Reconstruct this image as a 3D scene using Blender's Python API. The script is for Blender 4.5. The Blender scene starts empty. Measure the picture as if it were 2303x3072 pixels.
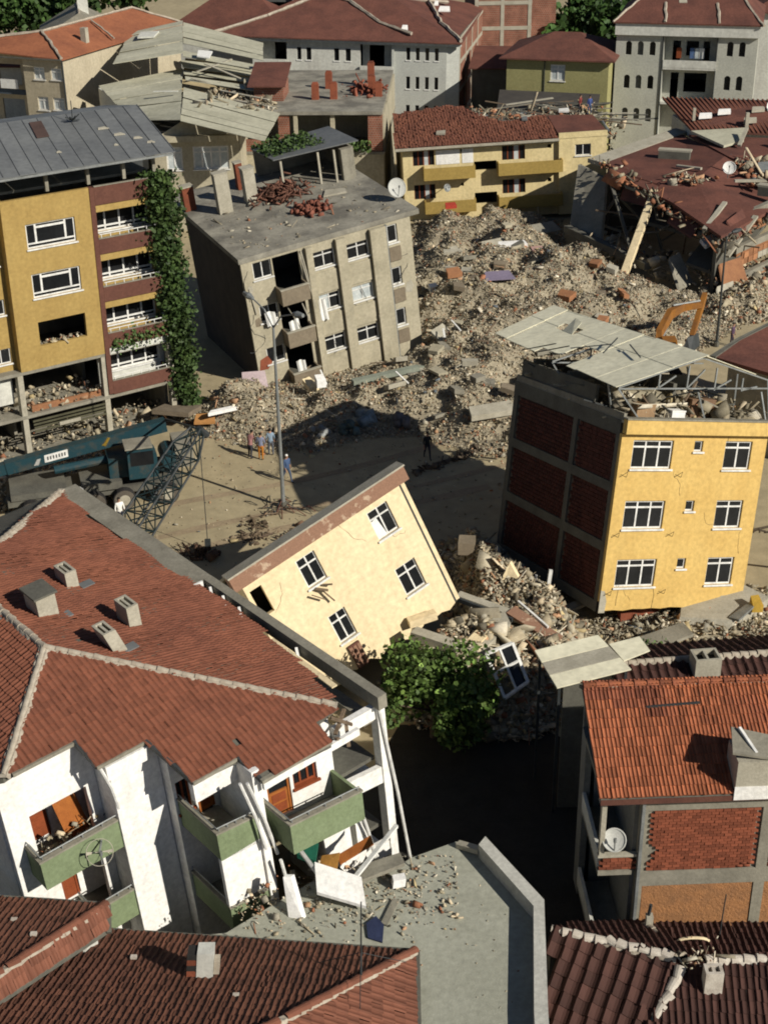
import bpy, bmesh, math, random
import numpy as np
from mathutils import Vector, Matrix, Euler
rnd = random.Random(7)
rng = np.random.default_rng(11)
R = math.radians
scene = bpy.context.scene
COL = scene.collection

# ------------------------------------------------------------------ camera, sky, sun
CAM = Vector((0, 0, 36.0))
cam_d = bpy.data.cameras.new('camera')
cam = bpy.data.objects.new('camera', cam_d)
COL.objects.link(cam)
pit, rol = R(27.5), 0.0154
fw = Vector((0, math.cos(pit), -math.sin(pit)))
r0 = Vector((1, 0, 0)); u0 = Vector((0, math.sin(pit), math.cos(pit)))
rr = r0*math.cos(rol) - u0*math.sin(rol); uu = u0*math.cos(rol) + r0*math.sin(rol)
mw = Matrix.Identity(4)
for i in range(3):
    mw[i][0] = rr[i]; mw[i][1] = uu[i]; mw[i][2] = -fw[i]; mw[i][3] = CAM[i]
cam.matrix_world = mw
cam_d.sensor_fit = 'VERTICAL'; cam_d.sensor_height = 36.0; cam_d.sensor_width = 27.0
cam_d.lens = 36.0*3072/2212
cam_d.clip_start = 0.5; cam_d.clip_end = 6000
scene.camera = cam

SUN_AZ = (0.80, -0.60); SUN_EL = R(32)
world = bpy.data.worlds.new('World'); scene.world = world
world.use_nodes = True
wn = world.node_tree
bg = wn.nodes['Background']
sky = wn.nodes.new('ShaderNodeTexSky'); sky.sky_type = 'NISHITA'
sky.sun_disc = False; sky.air_density = 0.7; sky.dust_density = 0.3; sky.ozone_density = 2.5; sky.sun_elevation = SUN_EL
sky.sun_rotation = math.atan2(SUN_AZ[0], SUN_AZ[1])
wn.links.new(sky.outputs[0], bg.inputs[0]); bg.inputs[1].default_value = 0.05
sun_d = bpy.data.lights.new('sun', 'SUN'); sun_d.energy = 5.0; sun_d.angle = R(0.5)
sun_d.color = (1.0, 0.945, 0.85)
sun = bpy.data.objects.new('sun', sun_d); COL.objects.link(sun)
sdir = Vector((-SUN_AZ[0]*math.cos(SUN_EL), -SUN_AZ[1]*math.cos(SUN_EL), -math.sin(SUN_EL)))
sun.rotation_euler = sdir.to_track_quat('-Z', 'Y').to_euler()
sun.location = (60, -60, 90)
scene.view_settings.view_transform = 'Standard'; scene.view_settings.look = 'None'
scene.view_settings.gamma = 1; scene.view_settings.use_curve_mapping = False
scene.view_settings.exposure = 0.08
scene.cycles.filter_width = 1.9
scene.cycles.max_bounces = 5; scene.cycles.diffuse_bounces = 3

# ------------------------------------------------------------------ materials
MATS = {}
def mat(name, c, c2=None, sc=0.8, lo=.38, hi=.68, rough=.85, bump=.25, bsc=14, var=0, spec=.25, detail=6, metal=0, streak=0, attr=False):
    if name in MATS: return MATS[name]
    m = bpy.data.materials.new(name); m.use_nodes = True; MATS[name] = m
    nt = m.node_tree; N = nt.nodes; Lk = nt.links.new
    p = N['Principled BSDF']
    p.inputs['Roughness'].default_value = rough; p.inputs['Metallic'].default_value = metal
    p.inputs['Specular IOR Level'].default_value = spec
    tc = N.new('ShaderNodeTexCoord')
    c2 = c2 or tuple(x*.7 for x in c)
    def noise(scale, det, vec=None, rgh=.6):
        n = N.new('ShaderNodeTexNoise'); n.inputs['Scale'].default_value = scale
        n.inputs['Detail'].default_value = det; n.inputs['Roughness'].default_value = rgh
        Lk(vec or tc.outputs['Object'], n.inputs['Vector']); return n
    n1 = noise(sc, detail)
    mr = N.new('ShaderNodeMapRange'); mr.inputs[1].default_value = lo; mr.inputs[2].default_value = hi
    Lk(n1.outputs[0], mr.inputs[0])
    mx = N.new('ShaderNodeMix'); mx.data_type = 'RGBA'
    mx.inputs[6].default_value = (*c, 1); mx.inputs[7].default_value = (*c2, 1)
    Lk(mr.outputs[0], mx.inputs[0])
    out = mx.outputs[2]
    if attr:
        at = N.new('ShaderNodeAttribute'); at.attribute_name = 'Col'
        mm = N.new('ShaderNodeMix'); mm.data_type = 'RGBA'; mm.blend_type = 'MULTIPLY'; mm.inputs[0].default_value = 1
        Lk(at.outputs['Color'], mm.inputs[6]); Lk(out, mm.inputs[7]); out = mm.outputs[2]
    # fine grain
    n3 = noise(sc*9, 3)
    hs = N.new('ShaderNodeHueSaturation')
    mv = N.new('ShaderNodeMapRange'); mv.inputs[1].default_value = .3; mv.inputs[2].default_value = .7
    mv.inputs[3].default_value = .86; mv.inputs[4].default_value = 1.13
    Lk(n3.outputs[0], mv.inputs[0]); last = mv.outputs[0]
    if streak:
        mp = N.new('ShaderNodeMapping'); mp.inputs['Scale'].default_value = (1.0, 1.0, .06)
        Lk(tc.outputs['Object'], mp.inputs[0])
        n4 = noise(2.2, 4, mp.outputs[0])
        ms = N.new('ShaderNodeMapRange'); ms.inputs[1].default_value = .45; ms.inputs[2].default_value = .75
        ms.inputs[3].default_value = 1.0; ms.inputs[4].default_value = 1-streak
        Lk(n4.outputs[0], ms.inputs[0])
        mu = N.new('ShaderNodeMath'); mu.operation = 'MULTIPLY'; Lk(last, mu.inputs[0]); Lk(ms.outputs[0], mu.inputs[1]); last = mu.outputs[0]
    if var:
        oi = N.new('ShaderNodeObjectInfo'); at2 = N.new('ShaderNodeAttribute'); at2.attribute_name = 'rnd'
        ad = N.new('ShaderNodeMath'); ad.operation = 'ADD'; Lk(oi.outputs['Random'], ad.inputs[0]); Lk(at2.outputs['Fac'], ad.inputs[1])
        fr = N.new('ShaderNodeMath'); fr.operation = 'FRACT'; Lk(ad.outputs[0], fr.inputs[0])
        mo = N.new('ShaderNodeMapRange'); mo.inputs[3].default_value = 1-var; mo.inputs[4].default_value = 1+var
        Lk(fr.outputs[0], mo.inputs[0])
        mu = N.new('ShaderNodeMath'); mu.operation = 'MULTIPLY'; Lk(last, mu.inputs[0]); Lk(mo.outputs[0], mu.inputs[1]); last = mu.outputs[0]
    Lk(last, hs.inputs['Value']); Lk(out, hs.inputs['Color'])
    Lk(hs.outputs[0], p.inputs['Base Color'])
    if bump:
        n2 = noise(bsc, 5)
        b = N.new('ShaderNodeBump'); b.inputs['Strength'].default_value = bump; b.inputs['Distance'].default_value = .05
        Lk(n2.outputs[0], b.inputs['Height']); Lk(b.outputs[0], p.inputs['Normal'])
    return m

def brick_mat(name, c1, c2, mortar, bw=.24, bh=.2):
    m = bpy.data.materials.new(name); m.use_nodes = True; nt = m.node_tree; N = nt.nodes; Lk = nt.links.new
    p = N['Principled BSDF']; p.inputs['Roughness'].default_value = .9; p.inputs['Specular IOR Level'].default_value = .2
    tc = N.new('ShaderNodeTexCoord'); sx = N.new('ShaderNodeSeparateXYZ'); Lk(tc.outputs['Object'], sx.inputs[0])
    ad = N.new('ShaderNodeMath'); Lk(sx.outputs[0], ad.inputs[0]); Lk(sx.outputs[1], ad.inputs[1])
    cb = N.new('ShaderNodeCombineXYZ'); Lk(ad.outputs[0], cb.inputs[0]); Lk(sx.outputs[2], cb.inputs[1])
    br = N.new('ShaderNodeTexBrick'); Lk(cb.outputs[0], br.inputs['Vector'])
    br.inputs['Scale'].default_value = 1; br.inputs['Brick Width'].default_value = bw; br.inputs['Row Height'].default_value = bh
    br.inputs['Mortar Size'].default_value = .018
    br.inputs['Color1'].default_value = (*c1, 1); br.inputs['Color2'].default_value = (*c2, 1); br.inputs['Mortar'].default_value = (*mortar, 1)
    nz = N.new('ShaderNodeTexNoise'); nz.inputs['Scale'].default_value = .9; nz.inputs['Detail'].default_value = 6; Lk(tc.outputs['Object'], nz.inputs['Vector'])
    hs = N.new('ShaderNodeHueSaturation'); mr = N.new('ShaderNodeMapRange'); mr.inputs[1].default_value = .3; mr.inputs[2].default_value = .7; mr.inputs[3].default_value = .7; mr.inputs[4].default_value = 1.25
    Lk(nz.outputs[0], mr.inputs[0]); Lk(mr.outputs[0], hs.inputs['Value']); Lk(br.outputs[0], hs.inputs['Color']); Lk(hs.outputs[0], p.inputs['Base Color'])
    return m

white = mat('white_plaster', (.80, .785, .74), (.68, .65, .58), sc=.7, lo=.5, hi=.8, streak=.12)
white2 = mat('grey_white_plaster', (.60, .60, .53), (.51, .50, .44), sc=.4, streak=.12)
ochre = mat('ochre_plaster', (.37, .255, .085), (.33, .22, .07), sc=.5, streak=.08)
yellow = mat('yellow_plaster', (.60, .41, .135), (.55, .36, .11), sc=.5, streak=.07)
cream = mat('cream_plaster', (.73, .60, .375), (.69, .555, .33), sc=.45, streak=.1, lo=.42, hi=.75)
brown = mat('brown_paint', (.125, .053, .036), (.10, .042, .03), sc=.8)
brownband = mat('brown_flaking_band', (.25, .14, .09), (.44, .32, .22), sc=1.6, lo=.58, hi=.64)
green = mat('green_paint', (.19, .235, .13), (.16, .20, .105), sc=.9, streak=.1)
conc = mat('concrete', (.27, .25, .195), (.19, .175, .135), sc=.9, streak=.15)
concd = mat('dark_concrete', (.13, .125, .10), (.09, .085, .07), sc=.9)
concp = mat('pale_concrete', (.40, .37, .29), (.30, .275, .21), sc=1.1)
beige = mat('beige_grey_plaster', (.43, .385, .275), (.34, .305, .215), sc=.6, streak=.12)
beiged = mat('beige_dark_panel', (.22, .18, .125), (.18, .145, .10), sc=.8)
flatc = mat('flat_roof_concrete', (.355, .355, .285), (.31, .31, .245), sc=.5, lo=.35, hi=.6)
oldroof = mat('weathered_roof_slab', (.30, .28, .225), (.15, .14, .115), sc=.45, lo=.4, hi=.62, bump=.5)
tile = mat('red_roof_tile', (.225, .082, .046), (.175, .064, .038), sc=.35, var=.14, rough=.8)
tilem = mat('maroon_roof_tile', (.19, .074, .043), (.145, .055, .034), sc=.4, var=.2, rough=.8)
tiled = mat('dark_roof_tile', (.062, .028, .021), (.045, .02, .016), sc=.4, var=.3)
tileb = mat('brown_roof_tile', (.115, .048, .029), (.085, .036, .023), sc=.4, var=.28)
tileo = mat('orange_roof_tile', (.315, .104, .046), (.20, .066, .035), sc=.5, var=.3, lo=.42, hi=.6)
tileof = mat('bright_orange_tile', (.31, .115, .055), (.22, .08, .042), sc=.4)
redroof = mat('distant_red_roof', (.15, .06, .042), (.095, .04, .03), sc=.5, bump=.6, bsc=5)
mortar = mat('pale_mortar', (.42, .37, .29), (.30, .25, .19), sc=3)
mortarw = mat('white_mortar', (.55, .50, .42), (.38, .33, .27), sc=3)
sheet = mat('pale_metal_sheet', (.76, .72, .53), (.67, .63, .46), sc=.35, rough=.6, bump=.05, var=.05)
sheetg = mat('grey_metal_sheet', (.165, .17, .165), (.125, .13, .13), sc=.35, rough=.55, bump=.06, var=.12)
sheets = mat('corrugated_beige_sheet', (.50, .48, .36), (.38, .365, .265), sc=.3, rough=.7, bump=.1, var=.06)
brickr = mat('red_hollow_brick', (.235, .07, .035), (.17, .052, .028), sc=2, var=.3)
brickd = mat('dark_red_brick', (.085, .026, .018), (.06, .019, .014), sc=2, var=.25)
bricko = mat('orange_brick', (.34, .16, .075), (.26, .12, .06), sc=2, var=.25)
brickwall = brick_mat('brick_wall', (.25, .085, .05), (.20, .065, .038), (.25, .20, .15))
frame = mat('white_window_frame', (.74, .73, .68), sc=3, bump=0)
wood = mat('orange_wood', (.34, .115, .025), (.26, .08, .018), sc=3, bump=.1)
redwood = mat('red_brown_wood', (.25, .06, .02), (.18, .045, .015), sc=3, bump=.1)
oldwood = mat('weathered_timber', (.20, .145, .095), (.12, .085, .055), sc=3)
glass = mat('dark_glass', (.010, .011, .012), (.018, .019, .02), sc=.6, rough=.2, bump=0, spec=.3)
curtain = mat('pale_curtain_glass', (.38, .42, .42), (.55, .58, .56), sc=1.5, rough=.3, bump=0)
cloth = mat('white_cloth', (.78, .77, .72), (.66, .65, .6), sc=3)
dark = mat('near_black', (.03, .028, .025), sc=2)  # even near-black for flues, openings, roof backing and an inner wall
steel = mat('galvanised_steel', (.26, .27, .26), (.18, .19, .18), sc=2, rough=.5, metal=.3)
steeld = mat('dark_steel', (.045, .05, .05), sc=2, rough=.5)
dishm = mat('dish_grey', (.46, .46, .42), (.40, .40, .37), sc=2, bump=0)
dirt = mat('dirt', (.385, .32, .195), (.31, .255, .155), sc=.12, lo=.35, hi=.7, bump=.4, bsc=3)
dust = mat('rubble_dust', (.34, .295, .205), (.24, .205, .145), sc=.5, bump=.8, bsc=5)
rub = mat('rubble_pieces', (1, 1, 1), (.72, .7, .68), sc=2.0, attr=True)
leafm = mat('leaf_green', (.052, .095, .026), (.085, .13, .035), sc=1.2, var=.0, bump=0, rough=.6, attr=True)
bark = mat('bark', (.10, .075, .05), sc=4)
teal = mat('teal_machine_paint', (.014, .045, .056), (.06, .06, .05), sc=1.6, lo=.5, hi=.68, rough=.5, bump=.05)
orange = mat('orange_machine_paint', (.30, .125, .022), (.20, .09, .03), sc=1, rough=.5, bump=.05)
rubber = mat('rubber', (.03, .028, .026), sc=3)
tyred = mat('dusty_tyre', (.11, .095, .075), sc=3)
skin = mat('skin', (.42, .24, .16), sc=6, bump=0)
hairm = mat('hair', (.02, .015, .012), sc=6, bump=0)

# ------------------------------------------------------------------ mesh helpers
def ident(u, d, w): return (u, d, w)
def TF(y0=0): return lambda u, d, w: (u, y0+d, w)
def TL(x0=0): return lambda u, d, w: (x0+d, u, w)
def TR(x1=0): return lambda u, d, w: (x1-d, u, w)
def TB(y1=0): return lambda u, d, w: (u, y1-d, w)

class MB:
    def __init__(s, T=ident): s.v = []; s.f = []; s.m = []; s.T = T
    def P(s, p): s.v.append(s.T(*p)); return len(s.v)-1
    def poly(s, pts, m=0):
        i = [s.P(p) for p in pts]; s.f.append(i); s.m.append(m)
    def box(s, x0, x1, y0, y1, z0, z1, m=0):
        a = [s.P(p) for p in ((x0,y0,z0),(x1,y0,z0),(x1,y1,z0),(x0,y1,z0),(x0,y0,z1),(x1,y0,z1),(x1,y1,z1),(x0,y1,z1))]
        for q in ((0,3,2,1),(4,5,6,7),(0,1,5,4),(1,2,6,5),(2,3,7,6),(3,0,4,7)):
            s.f.append([a[k] for k in q]); s.m.append(m)
        return s
    def prism(s, pts, dv, m=0):
        """extrude a planar polygon by vector dv"""
        n = len(pts); a = [s.P(p) for p in pts]; b = [s.P(tuple(p[k]+dv[k] for k in range(3))) for p in pts]
        s.f.append(a[::-1]); s.m.append(m); s.f.append(b); s.m.append(m)
        for i in range(n):
            j = (i+1) % n; s.f.append([a[i], a[j], b[j], b[i]]); s.m.append(m)
        return s
    def bar(s, p, q, w, h=None, m=0, up=(0,0,1)):
        h = h or w; p = Vector(p); q = Vector(q); d = (q-p).normalized(); u = Vector(up)
        if abs(d.dot(u)) > .95: u = Vector((0,1,0))
        a = d.cross(u).normalized()*w/2; b = a.cross(d).normalized()*h/2
        c = [s.P(tuple(e+k*a+l*b)) for e in (p, q) for k, l in ((-1,-1),(1,-1),(1,1),(-1,1))]
        for f in ((3,2,1,0),(4,5,6,7),(0,1,5,4),(1,2,6,5),(2,3,7,6),(3,0,4,7)):
            s.f.append([c[k] for k in f]); s.m.append(m)
        return s
    def tube(s, pts, r, n=8, m=0, cap=True):
        pts = [Vector(p) for p in pts]; rs = r if isinstance(r, (list, tuple)) else [r]*len(pts); rings = []
        for i, p in enumerate(pts):
            d = (pts[min(i+1, len(pts)-1)]-pts[max(i-1, 0)]).normalized()
            u = Vector((0,0,1)) if abs(d.z) < .9 else Vector((1,0,0))
            a = d.cross(u).normalized(); b = a.cross(d)
            rings.append([s.P(tuple(p+rs[i]*(math.cos(t)*a+math.sin(t)*b))) for t in [2*math.pi*k/n for k in range(n)]])
        for A, B in zip(rings, rings[1:]):
            for k in range(n): s.f.append([A[k], A[(k+1)%n], B[(k+1)%n], B[k]]); s.m.append(m)
        if cap:
            s.f.append(rings[0][::-1]); s.m.append(m); s.f.append(rings[-1]); s.m.append(m)
        return s
    def wall(s, x0, x1, z0, z1, holes=(), t=.22, m=0, mr=None):
        """wall panel with rectangular openings; holes = (x0,x1,z0,z1)"""
        mr = m if mr is None else mr
        hs = []
        for h in holes:
            a, b, c, d = max(h[0],x0), min(h[1],x1), max(h[2],z0), min(h[3],z1)
            if b > a and d > c: hs.append((a, b, c, d))
        xs = sorted({x0, x1, *[h[0] for h in hs], *[h[1] for h in hs]})
        zs = sorted({z0, z1, *[h[2] for h in hs], *[h[3] for h in hs]})
        for i in range(len(xs)-1):
            k = 0
            while k < len(zs)-1:
                cx = (xs[i]+xs[i+1])/2
                def hole(kk):
                    cz = (zs[kk]+zs[kk+1])/2
                    return any(h[0] < cx < h[1] and h[2] < cz < h[3] for h in hs)
                if hole(k): k += 1; continue
                e = k
                while e+1 < len(zs)-1 and not hole(e+1): e += 1
                a, b, c, d = xs[i], xs[i+1], zs[k], zs[e+1]
                s.poly([(a,0,c),(b,0,c),(b,0,d),(a,0,d)], m); s.poly([(a,t,c),(a,t,d),(b,t,d),(b,t,c)], m)
                k = e+1
        for a, b, c, d in hs + [(x0, x1, z0, z1)]:
            for q in (((a,0,c),(b,0,c),(b,t,c),(a,t,c)), ((a,0,d),(b,0,d),(b,t,d),(a,t,d)), ((a,0,c),(a,0,d),(a,t,d),(a,t,c)), ((b,0,c),(b,0,d),(b,t,d),(b,t,c))):
                s.poly(q, mr)
        return s
    def mesh(s, name, mats, smooth=False):
        me = bpy.data.meshes.new(name); me.from_pydata(s.v, [], s.f); me.update()
        for m in (mats if isinstance(mats, (list, tuple)) else [mats]): me.materials.append(m)
        if any(s.m): me.polygons.foreach_set('material_index', s.m)
        if smooth: me.polygons.foreach_set('use_smooth', [True]*len(me.polygons))
        return me
    def build(s, name, mats, parent=None, smooth=False, label=None):
        o = bpy.data.objects.new(name, s.mesh(name, mats, smooth)); COL.objects.link(o)
        if parent: o.parent = parent
        if label: o['label'] = label
        return o

def tag(o, label=None, cat=None, group=None, kind=None):
    if label: o['label'] = label
    if cat: o['category'] = cat
    if group: o['group'] = group
    if kind: o['kind'] = kind
    return o
WM = {}
def thing(name, label, cat, loc=(0,0,0), yaw=0, a=0, b=0, sc=1, group=None):
    o = bpy.data.objects.new(name, None); COL.objects.link(o); o.empty_display_size = .3
    o.location = loc; o.rotation_mode = 'YXZ'; o.rotation_euler = (R(a), R(b), R(yaw)); o.scale = (sc, sc, sc)
    WM[o.name] = Matrix.Translation(loc) @ (Matrix.Rotation(R(yaw),4,'Z') @ Matrix.Rotation(R(a),4,'X') @ Matrix.Rotation(R(b),4,'Y')) @ Matrix.Scale(sc, 4)
    return tag(o, label, cat, group)
def box(name, m, parent, x0, x1, y0, y1, z0, z1, T=ident, label=None):
    return MB(T).box(x0,x1,y0,y1,z0,z1).build(name, m, parent, label=label)
def sub(name, m, parent, x0, x1, y0, y1, z0, z1, T=ident): return box(name, m, parent, x0, x1, y0, y1, z0, z1, T)

def window(parent, T, x0, x1, z0, z1, cols=2, tr=0, fm=None, gm=None, sill=True, fr=.07, d=.10, name='window', missing=(), cross=0):
    """window part (frame) with sub-parts pane and sill; tr = height of the transom lights"""
    fm = fm or frame; gm = gm or glass
    f = MB(T)
    f.box(x0, x1, d, d+.07, z0, z0+fr).box(x0, x1, d, d+.07, z1-fr, z1).box(x0, x0+fr, d, d+.07, z0+fr, z1-fr).box(x1-fr, x1, d, d+.07, z0+fr, z1-fr)
    w = (x1-x0)/cols
    for i in range(1, cols): f.box(x0+i*w-fr/2, x0+i*w+fr/2, d-.01, d+.08, z0+fr, z1-fr)
    if tr: f.box(x0+fr, x1-fr, d-.005, d+.075, z1-tr-fr/2, z1-tr+fr/2)
    if cross: f.box(x0+fr, x1-fr, d-.005, d+.075, z0+cross-fr/2, z0+cross+fr/2)
    o = f.build(name, fm, parent)
    for i in range(cols):
        if i in missing: continue
        g = gm[i % len(gm)] if isinstance(gm, (list, tuple)) else gm
        sub('pane', g, o, x0+i*w+.02, x0+(i+1)*w-.02, d+.03, d+.045, z0+.03, z1-.03, T)
    if sill: sub('sill', fm if sill is True else sill, o, x0-.08, x1+.08, -.09, d, z0-.09, z0-.003, T)
    return o

# ---- pieces (tiles, bricks): the 300 nearest are parts, the rest one part of kind stuff
def pieces(root, parent, name, mats4, me, k=300, stuffname=None):
    """mats4: list of 4x4 local matrices; me: shared mesh"""
    W = WM[root.name]
    A = np.array([[list(r) for r in m] for m in mats4])
    if len(A) == 0: return
    pos = A[:, :3, 3] @ np.array(W.to_3x3()).T + np.array(W.translation)
    dist = np.linalg.norm(pos - np.array(CAM), axis=1)
    # in view test
    d = pos - np.array(CAM); z = d @ np.array(fw)
    px = np.abs(d @ np.array(rr))/z; py = np.abs(d @ np.array(uu))/z
    out = (px > 0.272) | (py > 0.362)
    order = np.argsort(dist + 1e4*out)
    for i in order[:k]:
        o = bpy.data.objects.new(name, me); COL.objects.link(o); o.parent = parent; o.matrix_basis = mats4[i]
    rest = order[k:]
    if len(rest):
        nv = len(me.vertices); co = np.empty(nv*3); me.vertices.foreach_get('co', co); co = co.reshape(-1, 3)
        faces = [list(p.vertices) for p in me.polygons]
        B = A[rest]
        V = np.einsum('nij,vj->nvi', B[:, :3, :3], co) + B[:, None, :3, 3]
        o = bulk(stuffname or name+'_rest', V.reshape(-1, 3), faces, nv, len(rest), me.materials[0], parent)
        o['kind'] = 'stuff'
        if me.polygons[0].use_smooth: o.data.polygons.foreach_set('use_smooth', [True]*len(o.data.polygons))
    return
def bulk(name, V, faces, nv, n, m, parent=None, col=None):
    """n copies of a template of nv vertices and the given faces"""
    me = bpy.data.meshes.new(name)
    fl = np.concatenate([np.array(f) for f in faces]); ls = np.array([len(f) for f in faces])
    loops = (fl[None, :] + (np.arange(n)*nv)[:, None]).ravel()
    cnt = np.tile(ls, n); st = np.concatenate([[0], np.cumsum(cnt)[:-1]])
    me.vertices.add(n*nv); me.loops.add(len(loops)); me.polygons.add(len(cnt))
    me.vertices.foreach_set('co', V.astype(np.float32).ravel()); me.loops.foreach_set('vertex_index', loops.astype(np.int32))
    me.polygons.foreach_set('loop_start', st.astype(np.int32))
    try: me.polygons.foreach_set('loop_total', cnt.astype(np.int32))
    except Exception: pass
    me.update(calc_edges=True)
    if col is not None:
        a = me.color_attributes.new('Col', 'FLOAT_COLOR', 'POINT')
        c = np.repeat(np.c_[col, np.ones(n)], nv, axis=0); a.data.foreach_set('color', c.astype(np.float32).ravel())
    a = me.attributes.new('rnd', 'FLOAT', 'POINT'); a.data.foreach_set('value', np.repeat(rng.random(n), nv).astype(np.float32))
    me.materials.append(m)
    o = bpy.data.objects.new(name, me); COL.objects.link(o)
    if parent: o.parent = parent
    return o

def tile_mesh(tw, tl, m, name='roof_tile', amp=.045):
    xs = [(-.5, .35), (-.3, 1), (-.1, .55), (.1, .05), (.3, 0), (.5, .35)]
    b = MB()
    L = tl*1.14
    for (a, h), (c, g) in zip(xs, xs[1:]):
        b.poly([(a*tw, 0, h*amp+.03), (c*tw, 0, g*amp+.03), (c*tw, L, g*amp), (a*tw, L, h*amp)])
        b.poly([(a*tw, 0, -.005), (c*tw, 0, -.005), (c*tw, 0, g*amp+.03), (a*tw, 0, h*amp+.03)])
    return b.mesh(name, m)
def inpoly(px, py, poly):
    ins = np.zeros(px.shape, bool); n = len(poly)
    for i in range(n):
        x1, y1 = poly[i]; x2, y2 = poly[(i+1) % n]
        c = ((y1 > py) != (y2 > py)) & (px < (x2-x1)*(py-y1)/((y2-y1) if y2 != y1 else 1e-9)+x1)
        ins ^= c
    return ins
def lay(poly3, e0, e1, tw, tl, lift=.03, jit=.012, miss=.0, yawj=.6):
    """tile matrices over the planar polygon; e0->e1 is the eave direction"""
    P = [Vector(p) for p in poly3]; o = Vector(e0); u = (Vector(e1)-o).normalized()
    n = Vector((0,0,0))
    for i in range(len(P)): n += (P[i]-P[0]).cross(P[(i+1) % len(P)]-P[0])
    n.normalize()
    if n.z < 0: n = -n
    v = n.cross(u).normalized()
    if v.z < 0: v = -v; 
    q = [((p-o).dot(u), (p-o).dot(v)) for p in P]
    u_ = u if u.cross(v).dot(n) > 0 else -u
    x0, x1 = min(a for a, b in q), max(a for a, b in q); y0, y1 = min(b for a, b in q), max(b for a, b in q)
    nx, ny = int((x1-x0)/tw)+1, int((y1-y0)/tl)+1
    gx, gy = np.meshgrid(x0+(np.arange(nx)+.5)*tw, y0+np.arange(ny)*tl)
    ok = inpoly(gx, gy+tl*.5, q)
    out = []
    B = Matrix((u_, v, n)).transposed()
    for i, j in zip(*np.nonzero(ok)):
        if miss and rnd.random() < miss: continue
        x = gx[i, j]+rnd.gauss(0, jit); y = gy[i, j]+rnd.gauss(0, jit)
        p = o+u*x+v*y+n*(lift+rnd.uniform(0, jit))
        M4 = (B @ Matrix.Rotation(R(rnd.gauss(0, yawj)), 3, 'Z') @ Matrix.Rotation(R(rnd.gauss(0, yawj)), 3, 'X')).to_4x4(); M4.translation = p
        out.append(M4)
    return out
def ridge(root, parent, p, q, m, step=.34, r=.12, bed=None, k=300, name='ridge_tile', bw=.34, jit=2.5):
    p = Vector(p); q = Vector(q); d = (q-p); L = d.length; d.normalize()
    a = d.cross(Vector((0,0,1))).normalized(); n = a.cross(d)
    B = Matrix((a, d, n)).transposed()
    b = MB(); ts = [math.pi*i/6 for i in range(7)]
    def rg(y, rad): return [b.P((math.cos(t)*rad, y, math.sin(t)*rad*.8)) for t in ts]
    A_, B_ = rg(-step*.56, r*1.12), rg(step*.5, r*.85)
    for i in range(6): b.f.append([A_[i], A_[i+1], B_[i+1], B_[i]]); b.m.append(0)
    b.f.append(A_); b.m.append(0)
    me = b.mesh(name, m)
    ms = []
    for i in range(int(L/step)):
        M4 = (B @ Matrix.Rotation(R(rnd.gauss(0, jit)), 3, 'Z') @ Matrix.Rotation(R(rnd.gauss(0, 2)), 3, 'X')).to_4x4(); M4.translation = p+d*(i+.5)*step+n*(.05+rnd.uniform(0,.015))
        ms.append(M4)
    pieces(root, parent, name, ms, me, k)
    if bed:
        s = MB(); prev = None; nn = max(2, int(L/.17))
        for i in range(nn+1):
            c = p+d*L*i/nn; w = bw/2*rnd.uniform(.75, 1.25)
            row = [c-a*w-n*.03, c-a*w*.6+n*rnd.uniform(.05,.09), c+a*w*.6+n*rnd.uniform(.05,.09), c+a*w-n*.03]
            idx = [s.P(tuple(x)) for x in row]
            if prev:
                for k_ in range(3): s.f.append([prev[k_], prev[k_+1], idx[k_+1], idx[k_]]); s.m.append(0)
            prev = idx
        s.build('ridge_mortar', bed, parent)
def slab(name, m, parent, pts, t, label=None):
    """polygon (3D, near planar) thickened downwards"""
    return MB().prism([tuple(p) for p in pts], (0, 0, -t)).build(name, m, parent, label=label)
def bricks(root, parent, T, x0, x1, z0, z1, m, bw=.24, bh=.2, bd=.07, k=300, acc=None, skip=None):
    me = MB().box(-bw/2+.008, bw/2-.008, 0, bd, -bh/2+.01, bh/2-.01).mesh('brick', m)
    ms = []; o = Vector(T(0,0,0)); ux = Vector(T(1,0,0))-o; uy = Vector(T(0,1,0))-o; uz = Vector(T(0,0,1))-o
    B = Matrix((ux, uy, uz)).transposed()
    nz = int((z1-z0)/bh)
    for r in range(nz):
        x = x0+(bw/2 if r % 2 == 0 else bw)
        while x+bw/2 <= x1+.02:
            z = z0+(r+.5)*bh
            if not (skip and skip(x, z)):
                M4 = (B @ Matrix.Rotation(R(rnd.gauss(0, .8)), 3, 'Y')).to_4x4(); M4.translation = Vector(T(x, rnd.uniform(-.012, .012), z)); ms.append(M4)
            x += bw
    if acc is not None: acc.extend(ms); return me
    pieces(root, parent, 'brick', ms, me, k)

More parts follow.
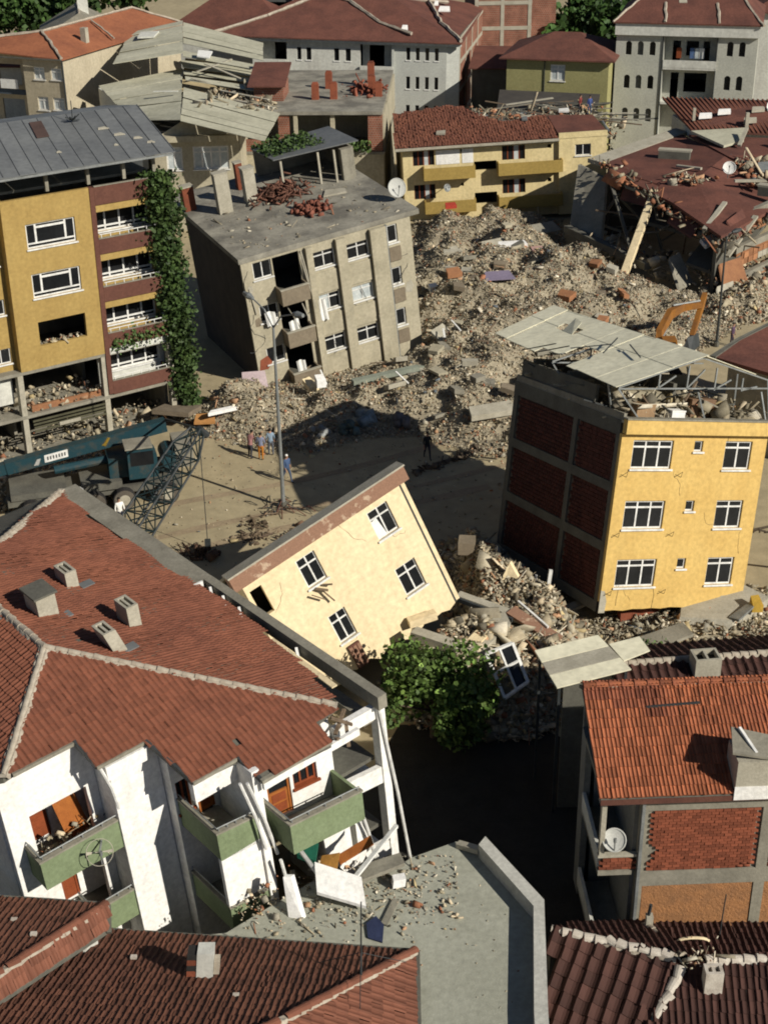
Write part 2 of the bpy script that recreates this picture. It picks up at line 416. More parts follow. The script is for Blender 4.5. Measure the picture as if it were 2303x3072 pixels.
def chunks(name, P, S, Cc, m, parent=None, flat=None, kind='stuff'):
    """irregular blocks at points P with half sizes S (n,3), colours Cc"""
    n = len(P)
    cube = np.array([(-1,-1,-1),(1,-1,-1),(1,1,-1),(-1,1,-1),(-1,-1,1),(1,-1,1),(1,1,1),(-1,1,1)], float)
    F = [(0,3,2,1),(4,5,6,7),(0,1,5,4),(1,2,6,5),(2,3,7,6),(3,0,4,7)]
    V = cube[None]*(1+rng.uniform(-.2, .12, (n, 8, 3)))*S[:, None, :]
    q = rng.normal(size=(n, 4))
    if flat is not None: q[:, 1:3] *= flat
    q /= np.linalg.norm(q, axis=1)[:, None]
    w, x, y, z = q.T
    Rm = np.stack([np.stack([1-2*(y*y+z*z), 2*(x*y-z*w), 2*(x*z+y*w)], 1), np.stack([2*(x*y+z*w), 1-2*(x*x+z*z), 2*(y*z-x*w)], 1), np.stack([2*(x*z-y*w), 2*(y*z+x*w), 1-2*(x*x+y*y)], 1)], 1)
    V = np.einsum('nij,nvj->nvi', Rm, V)+P[:, None, :]
    o = bulk(name, V.reshape(-1, 3), F, 8, n, m, parent, Cc)
    if kind: o['kind'] = kind
    return o
PAL = np.array([(.34,.29,.215),(.27,.235,.175),(.39,.345,.27),(.21,.185,.145),(.30,.275,.23),(.52,.43,.32),(.62,.56,.47),(.30,.13,.075),(.40,.24,.15),(.13,.115,.09),(.45,.36,.21),(.12,.14,.17)])
PW = np.array([.22,.14,.17,.10,.09,.08,.045,.05,.045,.03,.02,.012]); PW /= PW.sum()
def palette(n, w=None): return PAL[rng.choice(len(PAL), n, p=PW if w is None else w)]*np.array([.97,.97,.89])*rng.uniform(.85, 1.5, (n, 1))
def sizes(n, s0=.12, sg=.55, mx=.7, stick=.12):
    s = np.clip(.6*s0*np.exp(rng.normal(0, sg, n)), .02, .75*mx)
    S = np.stack([s*rng.uniform(.7, 1.6, n), s*rng.uniform(.5, 1.1, n), s*rng.uniform(.25, .8, n)], 1)
    k = rng.random(n) < stick
    S[k] *= np.array([2.6, .3, .3])
    k = rng.random(n) < .3
    S[k] *= np.array([1.25, 1.1, .3])
    k = rng.random(n) < .04
    S[k] *= np.array([1.9, 1.5, .5])
    return S

def leaves(name, P, size, m, parent=None, cols=None, kind=None):
    n = len(P); V = np.array([(-.5,-.32,0),(.15,-.42,.08),(.5,0,-.05),(.1,.42,.06),(-.5,.3,0)])
    F = [(0,1,2,3,4)]
    q = rng.normal(size=(n, 4)); q /= np.linalg.norm(q, axis=1)[:, None]; w, x, y, z = q.T
    Rm = np.stack([np.stack([1-2*(y*y+z*z), 2*(x*y-z*w), 2*(x*z+y*w)], 1), np.stack([2*(x*y+z*w), 1-2*(x*x+z*z), 2*(y*z-x*w)], 1), np.stack([2*(x*z-y*w), 2*(y*z+x*w), 1-2*(x*x+y*y)], 1)], 1)
    X = np.einsum('nij,vj->nvi', Rm, V)*(size*rng.uniform(.6, 1.4, n))[:, None, None]+P[:, None, :]
    if cols is None: cols = np.ones((n, 3))*rng.uniform(.6, 1.5, (n, 1))
    cols = np.asarray(cols)*np.ones((n, 3))
    o = bulk(name, X.reshape(-1, 3), F, 5, n, m, parent, cols)
    if kind: o['kind'] = kind
    return o
def tree(label, loc, h, r, n=2500, leaf=.3, squash=.8, group=None, trunk=.16, name='tree', tint=(1,1,1)):
    t = thing(name, label, 'tree', loc, group=group)
    b = MB(); b.tube([(0,0,-.2),(.05,.03,h*.35),(-.04,.05,h*.7)], [trunk, trunk*.75, trunk*.4], 8)
    for k in range(6):
        a = k*1.05+rnd.random(); b.tube([(0,.02,h*.3+.05*k*h*.3), (math.cos(a)*r*.35, math.sin(a)*r*.35, h*.5), (math.cos(a)*r*.7, math.sin(a)*r*.7, h*.65)], [trunk*.45, trunk*.3, trunk*.12], 6)
    b.build('trunk', bark, t)
    K = 26; d = rng.normal(size=(K, 3)); d /= np.linalg.norm(d, axis=1)[:, None]
    cen = d*np.array([r, r, r*squash])*rng.uniform(.35, .85, (K, 1))+np.array([0, 0, h-r*squash])
    cr = rng.uniform(.25, .45, K)*r
    i = rng.integers(0, K, n); e = rng.normal(size=(n, 3)); e /= np.linalg.norm(e, axis=1)[:, None]
    P = cen[i]+e*cr[i][:, None]*rng.random((n, 1))**.4
    c = rng.uniform(.6, 1.25, K)[i][:, None]*rng.uniform(.75, 1.3, (n, 1))*np.array(tint)*np.where(rng.random((n, 1)) < .05, 2.1, 1)
    leaves('crown', P, leaf, leafm, t, c)
    return t
# ------------------------------------------------------------------ ground and rubble heaps
g = MB(); g.poly([(-1500,-300,0),(1500,-300,0),(1500,2500,0),(-1500,2500,0)])
tag(g.build('ground', dirt), kind='structure')
rd = MB(); rd.poly([(34,168,.012),(80,168,.012),(90,330,.012),(40,330,.012)])
asph = mat('grey_street', (.20,.19,.16), (.15,.145,.125), sc=.2)
tag(rd.build('street', asph), kind='structure')
# street dust tracks: sheets a few mm over the ground
tr = MB()
for k, (x0, y0, x1, y1, w) in enumerate([(-13,63.5,6,72.5,.7),(-12.5,66,8,75.5,.5),(-12,70,4,78,.6)]):
    n = 14; pv = None
    for i in range(n+1):
        t = i/n; x = x0+(x1-x0)*t; y = y0+(y1-y0)*t+math.sin(t*5+k)*.4; ww = w*rnd.uniform(.7,1.2)
        c = (tr.P((x-.2*ww, y+ww*.5, .006+.004*k)), tr.P((x+.2*ww, y-ww*.5, .006+.004*k)))
        if pv: tr.f.append([pv[0], pv[1], c[1], c[0]]); tr.m.append(0)
        pv = c
yd = MB(); yd.poly([(-1,36.5,.02),(9,36.5,.02),(9,47,.02),(6,49.5,.02),(.5,49.5,.02),(-1.5,44,.02)]); tag(yd.build('alley_shade_sheet', mat('alley_shade_dark', (.03,.028,.023), (.02,.018,.015), sc=.8)), kind='structure')  # added near-black sheet, the alley's shade put into its colour
tag(tr.build('tyre_tracks', mat('pale_track_dust', (.33,.255,.16), (.26,.2,.125), sc=.5)), kind='structure')

def polydist(X, Y, poly):
    d = np.full(X.shape, 1e9); n = len(poly)
    for i in range(n):
        x1, y1 = poly[i]; x2, y2 = poly[(i+1) % n]
        t = np.clip(((X-x1)*(x2-x1)+(Y-y1)*(y2-y1))/((x2-x1)**2+(y2-y1)**2), 0, 1)
        d = np.minimum(d, np.hypot(X-x1-t*(x2-x1), Y-y1-t*(y2-y1)))
    return np.where(inpoly(X, Y, poly), d, -d)
def vnoise(X, Y, sc, seed):
    r = np.random.default_rng(seed); G = r.random((256, 256))
    x = X/sc+500; y = Y/sc+500; xi = np.floor(x).astype(int); yi = np.floor(y).astype(int); fx = x-xi; fy = y-yi
    fx = fx*fx*(3-2*fx); fy = fy*fy*(3-2*fy)
    g = lambda a, b: G[a % 256, b % 256]
    return (g(xi,yi)*(1-fx)+g(xi+1,yi)*fx)*(1-fy)+(g(xi,yi+1)*(1-fx)+g(xi+1,yi+1)*fx)*fy
def heap(name, poly, hfun, step, n, seed, s0=.13, mx=.8, lay=.18, sg=.55, w=None, slope=3.0, stick=.12):
    """a mound (structure) with pieces scattered over it (stuff)"""
    xs = [p[0] for p in poly]; ys = [p[1] for p in poly]
    gx = np.arange(min(xs), max(xs)+step, step); gy = np.arange(min(ys), max(ys)+step, step)
    X, Y = np.meshgrid(gx, gy)
    def hz(X, Y):
        d = polydist(X, Y, poly)
        e = np.clip(d/slope, 0, 1); e = e*e*(3-2*e)
        rough = (vnoise(X,Y,2.6,seed)-.5)*1.5+(vnoise(X,Y,1.2,seed+1)-.5)*1.0+(vnoise(X,Y,.6,seed+2)-.5)*.5
        return np.where(d > 0, e*(hfun(X, Y)+rough*np.clip(hfun(X,Y), .3, 1.1)), -.06)-.02
    Z = hz(X, Y)
    ny, nx = X.shape
    v = np.stack([X, Y, Z], -1).reshape(-1, 3); f = []
    inside = polydist(X, Y, poly) > -step*1.5
    for j in range(ny-1):
        for i in range(nx-1):
            if inside[j, i] or inside[j+1, i+1]: f.append((j*nx+i, j*nx+i+1, (j+1)*nx+i+1, (j+1)*nx+i))
    me = bpy.data.meshes.new('rubble_heap'); me.from_pydata(v.tolist(), [], f); me.materials.append(dust)
    o = bpy.data.objects.new('rubble_heap', me); COL.objects.link(o); o['kind'] = 'structure'
    px = rng.uniform(min(xs), max(xs), n*4); py = rng.uniform(min(ys), max(ys), n*4)
    d = polydist(px, py, poly); ok = d > -.5*rng.random(len(px))
    px, py = px[ok][:n], py[ok][:n]; m = len(px)
    S = sizes(m, s0, sg, mx, stick)
    P = np.stack([px, py, np.maximum(hz(px, py), 0)+rng.uniform(-.05, lay, m)+S.max(1)*.25], 1)
    chunks(name, P, S, palette(m, w), rub, flat=.38)
    return hz
def gauss(cx, cy, sx, sy, h): return lambda X, Y: h*np.exp(-((X-cx)/sx)**2-((Y-cy)/sy)**2)
def mainh(X, Y):
    return (.35+.65*np.clip((X-1)/5,0,1))+gauss(7,101,9,11,1.6)(X,Y)+gauss(-1,82.5,6,3,.6)(X,Y)+gauss(14,104,6,6,1.6)(X,Y)+gauss(6,86,3.5,5,1.0)(X,Y)+gauss(10,118,8,5,.6)(X,Y)+gauss(-9,83,3,3,.7)(X,Y)
HZ = heap('rubble', [(-13.6,83.5),(-11.5,80.3),(-7.2,77.6),(-4,77.2),(-1,79.2),(2,79.2),(5.5,76.3),(9,75.5),(14,82),(20,90.5),(26,97.5),(24.8,102.5),(21.5,103.8),(18.3,107),(16.2,112),(15.6,117),(16,125.5),(3.6,125.8),(0,106),(-1.2,99),(2.2,92.6),(-8,87.2)], mainh, .45, 120000, 5, s0=.047, lay=.12)
HZ2 = heap('rubble', [(-.6,51.5),(1.5,49.6),(5.6,48.2),(8.6,50.6),(9.6,54.5),(9.2,57.5),(6.6,62),(5.2,65.5),(3.2,65.5),(3.2,58.5),(3.2,55)], lambda X, Y: 1.3+gauss(4,53,3,3,1.0)(X,Y)+gauss(4.4,60.5,1.6,3,.6)(X,Y), .35, 17000, 21, s0=.085, slope=1.6, w=np.array([.2,.12,.16,.1,.08,.1,.06,.04,.06,.05,.03,0]))
HZ3 = heap('rubble', [(22.5,101.5),(23.5,97),(28,98.5),(33,104.5),(36,111),(33,111.5),(27.5,106.5),(25,103.5)], lambda X, Y: .9+gauss(26,102,4,3,.5)(X,Y), .5, 9000, 31, s0=.075, slope=2.5)
HZ4 = heap('rubble', [(-25,69.5),(-14.5,71.2),(-13,75.5),(-16,78.5),(-26,74)], lambda X, Y: .7+0*X, .5, 5500, 41, s0=.08, slope=2)
# loose rubble in front of the yellow tilted house
HZ5 = heap('rubble', [(9.0,57.2),(9.2,53.2),(13,52.2),(20,54),(21,59),(18,60.5)], lambda X, Y: .22+0*X, .4, 4200, 51, s0=.075, slope=2.2)
# pebbles and scraps strewn on the street
n = 900; x = rng.uniform(-13, 9, n); y = rng.uniform(61, 79, n)
chunks('scattered_debris', np.stack([x, y, np.full(n, .03)], 1), sizes(n, .045, .6, .22), palette(n), rub, flat=.4)

# ------------------------------------------------------------------ white house with green balconies (leaning)
WH = thing('white_house', 'white tilted house with wavy red tiled roof, four chimneys and green balconies', 'house', (-.13,38.19,8.78), 39.11, -.42, -4.56)
k_ = 2*2.69/15.43
W_, L_, h_ = 15.43, 21.8, 2.69
zA = lambda x: -x*k_
zB = lambda y: y*k_
zC = lambda x: (W_+x)*k_
AP = (-W_/2, W_/2, h_); P2 = (-W_/2, L_-W_/2, h_)
outB = [(-11.25,4.18),(-10.9,4.22),(-8.85,4.22),(-8.75,3.15),(-7.0,3.06),(-6.65,1.16),(-4.95,1.05),(-4.87,.12),(-2.2,-.05),(-2.0,.82),(-1.12,.95)]
pB = [(x, y, zB(y)) for x, y in outB] + [AP]
edgeA = [(-1.12,.95),(-.4,4.39),(-.12,7.1),(-.12,8.1),(-.12,10.8),(-.36,14.35),(-.6,17.7),(-.2,20.85),(-.04,21.8)]
pA = [(x, y, zA(x)) for x, y in edgeA] + [P2, AP]
pC = [(-11.25,4.18,zC(-11.25)),(-15.4,8.3,0.02),(-15.43,21.8,0),P2,AP]
pD = [(0,21.8,0),(-15.43,21.8,0),P2]
lo = lambda P, d=.06: [(x, y, z-d) for x, y, z in P]
rf = MB()
for P in (pA, pB, pC, pD): rf.prism(lo(P, .03), (0,0,-.14))
roof = rf.build('roof', concd, WH)
tm = tile_mesh(.19, .3, tile, amp=.03)
def sag(ms):
    for m_ in ms:
        x, y, z = m_.translation
        m_.translation.z += .05*math.sin(x*1.3+y*.9)+.035*math.sin(y*2.3-x*.7)
    return ms
ms = lay(pB, (-11,0,0), (0,0,0), .19, .3, miss=.0003, jit=.007, yawj=.5)
ms += sag(lay(pA, (0,0,0), (0,21,0), .19, .3, miss=.0004, yawj=.7, jit=.01))
ms += lay(pC, (-15.43,21,0), (-15.43,0,0), .19, .3)
pieces(WH, roof, 'roof_tile', ms, tm)
ridge(WH, roof, (AP[0],AP[1],h_), (-1.12,.95,zB(.95)), mortar, bed=mortar, step=.42, r=.10)
ridge(WH, roof, AP, (-11.25,4.18,zB(4.18)), mortar, bed=mortar, step=.42, r=.10, bw=.42)
ridge(WH, roof, AP, P2, mortar, bed=mortar, step=.42, r=.1)
ridge(WH, roof, P2, (-.05,21.75,.03), mortar, bed=mortar, step=.42, r=.1, bw=.4)
# gutter and parapet along the street side
pp = MB(); pp.box(.24,.60,.55,11.0,-.42,.12); pp.box(-.34,.60,11.0,21.7,-.5,.10); pp.box(-.2,.239,.9,11.0,-1.05,-.75)
pp.build('parapet', conc, WH)
box('parapet_end', white, WH, -.32, .14, 10.9, 10.99, -.8, .12)
bb = MB(); bb.bar((-.30,2.2,.0), (-.2,6.0,.0), .22, .05); bb.build('loose_cream_board', cream, WH)
for (x, y, s) in ((-.02,9.3,.26),(-.05,8.2,.3),(-.1,4.6,.3),(.0,10.2,.22)):
    MB().prism([(x,y,-.2),(x+.12,y+.3,-.25),(x+.05,y+.15,.18*s/.26)], (.08,-.05,0)).build('gutter_fragment', white, WH)
# chimneys
def chimney(parent, x, y, z, sx, sy, h, m=concp, lean=(0,0), cap=None, name='chimney', flue=True):
    ex, ey = lean
    b = MB(lambda u, d, w: (x+u+ex*w, y+d+ey*w, z+w))
    t = .09; b.box(-sx/2,sx/2,-sy/2,sy/2,-.5,h-.25)
    b.box(-sx/2,-sx/2+t,-sy/2,sy/2,h-.25,h).box(sx/2-t,sx/2,-sy/2,sy/2,h-.25,h).box(-sx/2+t,sx/2-t,-sy/2,-sy/2+t,h-.25,h).box(-sx/2+t,sx/2-t,sy/2-t,sy/2,h-.25,h)
    b.box(-t/2,t/2,-sy/2+t,sy/2-t,h-.25,h-.03)
    o = b.build(name, m, parent)
    f = MB(b.T); f.box(-sx/2+t,sx/2-t,-sy/2+t,sy/2-t,h-.249,h-.235); f.build('flue', dark, o)
    if cap:
        c = MB(b.T); c.box(-sx/2-.08,sx/2+.08,-sy/2-.08,sy/2+.08,h+.01,h+.09); c.build('cap', cap, o)
    # flashing
    return o
chimney(WH, -6.5, 10.25, 2.15, .72, .95, 1.0, concp, cap=concd)
chimney(WH, -4.5, 12.45, 1.5, .46, .85, .72, concp)
chimney(WH, -4.2, 8.55, 1.4, .46, .85, 1.0, concp)
chimney(WH, -5.55, 7.05, 1.85, .46, .8, .95, concp, lean=(-.28,.1))
for x, y in ((-4.0,12.0),(-6.0,9.7),(-5.2,6.75),(-8.2,10.5)):
    box('flashing', sheetg, WH, x-.25, x+.25, y-.2, y+.2, zA(max(x,-7.6))+.07, zA(max(x,-7.6))+.11)
# walls: local x right along the front, y into the house, z = 0 at the eaves
sh = lambda x0, s=.117: (lambda u, d, w: (u, d, w-s*(u-x0)))
wl = MB()
wl.T = TF(4.3); wl.wall(-11.55,-8.36,-9,1.38,[(-10.75,-8.75,-2.55,-.45),(-10.3,-8.75,-5.55,-3.2)],t=.25)
wl.T = TL(-8.35); wl.wall(3.25,4.6,-9,1.15,t=.2)
wl.T = TF(3.22); wl.wall(-8.34,-6.62,-9,.95,t=.3)
wl.T = TR(-6.62); wl.wall(3.25,5.2,-9,.9,[(3.6,4.6,-2.0,-.75)],t=.25)
wl.T = TF(2.7); wl.wall(-6.6,-4.8,-9,.75,[(-5.8,-5.2,-2.75,-.75),(-6.48,-5.98,-2.0,-.75)],t=.2)
wl.T = TF(.42); wl.wall(-6.5,-4.98,-4.55,-2.52,t=.18)
wl.T = TF(1.2); wl.wall(-6.6,-5.0,-.55,.33,t=.25)
wl.T = lambda u, d, w: (u, .95+d, w-.117*(u+4.7)); wl.wall(-4.72,-1.55,-3.0,.35,[(-4.2,-3.3,-2.6,-.75),(-3.18,-2.22,-1.75,-1.05)],t=.2)
wl.T = ident
wl.box(-6.6,-6.45,2.9,3.7,-9,.8); wl.box(-5.02,-4.74,.3,2.6,-6.2,.25); wl.box(-1.62,-1.4,1.2,4.5,-9,.2); wl.box(-11.6,-11.3,4.56,20,-9,1.2)
wl.box(-11.5,.7,21.2,21.5,-9,0); wl.box(.35,.6,4.5,21.2,-9,-1.06)
wall = wl.build('wall', white, WH)
fl = MB()
for z in (-2.75,-5.75,-8.75): fl.box(-11.3,-8.4,4.56,20,z-.15,z); fl.box(-8.3,-1.6,3.6,20,z-.15,z); fl.box(-1.4,.3,1.2,20,z-.15,z)
fl.box(-11.3,-.1,12,12.2,-9,-.2); fl.build('floor_slab', concd, WH)
# eave fascias with broken plaster
for (x0, x1, y, z0, z1) in ((-8.5,-7.0,2.98,.42,.93),(-4.8,-1.0,.02,-.42,-.16)):
    box('fascia', white, WH, x0, x1, y, y+.14, z0, z1)
for (x0, y0, x1, y1) in ((-8.82,4.25,-8.72,3.1),(-7.0,3.1,-6.62,1.15),(-4.98,1.08,-4.84,.1)):
    MB().bar((x0,y0,zB(y0)-.02), (x1,y1,zB(y1)-.02), .1, .16).build('gutter', steeld, WH)
for (x0, x1, y) in ((-10.95,-8.85,4.18),(-8.75,-7.0,3.08),(-6.65,-4.95,1.1),(-4.87,-2.15,.03)):
    MB().bar((x0,y,zB(y)-.03), (x1,y,zB(y)-.03), .16, .12).build('eave_edge', conc, WH)
# corner frame (open balconies at the right end)
cf = MB(); cf.box(.3,.62,.75,1.15,-9,-.3)
cf.box(-1.4,.3,.85,1.1,-.95,-.45)
cf.T = lambda u, d, w: (u, d, w-.117*(u+1))
cf.box(-1.4,.3,.8,1.0,-3.55,-2.85); cf.box(-1.0,.32,.8,1.0,-6.85,-6.2)
cf.box(-1.39,.3,1.0,2.4,-3.52,-3.36); cf.box(-1.0,.3,1.0,2.4,-6.82,-6.66)
cf.build('corner_frame', white, WH)
for p, q in (((.35,.7,-.5),(1.05,.6,-8.3)),((-1.5,.2,-3.0),(-.55,.3,-6.6)),((-1.35,.1,-3.0),(-.75,.25,-6.4)),((-1.2,.5,-6.4),(-2.6,-.4,-7.6)),((-5.3,.15,.1),(-4.6,.2,-3.3)),((-5.5,.25,.15),(-5.0,.15,-2.8)),((-8.65,3.05,1.0),(-8.35,3.0,-.8)),((-4.75,-.2,-3.2),(-4.55,-.1,-5.8))):
    MB().tube([p, ((p[0]+q[0])/2+.06, (p[1]+q[1])/2, (p[2]+q[2])/2), q], .055, 6).build('hanging_pipe', frame, WH)
for p, q in (((-1.5,0,-.6),(-1.1,.6,-.1)),((-1.7,.4,-.2),(-.9,.9,.1)),((-1.9,.1,-.1),(-1.2,.2,-.5)),((-1.6,.7,.25),(-1.0,.4,-.2)),((-8.6,3.7,1.1),(-8.3,3.1,.7))):
    MB().bar(p, q, .12, .07).build('broken_eave_timber', oldwood, WH)
# green balconies
def balcony(x0, x1, yf, yb, zt, zb, shear, left=True, right=True, rail=True):
    T = sh(x0, shear)
    b = MB(T); b.box(x0,x1,yf,yf+.12,zb,zt)
    if left: b.box(x0,x0+.12,yf+.12,yb,zb,zt)
    if right: b.box(x1-.12,x1,yf+.12,yb,zb,zt)
    o = b.build('balcony', green, WH)
    sub('balcony_floor', concp, o, x0+.121, x1-.121, yf+.121, yb, zb+.02, zb+.16, T)
    c = MB(T); c.box(x0-.03,x1+.03,yf-.03,yf+.15,zt+.002,zt+.07)
    if left: c.box(x0-.03,x0+.15,yf+.15,yb,zt+.002,zt+.07)
    c.build('coping', conc, o)
    if rail:
        q = MB(T); q.tube([(x0+.05,yf+.06,zt+.2),(x1-.05,yf+.06,zt+.2)], .025, 6)
        for i in range(5): q.box(x0+.1+i*(x1-x0-.25)/4, x0+.14+i*(x1-x0-.25)/4, yf+.04, yf+.08, zt+.07, zt+.2)
        if left: q.tube([(x0+.06,yf+.06,zt+.2),(x0+.06,yb,zt+.2)], .025, 6)
        q.build('rail', steel, o)
    return o
balcony(-11.12,-8.05,3.3,4.3,-1.5,-2.6,0,right=True)
balcony(-9.9,-7.9,3.3,4.3,-4.5,-5.6,0)
balcony(-6.5,-4.98,.42,2.7,-1.42,-2.5,.117,right=False)
balcony(-6.5,-4.98,.40,2.7,-4.56,-5.6,.117,right=False)
balcony(-4.46,-1.6,-.6,.95,-1.72,-2.9,.117,right=True)
def door(T, x0, x1, z0, z1, m, d=.06, open_=0):
    f = MB(T); f.box(x0,x0+.07,d,d+.1,z0,z1).box(x1-.07,x1,d,d+.1,z0,z1).box(x0+.07,x1-.07,d,d+.1,z1-.07,z1)
    o = f.build('door', m, WH)
    sub('door_panel', m, o, x0+.08, x1-.08, d+.03, d+.08, z0, z0+(z1-z0)*.55, T)
    sub('pane', glass, o, x0+.08, x1-.08, d+.04, d+.06, z0+(z1-z0)*.57, z1-.08, T)
    for i in range(2): sub('moulding', redwood, o, x0+.16, x1-.16, d+.015, d+.03, z0+.15+i*.42, z0+.48+i*.42, T)
    return o
TS4 = lambda u, d, w: (u, .95+d, w-.117*(u+4.7))
door(TS4, -4.18, -3.32, -2.6, -.78, wood)
window(WH, TS4, -3.16, -2.24, -1.73, -1.07, 3, 0, redwood, glass, True)
door(TF(2.62), -5.8, -5.2, -2.4, -.75, wood)
window(WH, TF(2.7), -6.48, -5.98, -2.0, -.75, 2, 0, redwood, glass, True)
# left balcony room: back wall, broken red door, cabinet, rubble
bw_ = MB(TF(5.5)); bw_.wall(-11.3,-8.4,-9,1.2,[(-10.6,-9.75,-2.5,-.6),(-10.2,-9.3,-5.5,-3.4)],t=.2); bw_.build('wall', white, WH)
door(TF(5.42), -10.55, -9.8, -2.58, -.62, redwood)
MB().prism([(-9.6,4.6,-2.45),(-8.75,4.75,-2.4),(-8.95,5.0,-.75),(-9.75,5.0,-.8)], (0,.06,0)).build('fallen_door', wood, WH)
door(TF(5.42), -10.15, -9.35, -5.55, -3.45, redwood)
P = np.stack([rng.uniform(-10.8,-8.3,160), rng.uniform(3.5,4.6,160), rng.uniform(-2.5,-1.75,160)], 1)
chunks('balcony_debris', P, sizes(160,.09,.5,.35,.35), palette(160), rub, WH)
# collapsed corner room below the right balcony
MB(TS4).prism([(-2.7,-.55,-3.3),(-.95,-.5,-3.0),(-.75,-.5,-5.2),(-1.7,-.6,-6.2),(-2.65,-.6,-4.6)], (0,.16,0)).build('hanging_wall_panel', white, WH)
box('vent_slot', concd, WH, -1.55, -1.35, -.58, -.52, -4.9, -3.9, TS4)
P = np.stack([rng.uniform(-4.6,-1.2,240), rng.uniform(-.6,.9,240), rng.uniform(-7.3,-5.7,240)], 1)
chunks('room_debris', P, sizes(240,.1,.6,.45,.3), palette(240, np.array([.12,.1,.1,.06,.08,.12,.14,.12,.1,.03,.02,.01])), rub, WH)

def crack(parent, T, x, z, L, ang, m=None, r=.012):
    pts = [(x, -.006, z)]
    for i in range(8):
        ang += rnd.gauss(0, .45); x += L/8*math.cos(ang); z += L/8*math.sin(ang); pts.append((x, -.006, z))
    MB(T).tube(pts, [r*rnd.uniform(.5, 1.3) for _ in pts], 4).build('crack', m or steeld, parent)
# ------------------------------------------------------------------ toppled cream house
CH = thing('toppled_cream_house', 'cream house tipped on its side with four cross windows and peeling brown eave band', 'house', (3.12,54.46,3.04), 26.97, -12.58, -19.65)
wn_ = [(-1.88,-.81,4.62,6.02),(-5.62,-4.66,4.58,5.98),(-8.05,-7.35,4.65,5.98),(-1.88,-.81,1.62,3.04),(-5.5,-4.62,1.55,2.97)]
b = MB()
b.wall(-8.1,0,.55,6.4,wn_,t=.22)
prevx = -8.1; zz = .2
# ragged lower edge
xs = np.linspace(-8.1, 0, 22); zs = [rnd.uniform(-.25,.3) for _ in xs]; zs[-1] = 0
for i in range(21): b.prism([(xs[i],0,zs[i]),(xs[i+1],0,zs[i+1]),(xs[i+1],0,.55),(xs[i],0,.55)], (0,.22,0))
b.T = ident
for x_ in (-8.1, -.22): b.prism([(x_,.22,0),(x_,8,0),(x_,8,2.9),(x_,.22,6.4)], (.22,0,0))
b.T = TB(8.2); b.wall(-8.1,0,0,2.85,t=.2)
b.build('wall', cream, CH)
fl = MB(); fl.box(-7.85,-.25,.23,6.4,3.2,3.4); fl.box(-7.85,-.25,.23,7.9,.1,.3); fl.box(-7.8,-.3,3.0,3.1,3.41,4.8); fl.build('floor_slab', concd, CH)
box('eave_band', brownband, CH, -8.5, .45, -.32, .3, 6.42, 7.08)
MB().prism([(-8.5,.301,6.95),(.45,.301,6.95),(.45,8.4,3.2),(-8.5,8.4,3.2)], (0,0,.12)).build('roof_slab', conc, CH)
box('roof_edge', concp, CH, -8.54, .49, -.39, .32, 7.083, 7.16)
for w in [q for i_, q in enumerate(wn_) if i_ != 2]:
    window(CH, TF(0), *w, 2, .42, frame, glass, True)
box('downpipe', steeld, CH, .02, .1, .02, .1, 0, 6.4)
box('corner_trim', cream, CH, .01, .32, .12, .35, .0, 6.4)
sh_ = box('hanging_shutter', brown, CH, -5.36, -4.78, -.14, -.06, .1, 1.28)
for i in range(3): sub('slat', brownband, sh_, -5.33+i*.2, -5.19+i*.2, -.16, -.141, .16, 1.2)
for p, q, w in (((-5.7,-.3,4.4),(-5.3,-.25,3.9),.1),((-5.4,-.15,4.5),(-5.0,-.35,4.2),.14),((-5.2,-.2,4.3),(-4.95,-.3,3.6),.09),((-5.05,-.1,4.45),(-4.7,-.3,4.3),.08)):
    MB().bar(p, q, w, .05).build('broken_awning_piece', oldwood, CH)
MB().prism([(-1.86,.09,4.7),(-1.4,.09,4.7),(-1.55,.09,5.6),(-1.86,.09,5.5)], (0,-.02,0)).build('torn_curtain', cloth, CH)

# ------------------------------------------------------------------ yellow house with brick side wall
YH = thing('yellow_leaning_house', 'bright yellow leaning house with bare brick side wall and torn metal roof', 'house', (9.81,56.02,1.51), 22.67, -10.23, 10.93, .95)
rows = [0, -2.98, -5.92]
hol = []
for dz in rows: hol += [(.68,2.96,7.1+dz,8.5+dz),(4.15,4.66,7.97+dz,8.5+dz),(5.97,7.57,7.08+dz,8.5+dz)]
b = MB(TF()); b.wall(0,8.42,.45,8.78,hol,t=.22)
xs = np.linspace(.3, 8.42, 16); zs = [0,.02,-.03,.04,.02,.05,0,.06,.03,-.02,.1,.25,.42,.3,.4,.35]
for i in range(15): b.prism([(xs[i],0,zs[i]),(xs[i+1],0,zs[i+1]),(xs[i+1],0,.45),(xs[i],0,.45)], (0,.22,0))
b.T = ident; b.prism([(.5,11,-.1),(8.3,9.2,-.1),(8.3,9.0,-.1),(.5,10.8,-.1)], (0,0,8.8)); b.T = TR(8.42); b.wall(.22,9.1,-.1,8.75,t=.25)
b.T = ident; b.box(-.02,8.6,-.36,-.001,8.84,9.52)
b.build('wall', yellow, YH)
box('parapet_coping', conc, YH, -.06, 8.64, -.4, .06, 9.523, 9.6)
MB(TF()).prism([(-.02,-.02,-.1),(.32,-.02,-.1),(.36,-.02,.5),(.2,-.02,1.0),(-.02,-.02,1.05)], (0,.05,0)).build('broken_plaster', concp, YH)
for (x0, x1, z0, z1) in ((6.6,8.3,.1,.6),(5.6,6.7,-.05,.25)):
    MB(TF()).prism([(x0,-.03,z0),(x1,-.03,z0),(x1+.1,-.03,z1),(x0+.5,-.03,z1-.05)], (0,.05,0)).build('broken_plaster', concp, YH)
fr = MB()
fr.box(0,.5,.23,.55,-.1,8.7); fr.box(0,.3,4.15,4.55,-.1,8.7); fr.box(0,.5,10.5,10.95,-.1,8.7)
